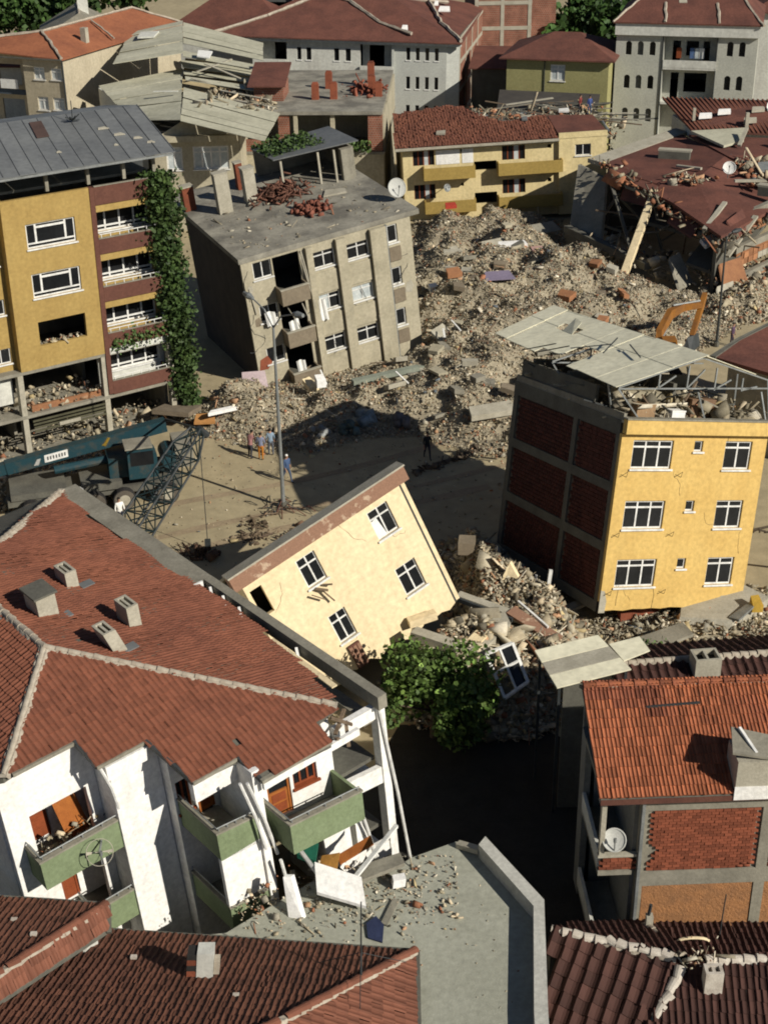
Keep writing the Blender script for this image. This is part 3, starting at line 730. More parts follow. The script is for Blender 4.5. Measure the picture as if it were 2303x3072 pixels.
for z0, z1 in ((-.12,.42),(2.92,3.4),(5.88,6.36),(8.7,9.42)):
    fr.box(-.012,.3,.23,10.96,z0,z1)
fr.build('concrete_frame', concd, YH)
acc = []; me = None
for z0, z1 in ((.43,2.92),(3.41,5.88),(6.37,8.7)):
    for y0, y1 in ((.56,4.14),(4.56,10.49)):
        me = bricks(YH, None, TL(.06), y0, y1, z0, z1, brickd, bw=.26, bh=.205, bd=.1, acc=acc)
pieces(YH, YH, 'brick', acc, me)
box('brick_backing', mat('grey_mortar', (.12,.105,.085)), YH, .10, .2, .56, 10.49, .2, 8.7)
fs = MB()
for z in (.0,2.95,5.9,8.8): fs.prism([(.31,.25,z),(8.15,.25,z),(8.15,8.9,z),(.31,10.7,z)], (0,0,.2))
fs.box(4.0,4.1,.3,9.7,.2,8.7); fs.build('floor_slab', concp, YH)
MB().prism([(0,0,9.3),(8.4,0,9.3),(8.4,9.1,9.3),(0,10.95,9.3)], (0,0,.14)).build('roof_floor', concp, YH)
for dz in rows:
    window(YH, TF(), .68, 2.96, 7.1+dz, 8.5+dz, 3, .34, frame, glass, True, fr=.085)
    window(YH, TF(), 4.15, 4.66, 7.97+dz, 8.5+dz, 1, 0, frame, glass, True)
    window(YH, TF(), 5.97, 7.57, 7.08+dz, 8.5+dz, 2, .34, frame, glass, True, fr=.085)
# thin clothes-line brackets and cracks on the front
for dz in rows:
    for x in (.25, 3.35):
        br = MB(TF()); br.tube([(x-.1,-.02,6.95+dz-.25),(x+.1,-.35,6.95+dz+.08),(x+.28,-.02,6.95+dz-.25)], .014, 5); br.build('line_bracket', steeld, YH)
for x, z in ((6.05,8.8),(3.0,1.1),(.95,2.0)):
    pts = [(x+rnd.uniform(-.06,.06), -.012, z-i*.35) for i in range(6)]; MB(TF()).tube(pts, .008, 4).build('wire', steeld, YH)
# steel trusses
def bars(lst, name, m, parent, w=.07):
    for p, q in lst: MB().bar(p, q, w).build(name, m, parent)
zb = 10.75
tb = []
for y in (.4, 6.8):
    s = .03*y
    tb += [((.9,y-.3,9.45),(-.3,y,10.85+s)),((4.7,y-.2,9.45),(4.2,y,10.8+s)),((8.3,y-.2,9.45),(7.9,y,10.9+s)),((-.3,y,10.85+s),(8.9,y,11.1+s)),((-.3,y,10.9+s),(4.2,y,12.45+s)),((4.2,y,12.45+s),(8.9,y+.6,11.35+s))]
    for k in range(1, 5):
        x = .3+k*1.6; tb.append(((x,y,10.9+s),(x,y,10.95+s+(1.3-abs(x-4.2)*.28))))
        tb.append(((x,y,10.95+s),(x+.9,y,10.95+s+max(.2,1.0-abs(x+.9-4.2)*.28))))
tb += [((8.4,.1,9.5),(9.3,1.8,11.3)),((8.4,3,9.5),(9.1,4,11.2)),((.2,1.5,9.5),(-.4,1.2,11.0))]
bars(tb, 'truss_bar', steel, YH)
# roof sheets: left slope from ridge (x 4.2) to eave (x -.5)
def rpt(s, y):  # s 0 eave .. 1 ridge
    e = Vector((-.5, y, 10.9+.055*y)); r_ = Vector((4.25, -.2+1.2*y, 12.55+.036*y)); return e.lerp(r_, s)
ys = [.3,2.2,4.1,5.05,6.6,8.4,10.2,11.6,13.0]
for i, (a, c_) in enumerate(zip(ys, ys[1:])):
    s0 = .45 if i == 3 else (.12 if i == 4 else 0)
    j = rnd.uniform(-.03, .03)
    hole = i == 5
    segs = [(s0, .62), (.62, 1.0)] if not hole else [(s0, .55), (.72, 1.0)]
    for k, (sa, sb) in enumerate(segs):
        P = [rpt(sa, a+.01), rpt(sa, c_-.01), rpt(sb+.02, c_-.01), rpt(sb+.02, a+.01)]
        P = [(p.x, p.y, p.z+j+.02*k) for p in P]
        MB().prism(P, (0,0,.03)).build('roof_sheet', sheet, YH)
MB().prism([tuple(rpt(.56,8.5)), tuple(rpt(.56,9.4)), tuple(rpt(.71,9.2)+Vector((0,0,.5))), tuple(rpt(.71,8.6)+Vector((0,0,.4)))], (0,0,.03)).build('bent_sheet_flap', sheet, YH)
for i in range(8):
    a, c_ = ys[i], ys[i+1]
    P = [(4.25,-.2+1.2*a,12.56+.036*a),(4.25,-.2+1.2*c_,12.56+.036*c_),(9.0-.1*c_,2.1+.85*c_,11.45+.03*c_),(9.0-.1*a,2.1+.85*a,11.45+.03*a)]
    MB().prism(P, (0,0,.03)).build('roof_sheet', sheet, YH)
for p, q in (((-.3,7.2,11.5),(-.7,5.2,11.7)),((-.5,8.0,11.4),(-.2,5.5,12.1)),((.3,6.2,11.9),(2.2,5.4,12.3)),((1.0,4.2,12.0),(2.6,5.6,12.6)),((-.8,9.2,11.3),(-.1,7.0,12.0)),((0.1,5.6,11.6),(1.9,6.4,11.95)),((2.0,2.4,12.1),(2.6,4.4,12.45))):
    MB().bar(p, q, .05).build('bent_purlin', steeld, YH)
wl = MB(); wl.T = TL(.02); wl.wall(.1,10.9,9.43,9.75,t=.15); wl.build('attic_kerb', conc, YH)
# things stored on the attic floor
Y8 = WM[YH.name]
def at8(x, y, z): return tuple(Y8 @ Vector((x, y, z)))
def crate(label, x, y, sx, sy, sz, m, cat='box', yaw=22, name='storage_box'):
    t = thing(name, label, cat, at8(x, y, 9.44), yaw, -10.2, 10.9)
    box('body', m, t, -sx/2, sx/2, -sy/2, sy/2, 0, sz)
    box('lid', m, t, -sx/2-.02, sx/2+.02, -sy/2-.02, sy/2+.02, sz+.002, sz+.06)
    return t
crate('brown cardboard carton beside the front parapet of the yellow leaning house', 1.5, .9, .95, .7, .6, mat('carton', (.34,.22,.12)))
crate('small white box at the middle of the open attic of the yellow leaning house', 3.2, .55, .7, .5, .38, cloth)
crate('big pale mattress-like bundle under the truss of the yellow leaning house', 2.1, 2.6, 2.1, 1.2, .95, mat('pale_bundle', (.33,.29,.20)), 'bundle', name='bundle')
crate('dark brown cabinet lying in the attic of the yellow leaning house', 5.1, 1.4, 1.3, .7, .8, mat('cabinet_brown', (.20,.12,.07)), 'cabinet', name='cabinet')
crate('tan crate behind the brown carton in the attic of the yellow leaning house', 1.0, 2.0, .6, .6, .7, mat('tan_crate', (.30,.25,.16)))
P = np.stack([rng.uniform(.3,8.2,640), rng.uniform(.3,10.5,640), 9.45+rng.random(640)**1.5*.8], 1)
chunks('attic_debris', P, sizes(640,.2,.6,.8,.4), palette(640)*.8, rub, YH)
ap = MB(); ap.box(.3,8.1,6.0,6.2,9.45,10.75); ap.box(.12,.3,3.0,10.6,9.45,10.6); ap.box(4.0,4.2,2.2,6,9.45,10.9); ap.box(.3,5.6,9.6,9.8,9.45,10.8); ap.build('attic_partition', concd, YH)
for i in range(38):
    p = Vector((rnd.uniform(-.2,8.2), rnd.uniform(.5,10.5), rnd.uniform(9.6,10.9))); q = p+Vector((rnd.gauss(0,1.1), rnd.gauss(0,1.3), rnd.gauss(0,.5)))
    MB().bar(p, q, rnd.uniform(.05,.12), .06).build('fallen_timber', rnd.choice([oldwood, steeld, concd, concp]), YH)

# ------------------------------------------------------------------ grey tilted apartment block
GA = thing('grey_tilted_apartment', 'grey beige three storey block sunk and tilted, flat weathered roof', 'apartment block', (-7.98,87.46,-.07), 25.56, 2.78, -7.22)
hol = []
for k in range(3):
    dz = -3*k
    hol += [(.75,2.02,7.45+dz,8.6+dz),(2.12,3.95,5.85+dz,8.6+dz),(4.86,6.4,7.02+dz,8.15+dz),(7.22,8.85,6.97+dz,8.05+dz),(10.24,11.0,7.3+dz,8.55+dz)]
b = MB(TF()); b.wall(0,12.0,-1.5,8.74,hol,t=.2)
b.T = TR(12.0); b.wall(.2,10.6,-1.5,8.74,[(3,4.4,4.2,5.5),(3,4.4,7.2,8.4)],t=.2); b.T = TB(10.8); b.wall(.2,11.8,-1.5,8.74,t=.2)
b.build('wall', beige, GA)
b = MB(TL(0)); b.wall(.2,10.6,-1.5,8.74,t=.2); b.build('side_wall', mat('shade_darkened_brick', (.06,.05,.042), (.04,.034,.03), sc=1), GA)  # left wall colour darkened to carry the shade of the narrow gap
sl = MB(); sl.box(-.1,12.7,.0,14.2,8.76,9.1); sl.build('roof_slab', oldroof, GA)
fs = MB()
for z in (-.2,2.75,5.75): fs.box(.2,11.8,.21,10.6,z-.15,z)
fs.box(.2,11.8,4.4,4.55,-1,8.7); fs.build('floor_slab', concd, GA)
# pilasters and spandrels
for (x0, x1) in ((4.35,4.8),(6.48,7.16),(8.92,10.05)): box('pilaster', beige, GA, x0, x1, -.34, -.005, -1.2, 8.7)
box('drainpipe', steel, GA, 10.1, 10.2, -.16, -.01, -1, 8.7)
for k in range(3):
    dz = -3*k
    for x0, x1, z0, z1 in ((4.84,6.44,5.3,6.75),(7.2,8.88,5.25,6.7)): box('spandrel', beige, GA, x0, x1, -.1, -.005, z0+dz, z1+dz)
    box('spandrel', beiged, GA, 10.24, 11.08, -.12, -.005, 6.05+dz, 7.0+dz)
    for x in (4.815, 6.46, 7.175, 8.9): box('groove', steeld, GA, x-.018, x+.018, -.03, -.006, -1.2+0*dz, 8.6) if k == 0 else None
    # balcony
    bl = MB(); z0, z1 = 5.62+dz, 6.68+dz
    bl.box(2.04,3.98,-1.05,-.95,z0,z1).box(2.04,2.14,-.95,-.005,z0,z1).box(3.88,3.98,-.95,-.005,z0,z1).box(2.14,3.88,-.95,-.005,z0,z0+.14)
    o = bl.build('balcony', beiged, GA); sub('coping', concp, o, 2.0, 4.02, -1.1, -.9, z1+.002, z1+.06)
    window(GA, TF(), .75, 2.02, 7.45+dz, 8.6+dz, 2, 0, frame, glass, True)
    window(GA, TF(), 4.86, 6.4, 7.02+dz, 8.15+dz, 2, .3, frame, glass if k != 1 else [curtain, glass], True)
    window(GA, TF(), 7.22, 8.85, 6.97+dz, 8.05+dz, 2, .3, frame, [glass, glass] if k != 1 else curtain, True)
    window(GA, TF(), 10.24, 11.0, 7.3+dz, 8.55+dz, 1, 0, frame, glass, True, fr=.1)
for (x, z, w, h, n) in ((4.62,5.0,.62,1.5,6),(2.5,4.1,.45,1.3,4),(.95,5.2,.7,1.0,5),(2.9,4.2,.3,1.0,3),(2.6,1.2,.6,1.6,5)):
    b = MB(); pv = None
    for i in range(n+1):
        u = x+w*i/n; dd = -.28-.07*math.sin(i*1.7)
        a = (b.P((u, dd, z+.05*math.sin(i))), b.P((u+.08, dd-.03, z-h+.08*math.sin(i*2))))
        if pv: b.f.append([pv[0], a[0], a[1], pv[1]]); b.m.append(0)
        pv = a
    b.build('hanging_curtain', cloth, GA)
for p, q in (((3.95,-.15,8.5),(4.5,-.35,4.6)),((4.1,-.1,8.6),(4.35,-.3,6.2)),((3.5,-.4,5.4),(4.2,-.3,3.0)),((2.4,-.2,5.6),(3.3,-.3,3.4)),((4.2,-.2,2.7),(4.75,-.25,.6)),((8.9,-.3,2.7),(9.3,-.3,-.2)),((.3,-.05,7.0),(.5,-.1,5.2))):
    MB().bar(p, q, .07, .04).build('dangling_strip', concp, GA)
# roof: chimney shafts, kerb of the stair shed
G11 = WM[GA.name]
def shaft(x, y, sx, sy, h, m, nm='chimney'):
    b = MB().box(x-sx/2,x+sx/2,y-sy/2,y+sy/2,9.1,9.1+h); o = b.build(nm, m, GA); sub('cap', concp, o, x-sx/2-.04, x+sx/2+.04, y-sy/2-.04, y+sy/2+.04, 9.1+h+.002, 9.1+h+.07); return o
shaft(2.25,8.4,.95,.6,2.75,concp); shaft(4.4,9.0,.8,.7,2.4,concp); shaft(.45,10.6,.8,.7,1.65,brickr); shaft(4.75,11.9,.5,.5,1.9,brickr)
shd = MB(); shd.box(6.6,12.3,13.4,13.6,9.1,11.2); shd.box(11.1,11.9,8.2,8.6,9.1,11.3); shd.box(12.0,12.2,8.6,13.4,9.1,11.2); shd.build('shed_wall', conc, GA)
for x, y in ((7.0,9.3),(10.6,8.3),(9.6,8.8)): box('shed_post', concp, GA, x-.07, x+.07, y-.07, y+.07, 9.1, 11.4)
slab('shed_roof', sheetg, GA, [(6.4,9.0,11.55),(12.4,8.0,11.75),(12.6,13.6,11.3),(6.5,13.7,11.1)], .08)
P = np.stack([rng.uniform(6.4,10.6,900), rng.uniform(9.6,13.2,900), 11.35+rng.random(900)**2*.45], 1)
leaves('roof_plants', P, .2, leafm, GA, rng.uniform(.5,1.0,(900,1)))
P = np.stack([rng.normal(6.3,.9,300), rng.normal(8.6,.75,300), 9.15+abs(rng.normal(0,.33,300))], 1)
chunks('firewood_pile', P, np.stack([rng.uniform(.2,.42,300), rng.uniform(.03,.06,300), rng.uniform(.03,.06,300)], 1), np.array([(.16,.075,.05)])*rng.uniform(.4,1.5,(300,1)), rub, GA, flat=.2)
P = np.stack([rng.normal(7.0,.55,110), rng.normal(4.6,.5,110), 9.15+abs(rng.normal(0,.14,110))], 1)
chunks('loose_brick_pile', P, np.stack([rng.uniform(.1,.16,110)]*3, 1)*np.array([1.3,.8,.6]), np.array([(.23,.085,.055)])*rng.uniform(.5,1.3,(110,1)), rub, GA)
P = np.stack([rng.uniform(.6,12.3,260), rng.uniform(.4,13,260), np.full(260,9.12)], 1)
chunks('roof_grit', P, sizes(260,.06,.7,.3), palette(260), rub, GA, flat=.3)
MB().prism([(8.6,6.2,9.11),(10.2,5.9,9.11),(10.4,6.6,9.11),(9.2,7.2,9.11)], (0,0,.12)).build('lifted_screed', concp, GA)

for x, z, L, a in ((.4,8.2,2.2,-1.4),(.3,5.2,2.4,-1.2),(.8,3.6,1.8,-1.7),(4.1,5.4,2.0,-1.3),(6.8,5.0,2.2,-1.7),(9.4,6.9,2.4,-1.4),(9.6,3.2,1.6,-1.2),(11.5,5.6,2.0,-1.8),(7.9,4.9,1.4,-1.5),(5.5,1.7,1.3,-.9)): crack(GA, TF(-.002), x, z, L, a, steeld, .022)
for x, z, w, h in ((.15,1.2,.9,.9),(.3,4.3,.5,.6),(3.0,-.2,1.2,.7),(11.2,3.6,.6,.8),(6.6,.2,.5,.9),(.2,6.7,.4,.5)):
    MB().prism([(x+rnd.uniform(-.1,.1),-.012,z),(x+w*.6,-.012,z+rnd.uniform(-.2,.1)),(x+w,-.012,z+h*.4),(x+w*.7,-.012,z+h),(x+w*.1,-.012,z+h*.8)], (0,.01,0)).build('bare_patch', rnd.choice([beiged, brickr, concp]), GA)
for x, z, L, a in ((-1.3,4.6,.9,-1.6),(-5.1,1.5,.7,-1.8),(-3.2,6.3,1.6,-1.4),(-6.6,5.6,1.4,-1.2)): crack(CH, TF(-.002), x, z, L, a, oldwood, .007)
for x, z, L, a in ((3.2,7.0,1.5,-1.5),(5.3,4.9,1.2,-1.4),(1.2,1.3,1.0,-1.3),(7.7,4.1,1.4,-1.7)): crack(YH, TF(-.002), x, z, L, a, oldwood, .007)
# ------------------------------------------------------------------ ochre apartment block with brown balconies (left)
S_ = .957
OA = thing('ochre_apartment', 'mustard apartment block with maroon balconies, gutted lower floors and grey metal roof', 'apartment block', (-16.50,79.76,1.55), 34.7, .22, .45, S_)
wy = [(-4.15,-1.07,11.45,12.92),(-4.15,-1.07,8.45,9.92),(-4.1,-1.05,5.45,6.95)]
b = MB(TF()); b.wall(-5.5,0,4.05,14.45,wy,t=.25)
b.T = lambda u, d, w: (-5.5+d, u, w); b.wall(.25,.7,4.05,14.45,t=.2)
b.T = TF(.7); b.wall(-14,-5.5,4.05,14.2,[(-7.6,-5.75,10.6,11.55),(-7.6,-5.75,7.6,8.55),(-7.6,-5.75,4.55,5.5)],t=.25)
for z in (12.92,9.92,6.92): b.T = TF(.02); b.wall(.32,4.4,z,z+.42,t=.2)
for z in (10.36,7.36,4.36): b.T = TF(1.25); b.wall(0,4.6,z,z+2.6,[(.45,4.3,z+1.0,z+2.5)],t=.2)
b.build('wall', ochre, OA)
b = MB(TF(.02)); b.wall(.32,4.4,3.9,4.35,t=.2); b.build('lintel', white2, OA); b = MB(TF(1.25)); b.wall(0,4.6,1.2,3.9,[(.45,4.3,2.3,3.7)],t=.2); b.build('wall', white2, OA)
b = MB(TF(.75)); b.wall(-14,-5.9,1.9,4.0,t=.25); b.build('wall', white2, OA)
b = MB(); b.box(.001,.31,-.05,.3,1.3,14.45)
b.build('pilaster', brown, OA)
for k, (z0, z1) in enumerate(((13.36,14.46),(10.36,11.3),(7.36,8.3),(4.36,5.3),(1.25,2.15))):
    bb = MB(); x1 = 4.42 if k else 4.3
    bb.box(.312,x1,-.06,.06,z0,z1)
    if k: bb.box(x1-.1,x1,.06,1.25,z0,z1)
    o = bb.build('balcony' if k else 'cornice_band', brown, OA)
    sub('coping', conc, o, .3, x1+.02, -.09, .09, z1+.002, z1+.05)
    if k: sub('balcony_floor', concp, o, .3, 4.35, .061, 1.25, z0-.2, z0-.02)
for k, z in enumerate((10.36,7.36,4.36,1.2)):
    window(OA, TF(1.25), .45, 4.3, z+(1.0 if k<3 else 1.1), z+2.5, 4, 0, frame, glass, True, fr=.11, cross=.3)
    rl = MB(); rl.tube([(.4,.0,z+1.2),(4.3,.0,z+1.2)], .03, 6)
    for i in range(7): rl.box(.5+i*.6,.54+i*.6,-.02,.02,z+.92,z+1.2)
    rl.build('balcony_rail', frame, OA)
for k in range(2):
    z0, z1 = wy[k][2:]
    window(OA, TF(), -4.15, -1.07, z0, z1, 1, 0, frame, glass, True, fr=.09, cross=.28)
    f = MB(TF()); f.box(-3.6,-3.48,.09,.17,z0+.28,z1-.05).box(-1.75,-1.63,.09,.17,z0+.28,z1-.05).box(-3.48,-1.75,.09,.17,z1-.32,z1-.2); f.build('window_mullion', frame, OA)
for z in (10.6,7.6,4.55): window(OA, TF(.7), -7.6, -5.75, z, z+.95, 3, 0, frame, glass, True)
for x in (-14,-10.2,-5.6,-.12,4.5): box('column', concp, OA, x-.17, x+.17, .05, .5, -1.65, 4.0)
fs = MB()
for z in (1.0,3.85): fs.box(-14,4.7,.02,9,z-.0,z+.2)
for z in (7.2,10.2,14.46): fs.box(-13.9,4.6,1.46,9,z,z+.16)
fs.box(-14,4.7,-.1,9,-1.65,-1.5); fs.build('floor_slab', conc, OA)
b = MB(); b.box(-14,4.7,8.8,9.0,-1.6,14.4); b.box(4.45,4.68,1.27,8.79,-1.6,14.4); b.box(-5.4,-5.2,3,8.8,-1.5,3.8); b.box(-14.2,-14,.8,8.8,-1.6,14)
b.box(-.2,0,3.5,8.8,1.25,3.8); b.box(-13.8,4.4,5.4,5.5,4.1,14.4); b.build('inner_wall', conc, OA)
bk = MB(); bk.box(-5.0,-.4,.35,.5,1.21,1.6); bk.build('broken_brick_kerb', bricko, OA)
for i in range(4): box('awning_slat', mat('olive_slat', (.09,.085,.05)), OA, -5.2, -.4, -.1-.05*i, -.05-.05*i, .72-.2*i, .84-.2*i)
box('shop_sign', concp, OA, -3.6, -2.2, -.32, -.28, .2, .42)
for (x0, x1, z, n) in ((-5.3,-.3,1.3,150),(-13.8,-5.8,1.3,170),(-5.3,-.3,-1.4,120),(.2,4.3,-1.4,120),(-13.8,-5.8,-1.4,150)):
    P = np.stack([rng.uniform(x0,x1,n), rng.uniform(.1,3.4,n), z+rng.random(n)**2*.5], 1)
    chunks('floor_debris', P, sizes(n,.11,.6,.5), palette(n), rub, OA)
P = np.stack([rng.uniform(-4.0,-1.2,90), rng.uniform(.1,.6,90), rng.uniform(5.2,5.65,90)], 1); chunks('window_rubble', P, sizes(90,.1,.5,.3), palette(90), rub, OA)
# attic and metal roof
for x in (-10,-6,-2.5,.1,2.4,4.4): box('attic_post', conc, OA, x-.1, x+.1, .1, .3, 14.62, 15.9)
for i in range(20):
    xe = 5.45-i*.98; z_ = rnd.uniform(-.02, .02); kx = 1.9/20*(20-i*.3)/1.0/8
    dx = 1.95
    P = [(xe-.96,-.8,15.95+z_),(xe,-.8,15.95+z_),(xe+dx,8.1,17.02+z_),(xe+dx-.96,8.1,17.02+z_)]
    MB().prism(P, (0,0,.035)).build('roof_sheet', sheetg, OA)
    s = MB(); s.bar((xe-.01,-.8,16.0+z_),(xe+dx-.01,8.1,17.07+z_),.045,.05); s.build('sheet_seam', sheetg, OA)
    MB().prism([(xe+dx-.96,8.13,17.02),(xe+dx,8.13,17.02),(xe+dx,13.5,16.1),(xe+dx-.96,13.5,16.1)], (0,0,.035)).build('roof_sheet', sheetg, OA)
box('eave_beam', steel, OA, -14, 5.3, -.82, -.72, 15.8, 15.93)
slab('roof_patch', mat('rusty_patch', (.09,.055,.045)), OA, [(-1.0,4.6,16.67),(-.2,4.6,16.67),(.5,7.4,17.0),(-.3,7.4,17.0)], -.03)
for (x, y, s) in ((3.4,3.2,.5),(4.2,2.2,.4),(4.6,1.2,.35),(3.0,4.6,.5),(2.6,1.6,.18),(-1.0,1.8,.2)):
    z = 15.99+(y+.8)*.12
    MB().prism([(x,y,z),(x+s*1.4,y-.1,z),(x+s*1.1,y+.5*s,z+.05),(x+.1,y+.45*s,z+.04)], (0,0,.05)).build('roof_scrap', concp, OA)
at_ = MB(); at_.tube([(2.2,6.5,16.8),(2.2,6.5,18.2)], .03, 5)
for i in range(8):
    a = i*.8; at_.bar((2.2,6.5,17.0), (2.2+math.cos(a)*.45,6.5+math.sin(a)*.45,16.98+.06*i), .07)
at_.build('antenna_base', steeld, OA)
VN = thing('climbing_vine', 'tall green climbing vine hanging down the corner of the mustard apartment block', 'vine', tuple(WM[OA.name] @ Vector((4.9,.1,-1.5))), 34.7)
n = 12000; t_ = rng.random(n); z = t_*15.6; sw = np.interp(z, [0,1.5,6,11,14,15.6], [.55,.85,1.0,1.05,1.3,1.0])
P = np.stack([rng.normal(0,.42,n)*sw+np.interp(z,[0,6,15.6],[.55,.25,-.35])+.12*np.sin(z*2.1), rng.normal(-.15,.36,n)*sw, z], 1)
cl_ = (.4+.55*vnoise(P[:,0]*1.0,z,.7,3))[:, None]*rng.uniform(.7,1.35,(n,1))
leaves('foliage', P, .21, leafm, VN, cl_)
n = 520; x = rng.uniform(-4.2,.2,n); P = np.stack([x, rng.normal(-.2,.14,n), 6.1+rng.normal(0,.28,n)-.12*np.abs(x)*.5], 1)
leaves('trailing_foliage', P, .17, leafm, VN)
b = MB()
for k in range(5): b.tube([(.3+.1*k,-.1+.05*k,0),(.2+.12*k*math.sin(k),-.2,5),(-.1+.1*k,-.1,10),(-.3+.1*k,0,15)], .03, 5)
b.build('stem', bark, VN)

# ------------------------------------------------------------------ bare brick house at the right
BH = thing('brick_house', 'bare brick house with orange tiled roof, balcony recess and concrete frame', 'house', (6.81,35.84,6.94), 1.88, sc=1.12)
RX, RZ, RY = 7.2, 1.7, 3.1
acc = []
W5 = MB()
W5.T = TF()
W5.wall(1.12,1.34,-10,-.02,t=.22); W5.box(1.34,RX,.09,.2,-10,-.02)
W5.box(1.34,RX,0,.09,-.5,-.02); W5.box(4.66,4.98,0,.09,-10,-.5); W5.box(1.34,4.66,0,.09,-3.3,-2.76); W5.box(4.98,RX,0,.09,-3.3,-2.76); W5.box(1.34,4.66,0,.09,-6.3,-5.8)
W5.build('concrete_frame', conc, BH)
jag = lambda x, z: x < 1.34+.22*max(0, math.sin((z+2.7)*3.1))+(.18 if -2.0 < z < -1.2 else 0)
me = bricks(BH, None, TF(.015), 1.42, 4.64, -2.74, -.52, brickr, bw=.22, bh=.1, bd=.08, acc=acc, skip=jag)
me = bricks(BH, None, TF(.015), 5.0, RX-.05, -2.74, -.52, brickr, bw=.22, bh=.1, bd=.08, acc=acc)
pieces(BH, BH, 'brick', acc, me)
b = MB(TF(.03)); b.wall(1.35,4.65,-5.79,-3.31,t=.06); b.wall(4.99,RX,-5.79,-3.31,t=.06); b.build('rough_orange_infill', mat('rough_orange_render', (.36,.17,.07), (.26,.13,.06), sc=2.5, bump=.9), BH)
# balcony recess
for z in (-2.82,-5.82,-.15): box('balcony_slab', conc, BH, .0, 1.0, -.02, 2.9, z, z+.15)
acc = []
me = bricks(BH, None, TF(0), .02, 1.1, -2.64, -2.16, brickr, bw=.22, bh=.1, bd=.09, acc=acc); pieces(BH, BH, 'balcony_brick', acc, me)
box('balcony_coping', concp, BH, -.03, 1.12, -.03, .13, -2.15, -2.06)
b = MB(); b.box(1.0,1.12,.2,3.4,-10,-.13); b.box(.35,1.0,2.9,3.0,-10,-.13)
b.T = TL(0.02); b.wall(2.9,3.6,-10,-.13,t=.2); b.T = ident
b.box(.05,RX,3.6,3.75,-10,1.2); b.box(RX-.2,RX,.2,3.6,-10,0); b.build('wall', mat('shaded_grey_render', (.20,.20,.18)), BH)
for z in (-2.62,-5.62): box('side_parapet', white2, BH, .0, .1, .2, 2.9, z-.2, z+.55)
box('downpipe', steel, BH, 1.13, 1.22, -.13, -.03, -10, .02)
box('corner_column', concp, BH, .0, .14, -.02, .2, -2.06, -.12)
fs = MB(); fs.box(1.13,RX-.25,.25,3.5,-2.9,-2.75); fs.box(1.13,RX-.25,.25,3.5,-5.9,-5.75); fs.build('floor_slab', concd, BH)
# roof
x0 = -.12
E0, E1 = (x0,-.28,.22), (RX+.4,-.28,.22); T0, T1 = (x0-.05,RY,RZ), (RX+.4,RY,RZ)
r5 = MB(); r5.prism([(p[0],p[1],p[2]-.03) for p in (E0,E1,T1,T0)], (0,0,-.1)); r5.prism([(x0,RY,RZ-.03),(RX+.4,RY,RZ-.03),(RX+.4,3.85,1.27),(x0,3.85,1.27)], (0,0,-.1))
rf5 = r5.build('roof', concd, BH)
tm5 = tile_mesh(.118, .32, tileo, amp=.034)
ms = lay([E0,E1,T1,T0], E0, E1, .118, .32, jit=.006); ms += lay([(x0,RY,RZ),(RX+.4,RY,RZ),(RX+.4,3.85,1.3),(x0,3.85,1.3)], (RX+.4,3.85,1.3), (x0,3.85,1.3), .118, .32)
pieces(BH, rf5, 'roof_tile', ms, tm5)
ridge(BH, rf5, (x0,RY,RZ), (RX+.3,RY,RZ), tileo, step=.38, r=.11, bed=mortar, bw=.2)
box('fascia', brown, BH, x0, RX+.4, -.3, -.22, .0, .18); box('soffit_edge', concp, BH, x0, RX, -.22, .0, .0, .06)
b = MB(); b.box(3.66,5.2,-.3,.75,.35,1.35); o = b.build('chimney', concp, BH)
sub('chimney_base', white, o, 3.64, 5.22, -.33, -.301, .05, .5)
MB().prism([(3.5,-.2,1.55),(3.7,.8,1.7),(4.9,.7,1.42),(4.7,-.3,1.36)], (0,0,.07)).build('chimney_cap_slab', conc, BH)
MB().bar((3.9,.7,1.8),(4.2,-.1,1.5),.08).build('chimney_stick', frame, BH)
MB().bar((1.6,2.35,1.44),(3.2,2.4,1.5),.06).build('roof_scrap', steeld, BH)
D5 = WM[BH.name]

# low dark roof behind the brick house
LR = thing('low_tiled_roof_house', 'low house with dark ribbed tile roof and stubby chimney behind the brick house', 'house', (9.0,43.6,1.5), 6)
b = MB(); b.T = TF(0); b.wall(0,8,-2.6,3.2,t=.2); b.T = TB(4); b.wall(0,8,-2.6,3.2,t=.2); b.T = TL(0); b.wall(.2,3.8,-2.6,3.15,t=.2); b.build('wall', conc, LR)
q1 = [(-.2,-.3,3.2),(8.2,-.3,3.2),(8.2,2,4.0),(-.2,2,4.0)]; q2 = [(-.2,4.3,3.2),(8.2,4.3,3.2),(8.2,2,4.0),(-.2,2,4.0)]
r_ = MB(); r_.prism(lo(q1,.03),(0,0,-.1)); r_.prism(lo(q2,.03),(0,0,-.1)); rr_ = r_.build('roof', concd, LR)
tmd = tile_mesh(.34, .4, tiled, amp=.09)
pieces(LR, rr_, 'roof_tile', lay(q1,(-.2,-.3,3.2),(8.2,-.3,3.2),.34,.4)+lay(q2,(-.2,4.3,3.2),(8.2,4.3,3.2),.34,.4), tmd)
ridge(LR, rr_, (-.2,2,4.02), (8.2,2,4.02), mortar, bed=mortar)
chimney(LR, 3.3, 1.4, 3.7, 1.0, .8, .9, concp)
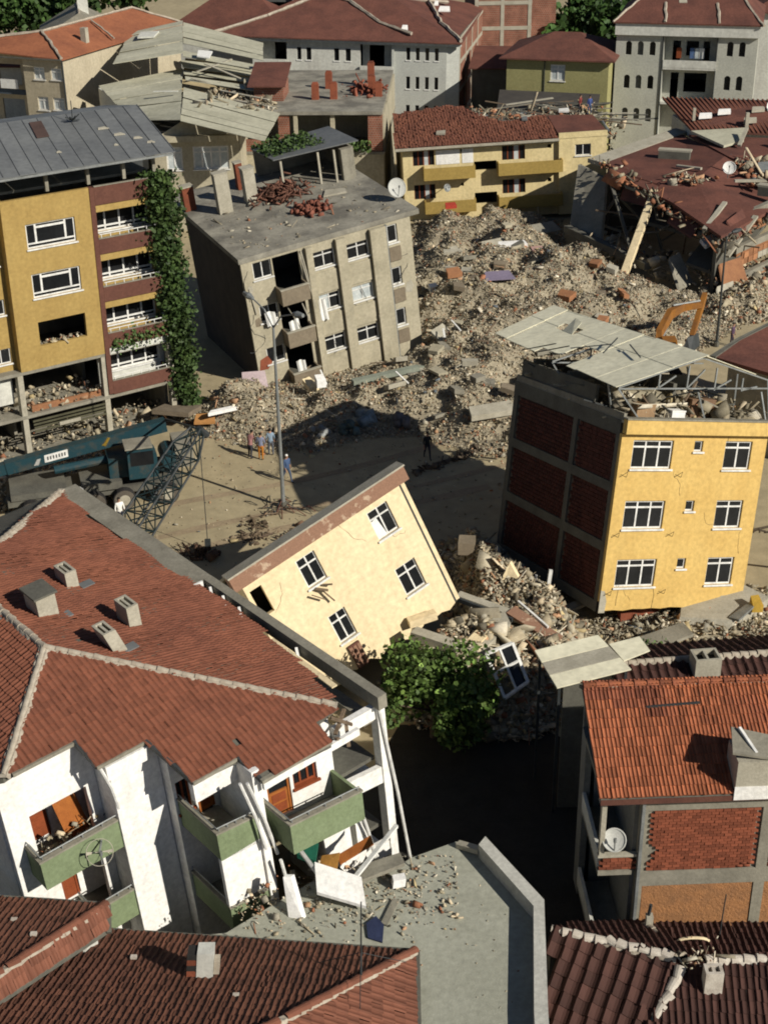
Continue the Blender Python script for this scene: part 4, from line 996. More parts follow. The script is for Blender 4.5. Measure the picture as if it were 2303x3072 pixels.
# lean-to of pale sheets
LT = thing('lean_to_canopy', 'lean-to canopy of three pale and grey sheets beside the dark alley', 'canopy', (5.67,45.8,6.0))
A_, B_, C_, D_ = Vector((0,0,.05)), Vector((2.55,.95,.1)), Vector((3.5,-1.3,-.02)), Vector((.6,-2.4,-.05))
for i, m_ in enumerate((sheet, concp, sheet)):
    a, c_ = i/3+.006, (i+1)/3-.006
    P = [A_.lerp(D_,a), B_.lerp(C_,a), B_.lerp(C_,c_), A_.lerp(D_,c_)]
    MB().prism([tuple(p) for p in P], (0,0,.05)).build('canopy_sheet', m_, LT)
MB().prism([(2.9,.35,.05),(4.15,.85,.06),(4.4,-.1,.03),(3.3,-.75,.0)], (0,0,.05)).build('canopy_sheet', sheet, LT)
for x, y in ((.2,-.2),(.7,-2.2),(2.5,.7),(3.3,-1.3)): box('post', steeld, LT, x-.05, x+.05, y-.05, y+.05, -6.0, -.06)
b = MB(); b.box(.9,3.2,-1.9,-1.8,-6,-.15); b.build('back_wall', concd, LT)

# ------------------------------------------------------------------ flat roofed building in front
FB = thing('flat_roof_building', 'low building with bare flat grey concrete roof and angled pale parapet', 'building')
out = [(2.25,37.35),(3.1,37.05),(4.82,33.9),(4.45,29.5),(4.25,25),(-7,25),(-7,33.0),(-5.1,33.27),(-2.45,35.58),(0,35.95),(.76,36.6)]
b = MB(); b.prism([(x,y,4.0) for x,y in out], (0,0,-.35)); b.build('roof_slab', flatc, FB)
b = MB()
cx, cy = 0, 31
ins = [(x*.97+.0, y*.985+.45, 0) for x, y in out]
b.prism([(x,y,3.64) for x,y,_ in ins], (0,0,-3.7)); b.build('wall', conc, FB)
path = [((2.95,36.55),(3.2,36.95)),((4.47,33.65),(4.83,33.92)),((4.06,29.4),(4.46,29.4)),((3.8,25.2),(4.2,25.2))]
for (i0, o0), (i1, o1) in zip(path, path[1:]):
    MB().prism([(*i0,4.003),(*i1,4.003),(*o1,4.003),(*o0,4.003)], (0,0,.55)).build('parapet', mat('pale_parapet', (.50,.49,.43), (.40,.39,.34), sc=.8), FB)
MB().bar((2.3,37.1,4.1),(3.0,36.6,4.25),.25,.18).build('broken_kerb', concp, FB)
wv = MB(); wv.tube([(3.1,28.6,4.02),(2.9,29.0,4.03),(2.75,28.7,4.03),(2.6,28.9,4.03),(2.45,28.6,4.03)], .015, 5); wv.build('bent_wire', steeld, FB)
def scat(name, cx, cy, sx, sy, z, n, s0, w=None, hz=.3, mx=.5):
    x = rng.normal(cx, sx, n); y = rng.normal(cy, sy, n)
    f = np.exp(-((x-cx)/sx)**2/2-((y-cy)/sy)**2/2)
    S = sizes(n, s0, .6, mx, .2)
    P = np.stack([x, y, z+rng.random(n)*hz*f+S.max(1)*.2], 1)
    o = chunks(name, P, S, palette(n, w), rub, flat=.5); return o
wv_ = np.array([.14,.1,.12,.08,.08,.14,.16,.07,.06,.02,.03,.0])
x = rng.uniform(-4.8,2.2,620); y = 35.3+rng.normal(0,.8,620)+(x+1)*.15-rng.random(620)**2*1.6
P = np.stack([x, np.clip(y,31,36.6), np.full(620,4.05)], 1)
chunks('fallen_plaster_rubble', P, sizes(620,.042,.6,.3), palette(620, wv_), rub, flat=.4)
P = np.stack([rng.uniform(-1.6,1.2,150), rng.normal(34.4,.7,150), np.full(150,4.02)], 1)
chunks('fallen_plaster_rubble', P, sizes(150,.034,.5,.15), palette(150), rub, flat=.4)
P = np.stack([rng.uniform(-4,4,70), rng.uniform(28,36,70), np.full(70,4.01)], 1)
chunks('roof_grit', P, sizes(70,.018,.5,.06), palette(70), rub, flat=.3)
# fallen pieces that can be told apart
def piece(name, label, cat, pts, dv, m, group=None):
    o = MB().prism(pts, dv).build(name, m); return tag(o, label, cat, group)
piece('fallen_wall_board', 'large white fallen wall panel lying flat in front of the green balconies', 'wall panel', [(-2.3,34.35,4.5),(-.75,34.0,4.2),(-.9,34.95,4.55),(-2.4,35.35,4.85)], (0,0,.12), white)
piece('fallen_wall_board', 'narrow white panel standing on end beside the flat roof edge', 'wall panel', [(-3.2,33.9,4.0),(-2.75,33.8,4.0),(-3.1,34.4,5.2),(-3.35,34.4,5.2)], (.1,.12,0), white)
piece('fallen_slab', 'grey slab lying tilted on the flat roof by the broken corner', 'slab', [(-.9,35.0,4.35),(.5,35.5,4.6),(.35,36.0,4.6),(-1.0,35.6,4.4)], (0,0,.14), conc)
piece('fallen_plank', 'long white plank leaning over debris at the collapsed corner', 'plank', [(-3.1,35.9,5.2),(-3.0,35.8,5.2),(-1.9,34.6,4.35),(-2.0,34.7,4.35)], (.05,.05,.12), frame)
piece('fallen_plank', 'thin white plank pointing up toward the right balcony', 'plank', [(-1.4,34.9,4.3),(-1.3,34.8,4.3),(.3,36.2,5.6),(.2,36.3,5.6)], (0,0,.1), frame)
piece('fallen_plank', 'grey plank lying flat on the concrete roof near the mast', 'plank', [(-.3,33.5,4.03),(-.1,33.4,4.03),(.3,34.5,4.03),(.1,34.6,4.03)], (0,0,.06), conc)
piece('fallen_block', 'small white block resting on the flat roof rubble', 'block', [(.1,35.0,4.1),(.5,35.1,4.1),(.45,35.4,4.1),(.05,35.3,4.1)], (.03,.02,.3), white)
piece('blue_rag', 'dark blue rag dropped on the flat concrete roof', 'rag', [(-.7,32.9,4.02),(-.25,32.7,4.02),(-.2,33.4,4.06),(-.45,33.8,4.05),(-.75,33.5,4.04)], (0,0,.05), mat('blue_rag', (.03,.04,.09)))
piece('green_cloth', 'dark green cloth among orange debris in the collapsed room', 'cloth', [(-3.0,35.95,4.6),(-2.4,35.7,4.5),(-2.3,36.2,4.9),(-2.9,36.3,5.0)], (0,0,.2), mat('green_cloth', (.01,.10,.06)))
piece('orange_board', 'orange wooden board lying in the collapsed room', 'board', [(-1.6,35.7,4.5),(-.5,36.2,4.9),(-.6,36.5,5.0),(-1.7,36.0,4.6)], (0,0,.06), wood)
piece('orange_board', 'yellowish splintered board beside the dark green cloth', 'board', [(-2.3,35.6,4.4),(-1.7,35.4,4.5),(-1.6,35.9,4.8),(-2.2,36.0,4.6)], (0,0,.06), mat('yellow_board', (.45,.22,.05)))

# ------------------------------------------------------------------ red roofs, bottom left
RH = thing('red_roof_house', 'house with two wavy dark red tiled roofs and stone hips at the lower left', 'house')
e = 4.5
p2b = [(-8.78,32.9,e),(.72,31.8,e),(-3.07,27.3,6.45),(-5.0,25.0,7.45),(-12.6,25.3,7.7),(-10.9,29.2,6.15),(-9.6,32.0,4.97)]
p2r = [(.72,31.8,e),(.62,24.0,e),(-5.0,25.0,7.45),(-3.07,27.3,6.45)]
H0, H1, H2, V0, V2 = (-8.57,32.6,5.8), (-10.62,28.56,7.2), (-11.85,26.14,8.04), (-8.46,31.94,5.45), (-11.8,25.65,7.53)
p2a = [(-15.0,33.33,5.8),H0,H1,H2,(-16,27,7.9)]
p2c = [H0,V0,V2,H2]
r_ = MB()
for P in (p2b,p2r,p2a,p2c): r_.prism(lo(P,.05), (0,0,-.12))
rr_ = r_.build('roof', concd, RH)
tmb = tile_mesh(.2, .36, tileb, amp=.05)
ms = lay(p2b,(-8.78,32.9,e),(.72,31.8,e),.2,.36,miss=.001)+lay(p2a,(-15,33.33,5.8),H0,.2,.36)
pieces(RH, rr_, 'roof_tile', ms, tmb)
tmr = tile_mesh(.26, .36, tilem, amp=.045)
pieces(RH, rr_, 'hip_roof_tile', lay(p2r,(.62,24,e),(.72,31.8,e),.26,.36)+lay(p2c,V2,V0,.26,.3), tmr)
ridge(RH, rr_, (.72,31.8,e+.05), (-3.07,27.3,6.5), tilem, step=.45, r=.13, bed=mortar, bw=.3)
ridge(RH, rr_, (-3.07,27.3,6.5), (-5,25,7.5), tilem, step=.45, r=.13, bed=mortar, bw=.3)
ridge(RH, rr_, H0, H1, tilem, step=.45, r=.13, bed=mortar, bw=.3)
ridge(RH, rr_, H1, H2, tilem, step=.45, r=.13, bed=mortar, bw=.3)
for p, q in (((-8.78,32.95,e-.02),(.75,31.86,e-.02)),((-15,33.42,5.75),(-8.5,32.68,5.75)),((.8,31.85,e-.02),(.7,24,e-.02)),((-8.5,32.7,5.72),(-8.38,31.9,5.38))):
    MB().bar(p, q, .14, .12).build('gutter', concd, RH)
b = MB(); b.prism([(-8.3,32.4,0),(.3,31.4,0),(.2,24,0),(-8.3,24,0)], (0,0,4.3)); b.prism([(-15,33.0,0),(-8.9,32.3,0),(-8.75,31.9,0),(-12.2,25,0),(-15,25,0)], (0,0,5.2)); b.build('wall', white2, RH)
chb = MB(lambda u,d,w: (-5.55+u+.1*w, 30.0+d+.05*w, 5.35+w)); chb.box(-.02,.45,-.22,.25,-.2,1.15); o = chb.build('chimney', white2, RH)
for i in range(5):
    sub('chimney_brick', brickr if i % 2 else dark, o, -.30, -.025, -.2, .22, .12+.2*i, .29+.2*i, chb.T)
sub('chimney_brick', mortar, o, .46, .62, -.1, .2, .3, .75, chb.T)
for (x, y, z) in ((-7.5,30.9,5.3),(-10.2,30.6,6.55),(-2.0,30.6,5.0),(-4.3,28.8,5.9),(-11.0,31.5,6.25)):
    MB().box(x-.09,x+.09,y-.06,y+.06,z+.05,z+.13).build('loose_fragment', mortarw, RH)
# mast with guy wires
def mast(label, x, y, z, h, guys=3, r=.03):
    t = thing('antenna_mast', label, 'antenna', (x,y,z))
    MB().tube([(0,0,-.1),(.02,0,h*.5),(.05,0,h)], [r,r*.9,r*.7], 6).build('pole', steeld, t)
    for k in range(guys):
        a = k*2.1+2.6; MB().tube([(0,0,h*.35),(math.cos(a)*1.5,math.sin(a)*1.5,.05+.35*(-math.sin(a)))], .012, 4).build('guy_wire', steeld, t)
    return t
mast('thin dark mast with guy wires on the red roof in front of the flat roof', -.85, 29.95, 5.35, 2.9)

# ------------------------------------------------------------------ dark tiled roofs, bottom right
DH = thing('dark_roof_house', 'house with dark brown tiled roofs, white ridge stones and broken chimney at the lower right', 'house', (0,0,-3.6), sc=1.1)
R1, R2, R3 = (4.7,31.05,6.0), (8.41,29.8,6.0), (11.5,29.75,6.0)
V_ = (7.1,28.2,5.03); 
pL = [R1,R2,V_,(6.3,26.6,4.2),(4.1,27.6,4.42)]
pR = [R2,R3,(11.4,26.2,4.3),(6.3,26.6,4.2),V_]
pB1 = [R1,R2,(7.9,31.9,5.4),(6.9,32.0,5.3),(5.0,31.75,5.5)]
pB2 = [R2,R3,(11.5,31.75,5.45),(7.9,31.9,5.4)]
r_ = MB()
for P in (pL,pR,pB1,pB2): r_.prism(lo(P,.06), (0,0,-.12))
rr_ = r_.build('roof', dark, DH)
tmL = tile_mesh(.42, .42, tiled, amp=.11)
pieces(DH, rr_, 'broad_roof_tile', lay(pL,(4.1,27.6,4.42),(6.3,26.6,4.2),.42,.42,miss=.002), tmL)
tmD = tile_mesh(.2, .34, tiled, amp=.06)
pieces(DH, rr_, 'roof_tile', lay(pR,(6.3,26.6,4.3),(11.4,26.2,4.3),.2,.34)+lay(pB1,(5.0,31.75,5.5),(7.9,31.9,5.4),.2,.34,miss=.002)+lay(pB2,(7.9,31.9,5.4),(11.5,31.75,5.45),.2,.34,miss=.001), tmD)
ridge(DH, rr_, R1, (8.1,29.9,6.02), mortarw, step=.32, r=.15, bed=mortar, jit=14)
ridge(DH, rr_, (8.9,29.8,6.02), R3, mortarw, step=.36, r=.14, bed=mortarw, jit=4)
ridge(DH, rr_, (8.2,29.6,5.9), V_, mortarw, step=.4, r=.15, bed=mortar, jit=8)
ridge(DH, rr_, (8.3,29.95,6.0), (7.55,31.85,5.45), mortar, step=.4, r=.11, bed=mortar)
b = MB(); b.prism([(4.6,31.4,0),(11.3,31.4,0),(11.3,26.6,0),(4.6,27.4,0)], (0,0,4.1)); b.build('wall', conc, DH)
chimney(DH, 8.95, 29.1, 5.4, .5, .4, 1.0, mortarw)
P = np.stack([rng.normal(8.75,.35,32), rng.normal(29.85,.3,32), rng.uniform(5.95,6.3,32)], 1); chunks('ridge_rubble', P, sizes(32,.08,.5,.3,.3), palette(32, np.array([.1,.1,.1,.1,.05,.15,.1,.1,.1,.1,0,0])), rub, DH)
arc = MB(); arc.tube([(8.7+.45*math.cos(t), 30.55, 6.0+.14*math.sin(t)) for t in np.linspace(.1,math.pi-.1,8)], .045, 6); arc.build('bent_board', cream, DH)
box('roof_vent', concp, DH, 7.55, 7.75, 31.6, 31.8, 5.3, 5.95); MB().tube([(7.62,31.7,5.95),(7.66,31.7,6.35)], .05, 6).build('vent_pipe', steeld, DH)
mast('short dark mast on the dark tiled roof under the brick house', 10.56, 34.2, 2.5, 1.9, 0, .025)
# ------------------------------------------------------------------ cream balcony block, middle distance
BB = thing('cream_balcony_block', 'cream two storey block with four mustard balconies and sagging maroon roof', 'apartment block', (4.12,126.05,0), 2.15, -.21, -2.46)
mustard = mat('mustard_parapet', (.36,.25,.07), (.31,.215,.06), sc=.6)
hol = []
for dz in (0,-3.0):
    hol += [(-.85,1.05,4.95+dz,6.25+dz),(7.05,9.1,4.95+dz,6.22+dz),(3.35,3.6,5.9+dz,6.2+dz),(11.1,11.45,5.75+dz,6.1+dz)]
hol += [(13.5,14.9,5.0,6.0),(4.55,6.55,1.2,2.2),(4.55,6.55,4.2,5.0)]
b = MB(TF()); b.wall(-1.75,12.05,-.2,6.45,hol,t=.25)
b.T = TF(-.35); b.wall(12.06,16.3,-.2,6.6,[(13.5,14.9,5.0,6.0)],t=.25); b.T = ident; b.box(12.05,16.35,-.4,-.1,6.601,7.05); b.box(12.05,12.3,-.1,.2,-.2,6.4)
b.T = TL(-1.75); b.wall(.25,14,-.2,6.4,t=.2); b.T = TR(16.3); b.wall(.2,14,-.2,6.9,t=.2); b.T = TB(14); b.wall(-1.5,16,-.2,6.4,t=.2)
b.build('wall', mat('buttery_plaster', (.68,.56,.30), (.60,.49,.25), sc=.5, streak=.12), BB)
b = MB(); b.box(-2.4,12.04,-.75,.1,6.5,6.72); b.build('eave', concp, BB)
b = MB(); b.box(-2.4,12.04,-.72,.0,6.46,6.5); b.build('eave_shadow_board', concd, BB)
for dz in (0,-3.0):
    for x0, x1 in ((0,4.55),(6.6,12.3)):
        c_ = MB(); c_.box(x0,x1,-1.15,-1.05,3.85+dz,4.92+dz).box(x0,x0+.1,-1.05,-.005,3.85+dz,4.92+dz).box(x1-.1,x1,-1.05,-.36,3.85+dz,4.92+dz).box(x0+.1,x1-.1,-1.05,-.005,3.85+dz,3.97+dz)
        c_.build('balcony', mustard, BB)
    for x0, x1 in ((1.2,3.3),(3.5,4.5)): box('white_wall_patch', white, BB, x0, x1, -.03, -.005, 4.95+dz, 6.2+dz) if dz == 0 else None
    for x0, x1 in ((-.85,1.05),(7.05,9.1)):
        f = MB(TF()); n = 4
        for i in range(n+1): f.box(x0+i*(x1-x0)/n-.04, x0+i*(x1-x0)/n+.04, .1, .18, 4.95+dz, 6.24+dz)
        o = f.build('window', redwood, BB)
        for i in range(n): sub('pane', curtain if i == 2 else glass, o, x0+i*(x1-x0)/n+.05, x0+(i+1)*(x1-x0)/n-.05, .13, .15, 4.95+dz, 6.24+dz)
window(BB, TF(-.35), 13.5, 14.9, 5.0, 6.0, 2, 0, frame, glass)
fs = MB(); fs.box(-1.5,16,.26,13.7,3.6,3.8); fs.box(-1.5,16,.26,13.7,6.2,6.4); fs.box(-1.5,16,5,5.1,0,6.2); fs.build('floor_slab', concd, BB)
tmf = tile_mesh(.26, .4, tilem, amp=.03)
P = [(-2.45,-.75,6.75),(16.3,-.3,6.85),(16.6,5,7.6),(12,9.5,8.3),(-2.0,13,8.6)]
rq = MB(); bbo = [(-2.4,-.7),(12.0,-.7),(11.7,5.0),(9.6,4.4),(7.6,3.9),(6.4,5.0),(5.6,6.2),(4.4,8.4),(2.6,8.8),(.4,8.1),(-2.1,7.6)]
rq.prism([(x,y,6.73+(y+.7)*.15) for x,y in bbo], (0,0,-.1)); rq.prism([(12.03,-.05,7.0),(16.3,-.05,7.0),(15.8,4.0,7.55),(11.8,4.8,7.6)], (0,0,-.1)); rq.build('roof', redroof, BB)
ms = lay([(x,y,6.75+(y+.7)*.15) for x,y in bbo], (-2.4,-.7,6.75), (12,-.7,6.75), .26, .4, jit=.04, yawj=1.6, miss=.015)
A = np.array([[list(r) for r in m] for m in ms]); nv = len(tmf.vertices); co = np.empty(nv*3); tmf.vertices.foreach_get('co', co); co = co.reshape(-1,3)
o = bulk('roof_tile_field', (np.einsum('nij,vj->nvi', A[:,:3,:3], co)+A[:,None,:3,3]).reshape(-1,3), [list(p.vertices) for p in tmf.polygons], nv, len(ms), tilem, BB); o['kind'] = 'stuff'
for (x, y, z, s, m_) in ((1.4,1.6,7.2,.8,concp),(9.3,3.6,7.5,.5,steel),(12.8,4.6,7.8,.9,frame),(9.6,6.5,7.0,1.0,concp)):
    MB().prism([(x,y,z),(x+s,y-.2,z),(x+s*1.1,y+.5,z+.15),(x+.1,y+.6,z+.1)], (0,0,.14)).build('roof_fragment', m_, BB)
box('attic_floor', concd, BB, -1.6, 16.2, .3, 13.9, 6.42, 6.5)
n = 420; x = rng.uniform(-1.5,16,n); y = rng.uniform(4.2,11,n); P = np.stack([x, y, 6.6+rng.random(n)*.7], 1)
chunks('broken_tile_debris', P, sizes(n,.12,.6,.8,.4), palette(n, np.array([.08,.08,.04,.1,.06,.03,.04,.4,.1,.07,0,0])), rub, BB, flat=.4)

# ------------------------------------------------------------------ grey house with arched windows
GH = thing('arched_window_house', 'tall grey house with rows of small arched windows and central loggia', 'house', (24.26,149.8,1.24), -14.84, sc=1.12)
arch_rows = []
hw = .27
def archhole(mb, x0, x1, z0, z1, holes, t=.3):
    """wall with arched openings: rect holes up to spring line, then arch heads"""
    sp = [(c-hw, c+hw, za, zb-hw) for c, za, zb in holes]
    mb.wall(x0, x1, z0, z1, [(a, b_, c, d+hw) for a, b_, c, d in sp], t=t)
    for c, za, zb in holes:
        zs_ = zb-hw
        for sgn in (-1, 1):
            pts = [(c+sgn*hw, .0, zs_)] + [(c+sgn*hw*math.cos(q), .0, zs_+hw*math.sin(q)) for q in np.linspace(.2, math.pi/2, 6)] + [(c+sgn*hw, 0, zb)]
            mb.prism([(p[0], .002, p[2]) for p in pts], (0, t-.004, 0))
hl = []
for k in range(3):
    for c in (1.15, 2.2, 3.28): hl.append((c, 7.95-2.95*k, 9.15-2.95*k))
hr = []
for k in range(3):
    for c in (10.1, 11.15): hr.append((c, 8.05-2.95*k, 9.32-2.95*k))
b = MB(TF()); archhole(b, 0, 4.3, -5.5, 10.7, hl); archhole(b, 9.0, 12.45, -5.5, 10.7, hr)
b.T = TF(1.3); b.wall(4.31,8.99,-5.5,9.6,[(5.0,5.7,7.0,9.1),(6.2,7.3,7.8,9.1),(7.7,8.3,7.0,9.1),(5.0,5.7,3.9,6.3),(6.2,8.2,4.6,6.3)],t=.2)
b.T = ident; b.box(4.12,4.3,.31,1.29,-5.5,10.6); b.box(9.0,9.18,.31,1.29,-5.5,10.6)
b.T = TL(0); b.wall(.31,11,-5.5,10.7,t=.2); b.T = TR(12.45); b.wall(.31,11,-5.5,10.7,[(3,4,8,9.2),(6,7,8,9.2)],t=.2); b.T = TB(11.2); b.wall(.2,12.2,-5.5,10.7,t=.2)
b.build('wall', mat('house_grey_render', (.44,.44,.375), (.385,.385,.33), sc=.7), GH)
b = MB(); b.box(-.12,12.55,-.35,-.005,9.72,10.75); b.build('eave_band', white2, GH)
b = MB(); b.box(4.3,9.0,-.1,1.28,6.78,6.95); b.box(4.3,9.0,-.12,-.02,6.952,7.6); b.build('balcony', white2, GH); box('balcony', white2, GH, 4.3,9.0,-.1,1.28,3.7,3.9)
box('interior_floor', concd, GH, .2, 12.2, 2.0, 11, 6.7, 6.9); box('interior_floor', concd, GH, .2, 12.2, 2.0, 11, 3.7, 3.9)
for c, za, zb in hl+hr: box('pane', glass if rnd.random() < .6 else mat('grey_blind', (.11,.11,.10)), GH, c-hw-.02, c+hw+.02, .2, .22, za-.02, zb+.02)
for i, (x, m_) in enumerate(((5.4,redwood),(6.6,mat('blue_laundry', (.10,.17,.33))),(7.4,cloth),(6.9,curtain))):
    box('hanging_laundry', m_, GH, x, x+.45, .5, .53, 7.7, 8.6)
for p, q in (((8.95,-.06,-5.5),(8.95,-.06,10.6)),((4.2,-.06,-5.5),(4.2,-.06,10.6))): MB().tube([p,q], .05, 6).build('downpipe', steeld, GH)
rq = MB(); rz = 10.72
rq.prism([(-.3,-.5,rz),(12.75,-.5,rz),(9.5,5.2,13.6),(3.2,5.2,13.6)], (0,0,.12)); rq.prism([(12.75,-.5,rz),(12.75,11.5,rz),(9.5,5.2,13.6)], (0,0,.12)); rq.prism([(-.3,-.5,rz),(-.3,11.5,rz),(3.2,5.2,13.6)], (0,0,.12)); rq.prism([(-.3,11.5,rz),(12.75,11.5,rz),(9.5,5.2,13.6),(3.2,5.2,13.6)], (0,0,.12))
rq.build('roof', redroof, GH)
def plain_ridge(parent, p, q, r=.13, m=mortar, n=None):
    p = Vector(p); q = Vector(q); n = n or int((q-p).length/.7)+1; b = MB()
    b.tube([p.lerp(q, i/n)+Vector((rnd.gauss(0,.04),rnd.gauss(0,.04),.12)) for i in range(n+1)], [r*rnd.uniform(.8,1.2) for _ in range(n+1)], 5)
    return b.build('ridge_mortar', m, parent)
for p, q in (((-.3,-.5,rz),(3.2,5.2,13.6)),((12.75,-.5,rz),(9.5,5.2,13.6)),((4.3,-.4,10.8),(4.0,2.2,12.1)),((9.0,-.4,10.8),(8.6,2.2,12.1))): plain_ridge(GH, p, q)
MB().prism([(5.2,2.2,12.15),(5.9,2.2,12.15),(5.8,2.9,12.5),(5.1,2.8,12.45)], (0,0,.1)).build('roof_fragment', concp, GH); MB().prism([(7.6,2.6,12.3),(8.5,2.6,12.3),(8.4,3.2,12.6),(7.6,3.2,12.6)], (0,0,.1)).build('roof_fragment', concp, GH)

# ------------------------------------------------------------------ big white house with red hipped roof (back)
WB = thing('hipped_roof_house', 'large white house with broad dark red hipped roof and brick end wall', 'house', (1.71,157.58,0), -9.78, .13, .89)
b = MB()
hl = [(-10.62,-10.15,8.3,9.62),(-9.6,-9.05,8.3,9.62),(-6.55,-6.0,8.3,9.6),(-5.3,-4.72,8.3,9.6)]
hl += [(a,c_,z0-3,z1-3) for a,c_,z0,z1 in hl]
b.T = TF(); b.wall(-11.75,-3.7,0,10.2,hl,t=.25)
b.T = TF(1.5); b.wall(-15.3,-11.76,0,10.2,[(-13.4,-11.9,7.7,9.8),(-13.4,-11.9,4.7,6.8)],t=.2); b.wall(-3.69,0,0,10.2,[(-2.95,-1.3,7.6,9.8),(-2.95,-1.3,4.6,6.8)],t=.2)
b.T = ident; b.box(-15.5,-15.2,-.3,1.5,0,10.2); b.box(-15.2,-11.76,-.3,-.12,7.35,8.3); b.box(-3.69,-.1,-.3,-.12,7.0,7.9); b.box(-15.2,-11.76,-.12,1.49,7.2,7.35); b.box(-3.69,-.1,-.12,1.49,6.9,7.0); b.box(-3.69,-.1,-.3,-.12,4.0,4.9)
b.build('wall', white2, WB)
hr = []
for i in range(4):
    for k in range(3): hr.append((1.3+i*1.02,1.72+i*1.02,8.6-3*k,9.9-3*k))
ry = lambda u: 0.0
b = MB(); b.T = TF(); b.wall(.01,5.6,0,10.2,hr,t=.25); b.T = lambda u,d,w: (5.6+(u*.9), d+u*.35, w); b.wall(0.01,1.5,0,10.2,t=.25); b.T = ident; b.box(-.25,.0,-.15,1.5,0,10.2)
b.build('wall', mat('pale_grey_render', (.50,.51,.455), (.44,.445,.40)), WB)
for a, c_, z0, z1 in hl+hr:
    f = MB(TF()); f.box(a-.07,c_+.07,-.06,.0,z0-.1,z0-.003); o = f.build('window_sill', white, WB)
    sub('pane', glass, o, a, c_, .15, .17, z0, z1, TF())
b = MB(); b.box(-16,7.2,-.5,.1,10.2,10.65); b.build('eave', white2, WB)
TS = lambda u, d, w: (6.95+.02*u-d, .55+u, w)
b = MB(TS)
b.wall(0,21,0,11.0,t=.2); b.build('brick_end_wall', brickwall, WB)
fr_ = MB(TS)
for u in (0,4.9,10,15.2,20.6): fr_.box(u,u+.5,-.04,-.002,0,11)
for z in (2.2,5.2,8.2,10.7): fr_.box(.51,20.5,-.05,-.003,z,z+.4)
fr_.build('concrete_frame', concp, WB)
b = MB(); b.box(-15.4,6.6,21.2,21.4,0,10.2); b.T = TL(-15.4); b.wall(1.6,21,0,10.2,t=.2); b.build('wall', white2, WB)
fs = MB(); fs.box(-15,6.5,2,21,6.9,7.1); fs.box(-15,6.5,2,21,9.9,10.1); fs.build('floor_slab', concd, WB)
E1_, E2_, E3_, E4_ = (-20,-.9,10.75), (7.3,-.7,10.6), (7.4,21.8,11.2), (-17,22,10.8); K1, K2 = (-9.6,9,14.6), (-3.5,10,14.6)
rq = MB()
for P in ([E1_,E2_,(-4.8,7.5,13.9),(-9.2,7.6,14.0)],[(-4.8,7.5,13.9),E2_,E3_,K2],[E1_,(-9.2,7.6,14.0),K1,E4_],[E4_,K1,K2,E3_],[(-9.2,7.6,14.0),(-4.8,7.5,13.9),K2,K1]): rq.prism(P, (0,0,-.12))
rq.build('roof', redroof, WB)
for P in ([(-19.9,-.85,10.8),(-14.5,3.0,12.2),(-9.2,7.6,14.0)],[(-9.2,7.6,14.0),(-6,6.4,13.5),(-2.0,2.5,11.9),(1.8,.2,11.2)],[(2,12,13.0),(4.5,4,11.8),(7.2,-.5,10.7)],[(-4.8,7.5,13.9),(0,10,13.3),(4,14,12.5)]):
    for p, q in zip(P, P[1:]): plain_ridge(WB, p, q, .19)
for (x, y, z, sx, sy, m_) in ((-9.8,7.4,14.1,1.4,.8,steel),(-6.8,8.0,14.1,2.2,1.5,bricko),(-5.2,8.2,14.2,1.3,1.6,mat('blue_grey_sheet', (.33,.37,.42))),(.6,.9,11.5,.7,.3,white),(3.6,8.2,12.4,1.3,.7,white),(2.8,10.5,12.7,.5,.3,white)):
    MB().prism([(x,y,z),(x+sx,y+.1,z),(x+sx*.9,y+sy,z+.4),(x+.1,y+sy,z+.4)], (0,0,.12)).build('roof_fragment', m_, WB)

# ------------------------------------------------------------------ unfinished brick building with flat slab
UB = thing('unfinished_brick_building', 'unfinished flat roofed building with brick piers and red chimney stumps', 'building', (-10.6,130.0,0), -3.6)
b = MB(); b.box(-2,11.0,0,20,8.75,9.05); b.box(-2,11.2,.05,20,5.2,5.45); b.build('roof_slab', oldroof, UB)
pr_ = MB(); 
pr_.box(1.6,2.6,.15,.6,6.51,8.74)
pr_.box(-2,3.4,.2,.45,5.46,6.5); box('brick_pier', brickwall, UB, 9.7,11.0,.15,.6,5.46,8.74)
pr_.build('brick_pier', brickwall, UB)
b = MB(); b.box(3.0,3.35,.1,.4,5.46,8.74); b.box(6.0,7.0,.12,.3,5.46,7.2); b.box(6.3,6.7,.3,.6,7.2,8.74); b.box(-2,11.1,6,6.2,0,8.7); b.box(-1.9,11.1,.1,.35,0,5.19); b.box(10.9,11.15,.7,19.8,0,8.7); b.box(-2.0,-1.8,.6,19.8,0,8.7); b.build('wall', beige, UB)
window(UB, TF(.0), .0, 2.4, 3.4, 4.7, 3, 0, frame, curtain)
TUB = WM[UB.name]
b = MB(); b.box(-1.1,1.6,4.6,9,9.05,10.4); b.build('stair_house', brickwall, UB); MB().prism([(-1.6,3.9,10.42),(1.9,3.9,10.42),(1.9,9.5,11.6),(-1.6,9.5,11.6)], (0,0,.12)).build('stair_house_roof', redroof, UB)
for x, y, h in ((4.5,5.4,1.4),(6.2,5.6,1.4),(5.3,10.5,1.5),(9.6,8.0,1.6),(9.3,11.5,2.2),(10.3,6.8,1.2)):
    o = box('chimney_stump', brickr, UB, x-.32, x+.32, y-.3, y+.3, 9.05, 9.05+h); sub('cap', brickr, o, x-.25, x+.25, y-.22, y+.22, 9.05+h, 9.2+h)
P = np.stack([rng.normal(9.0,.9,120), rng.normal(9.0,1.6,120), 9.1+abs(rng.normal(0,.3,120))], 1); chunks('brick_rubble', P, sizes(120,.2,.5,.5), np.array([(.30,.10,.06)])*rng.uniform(.6,1.2,(120,1)), rub, UB)
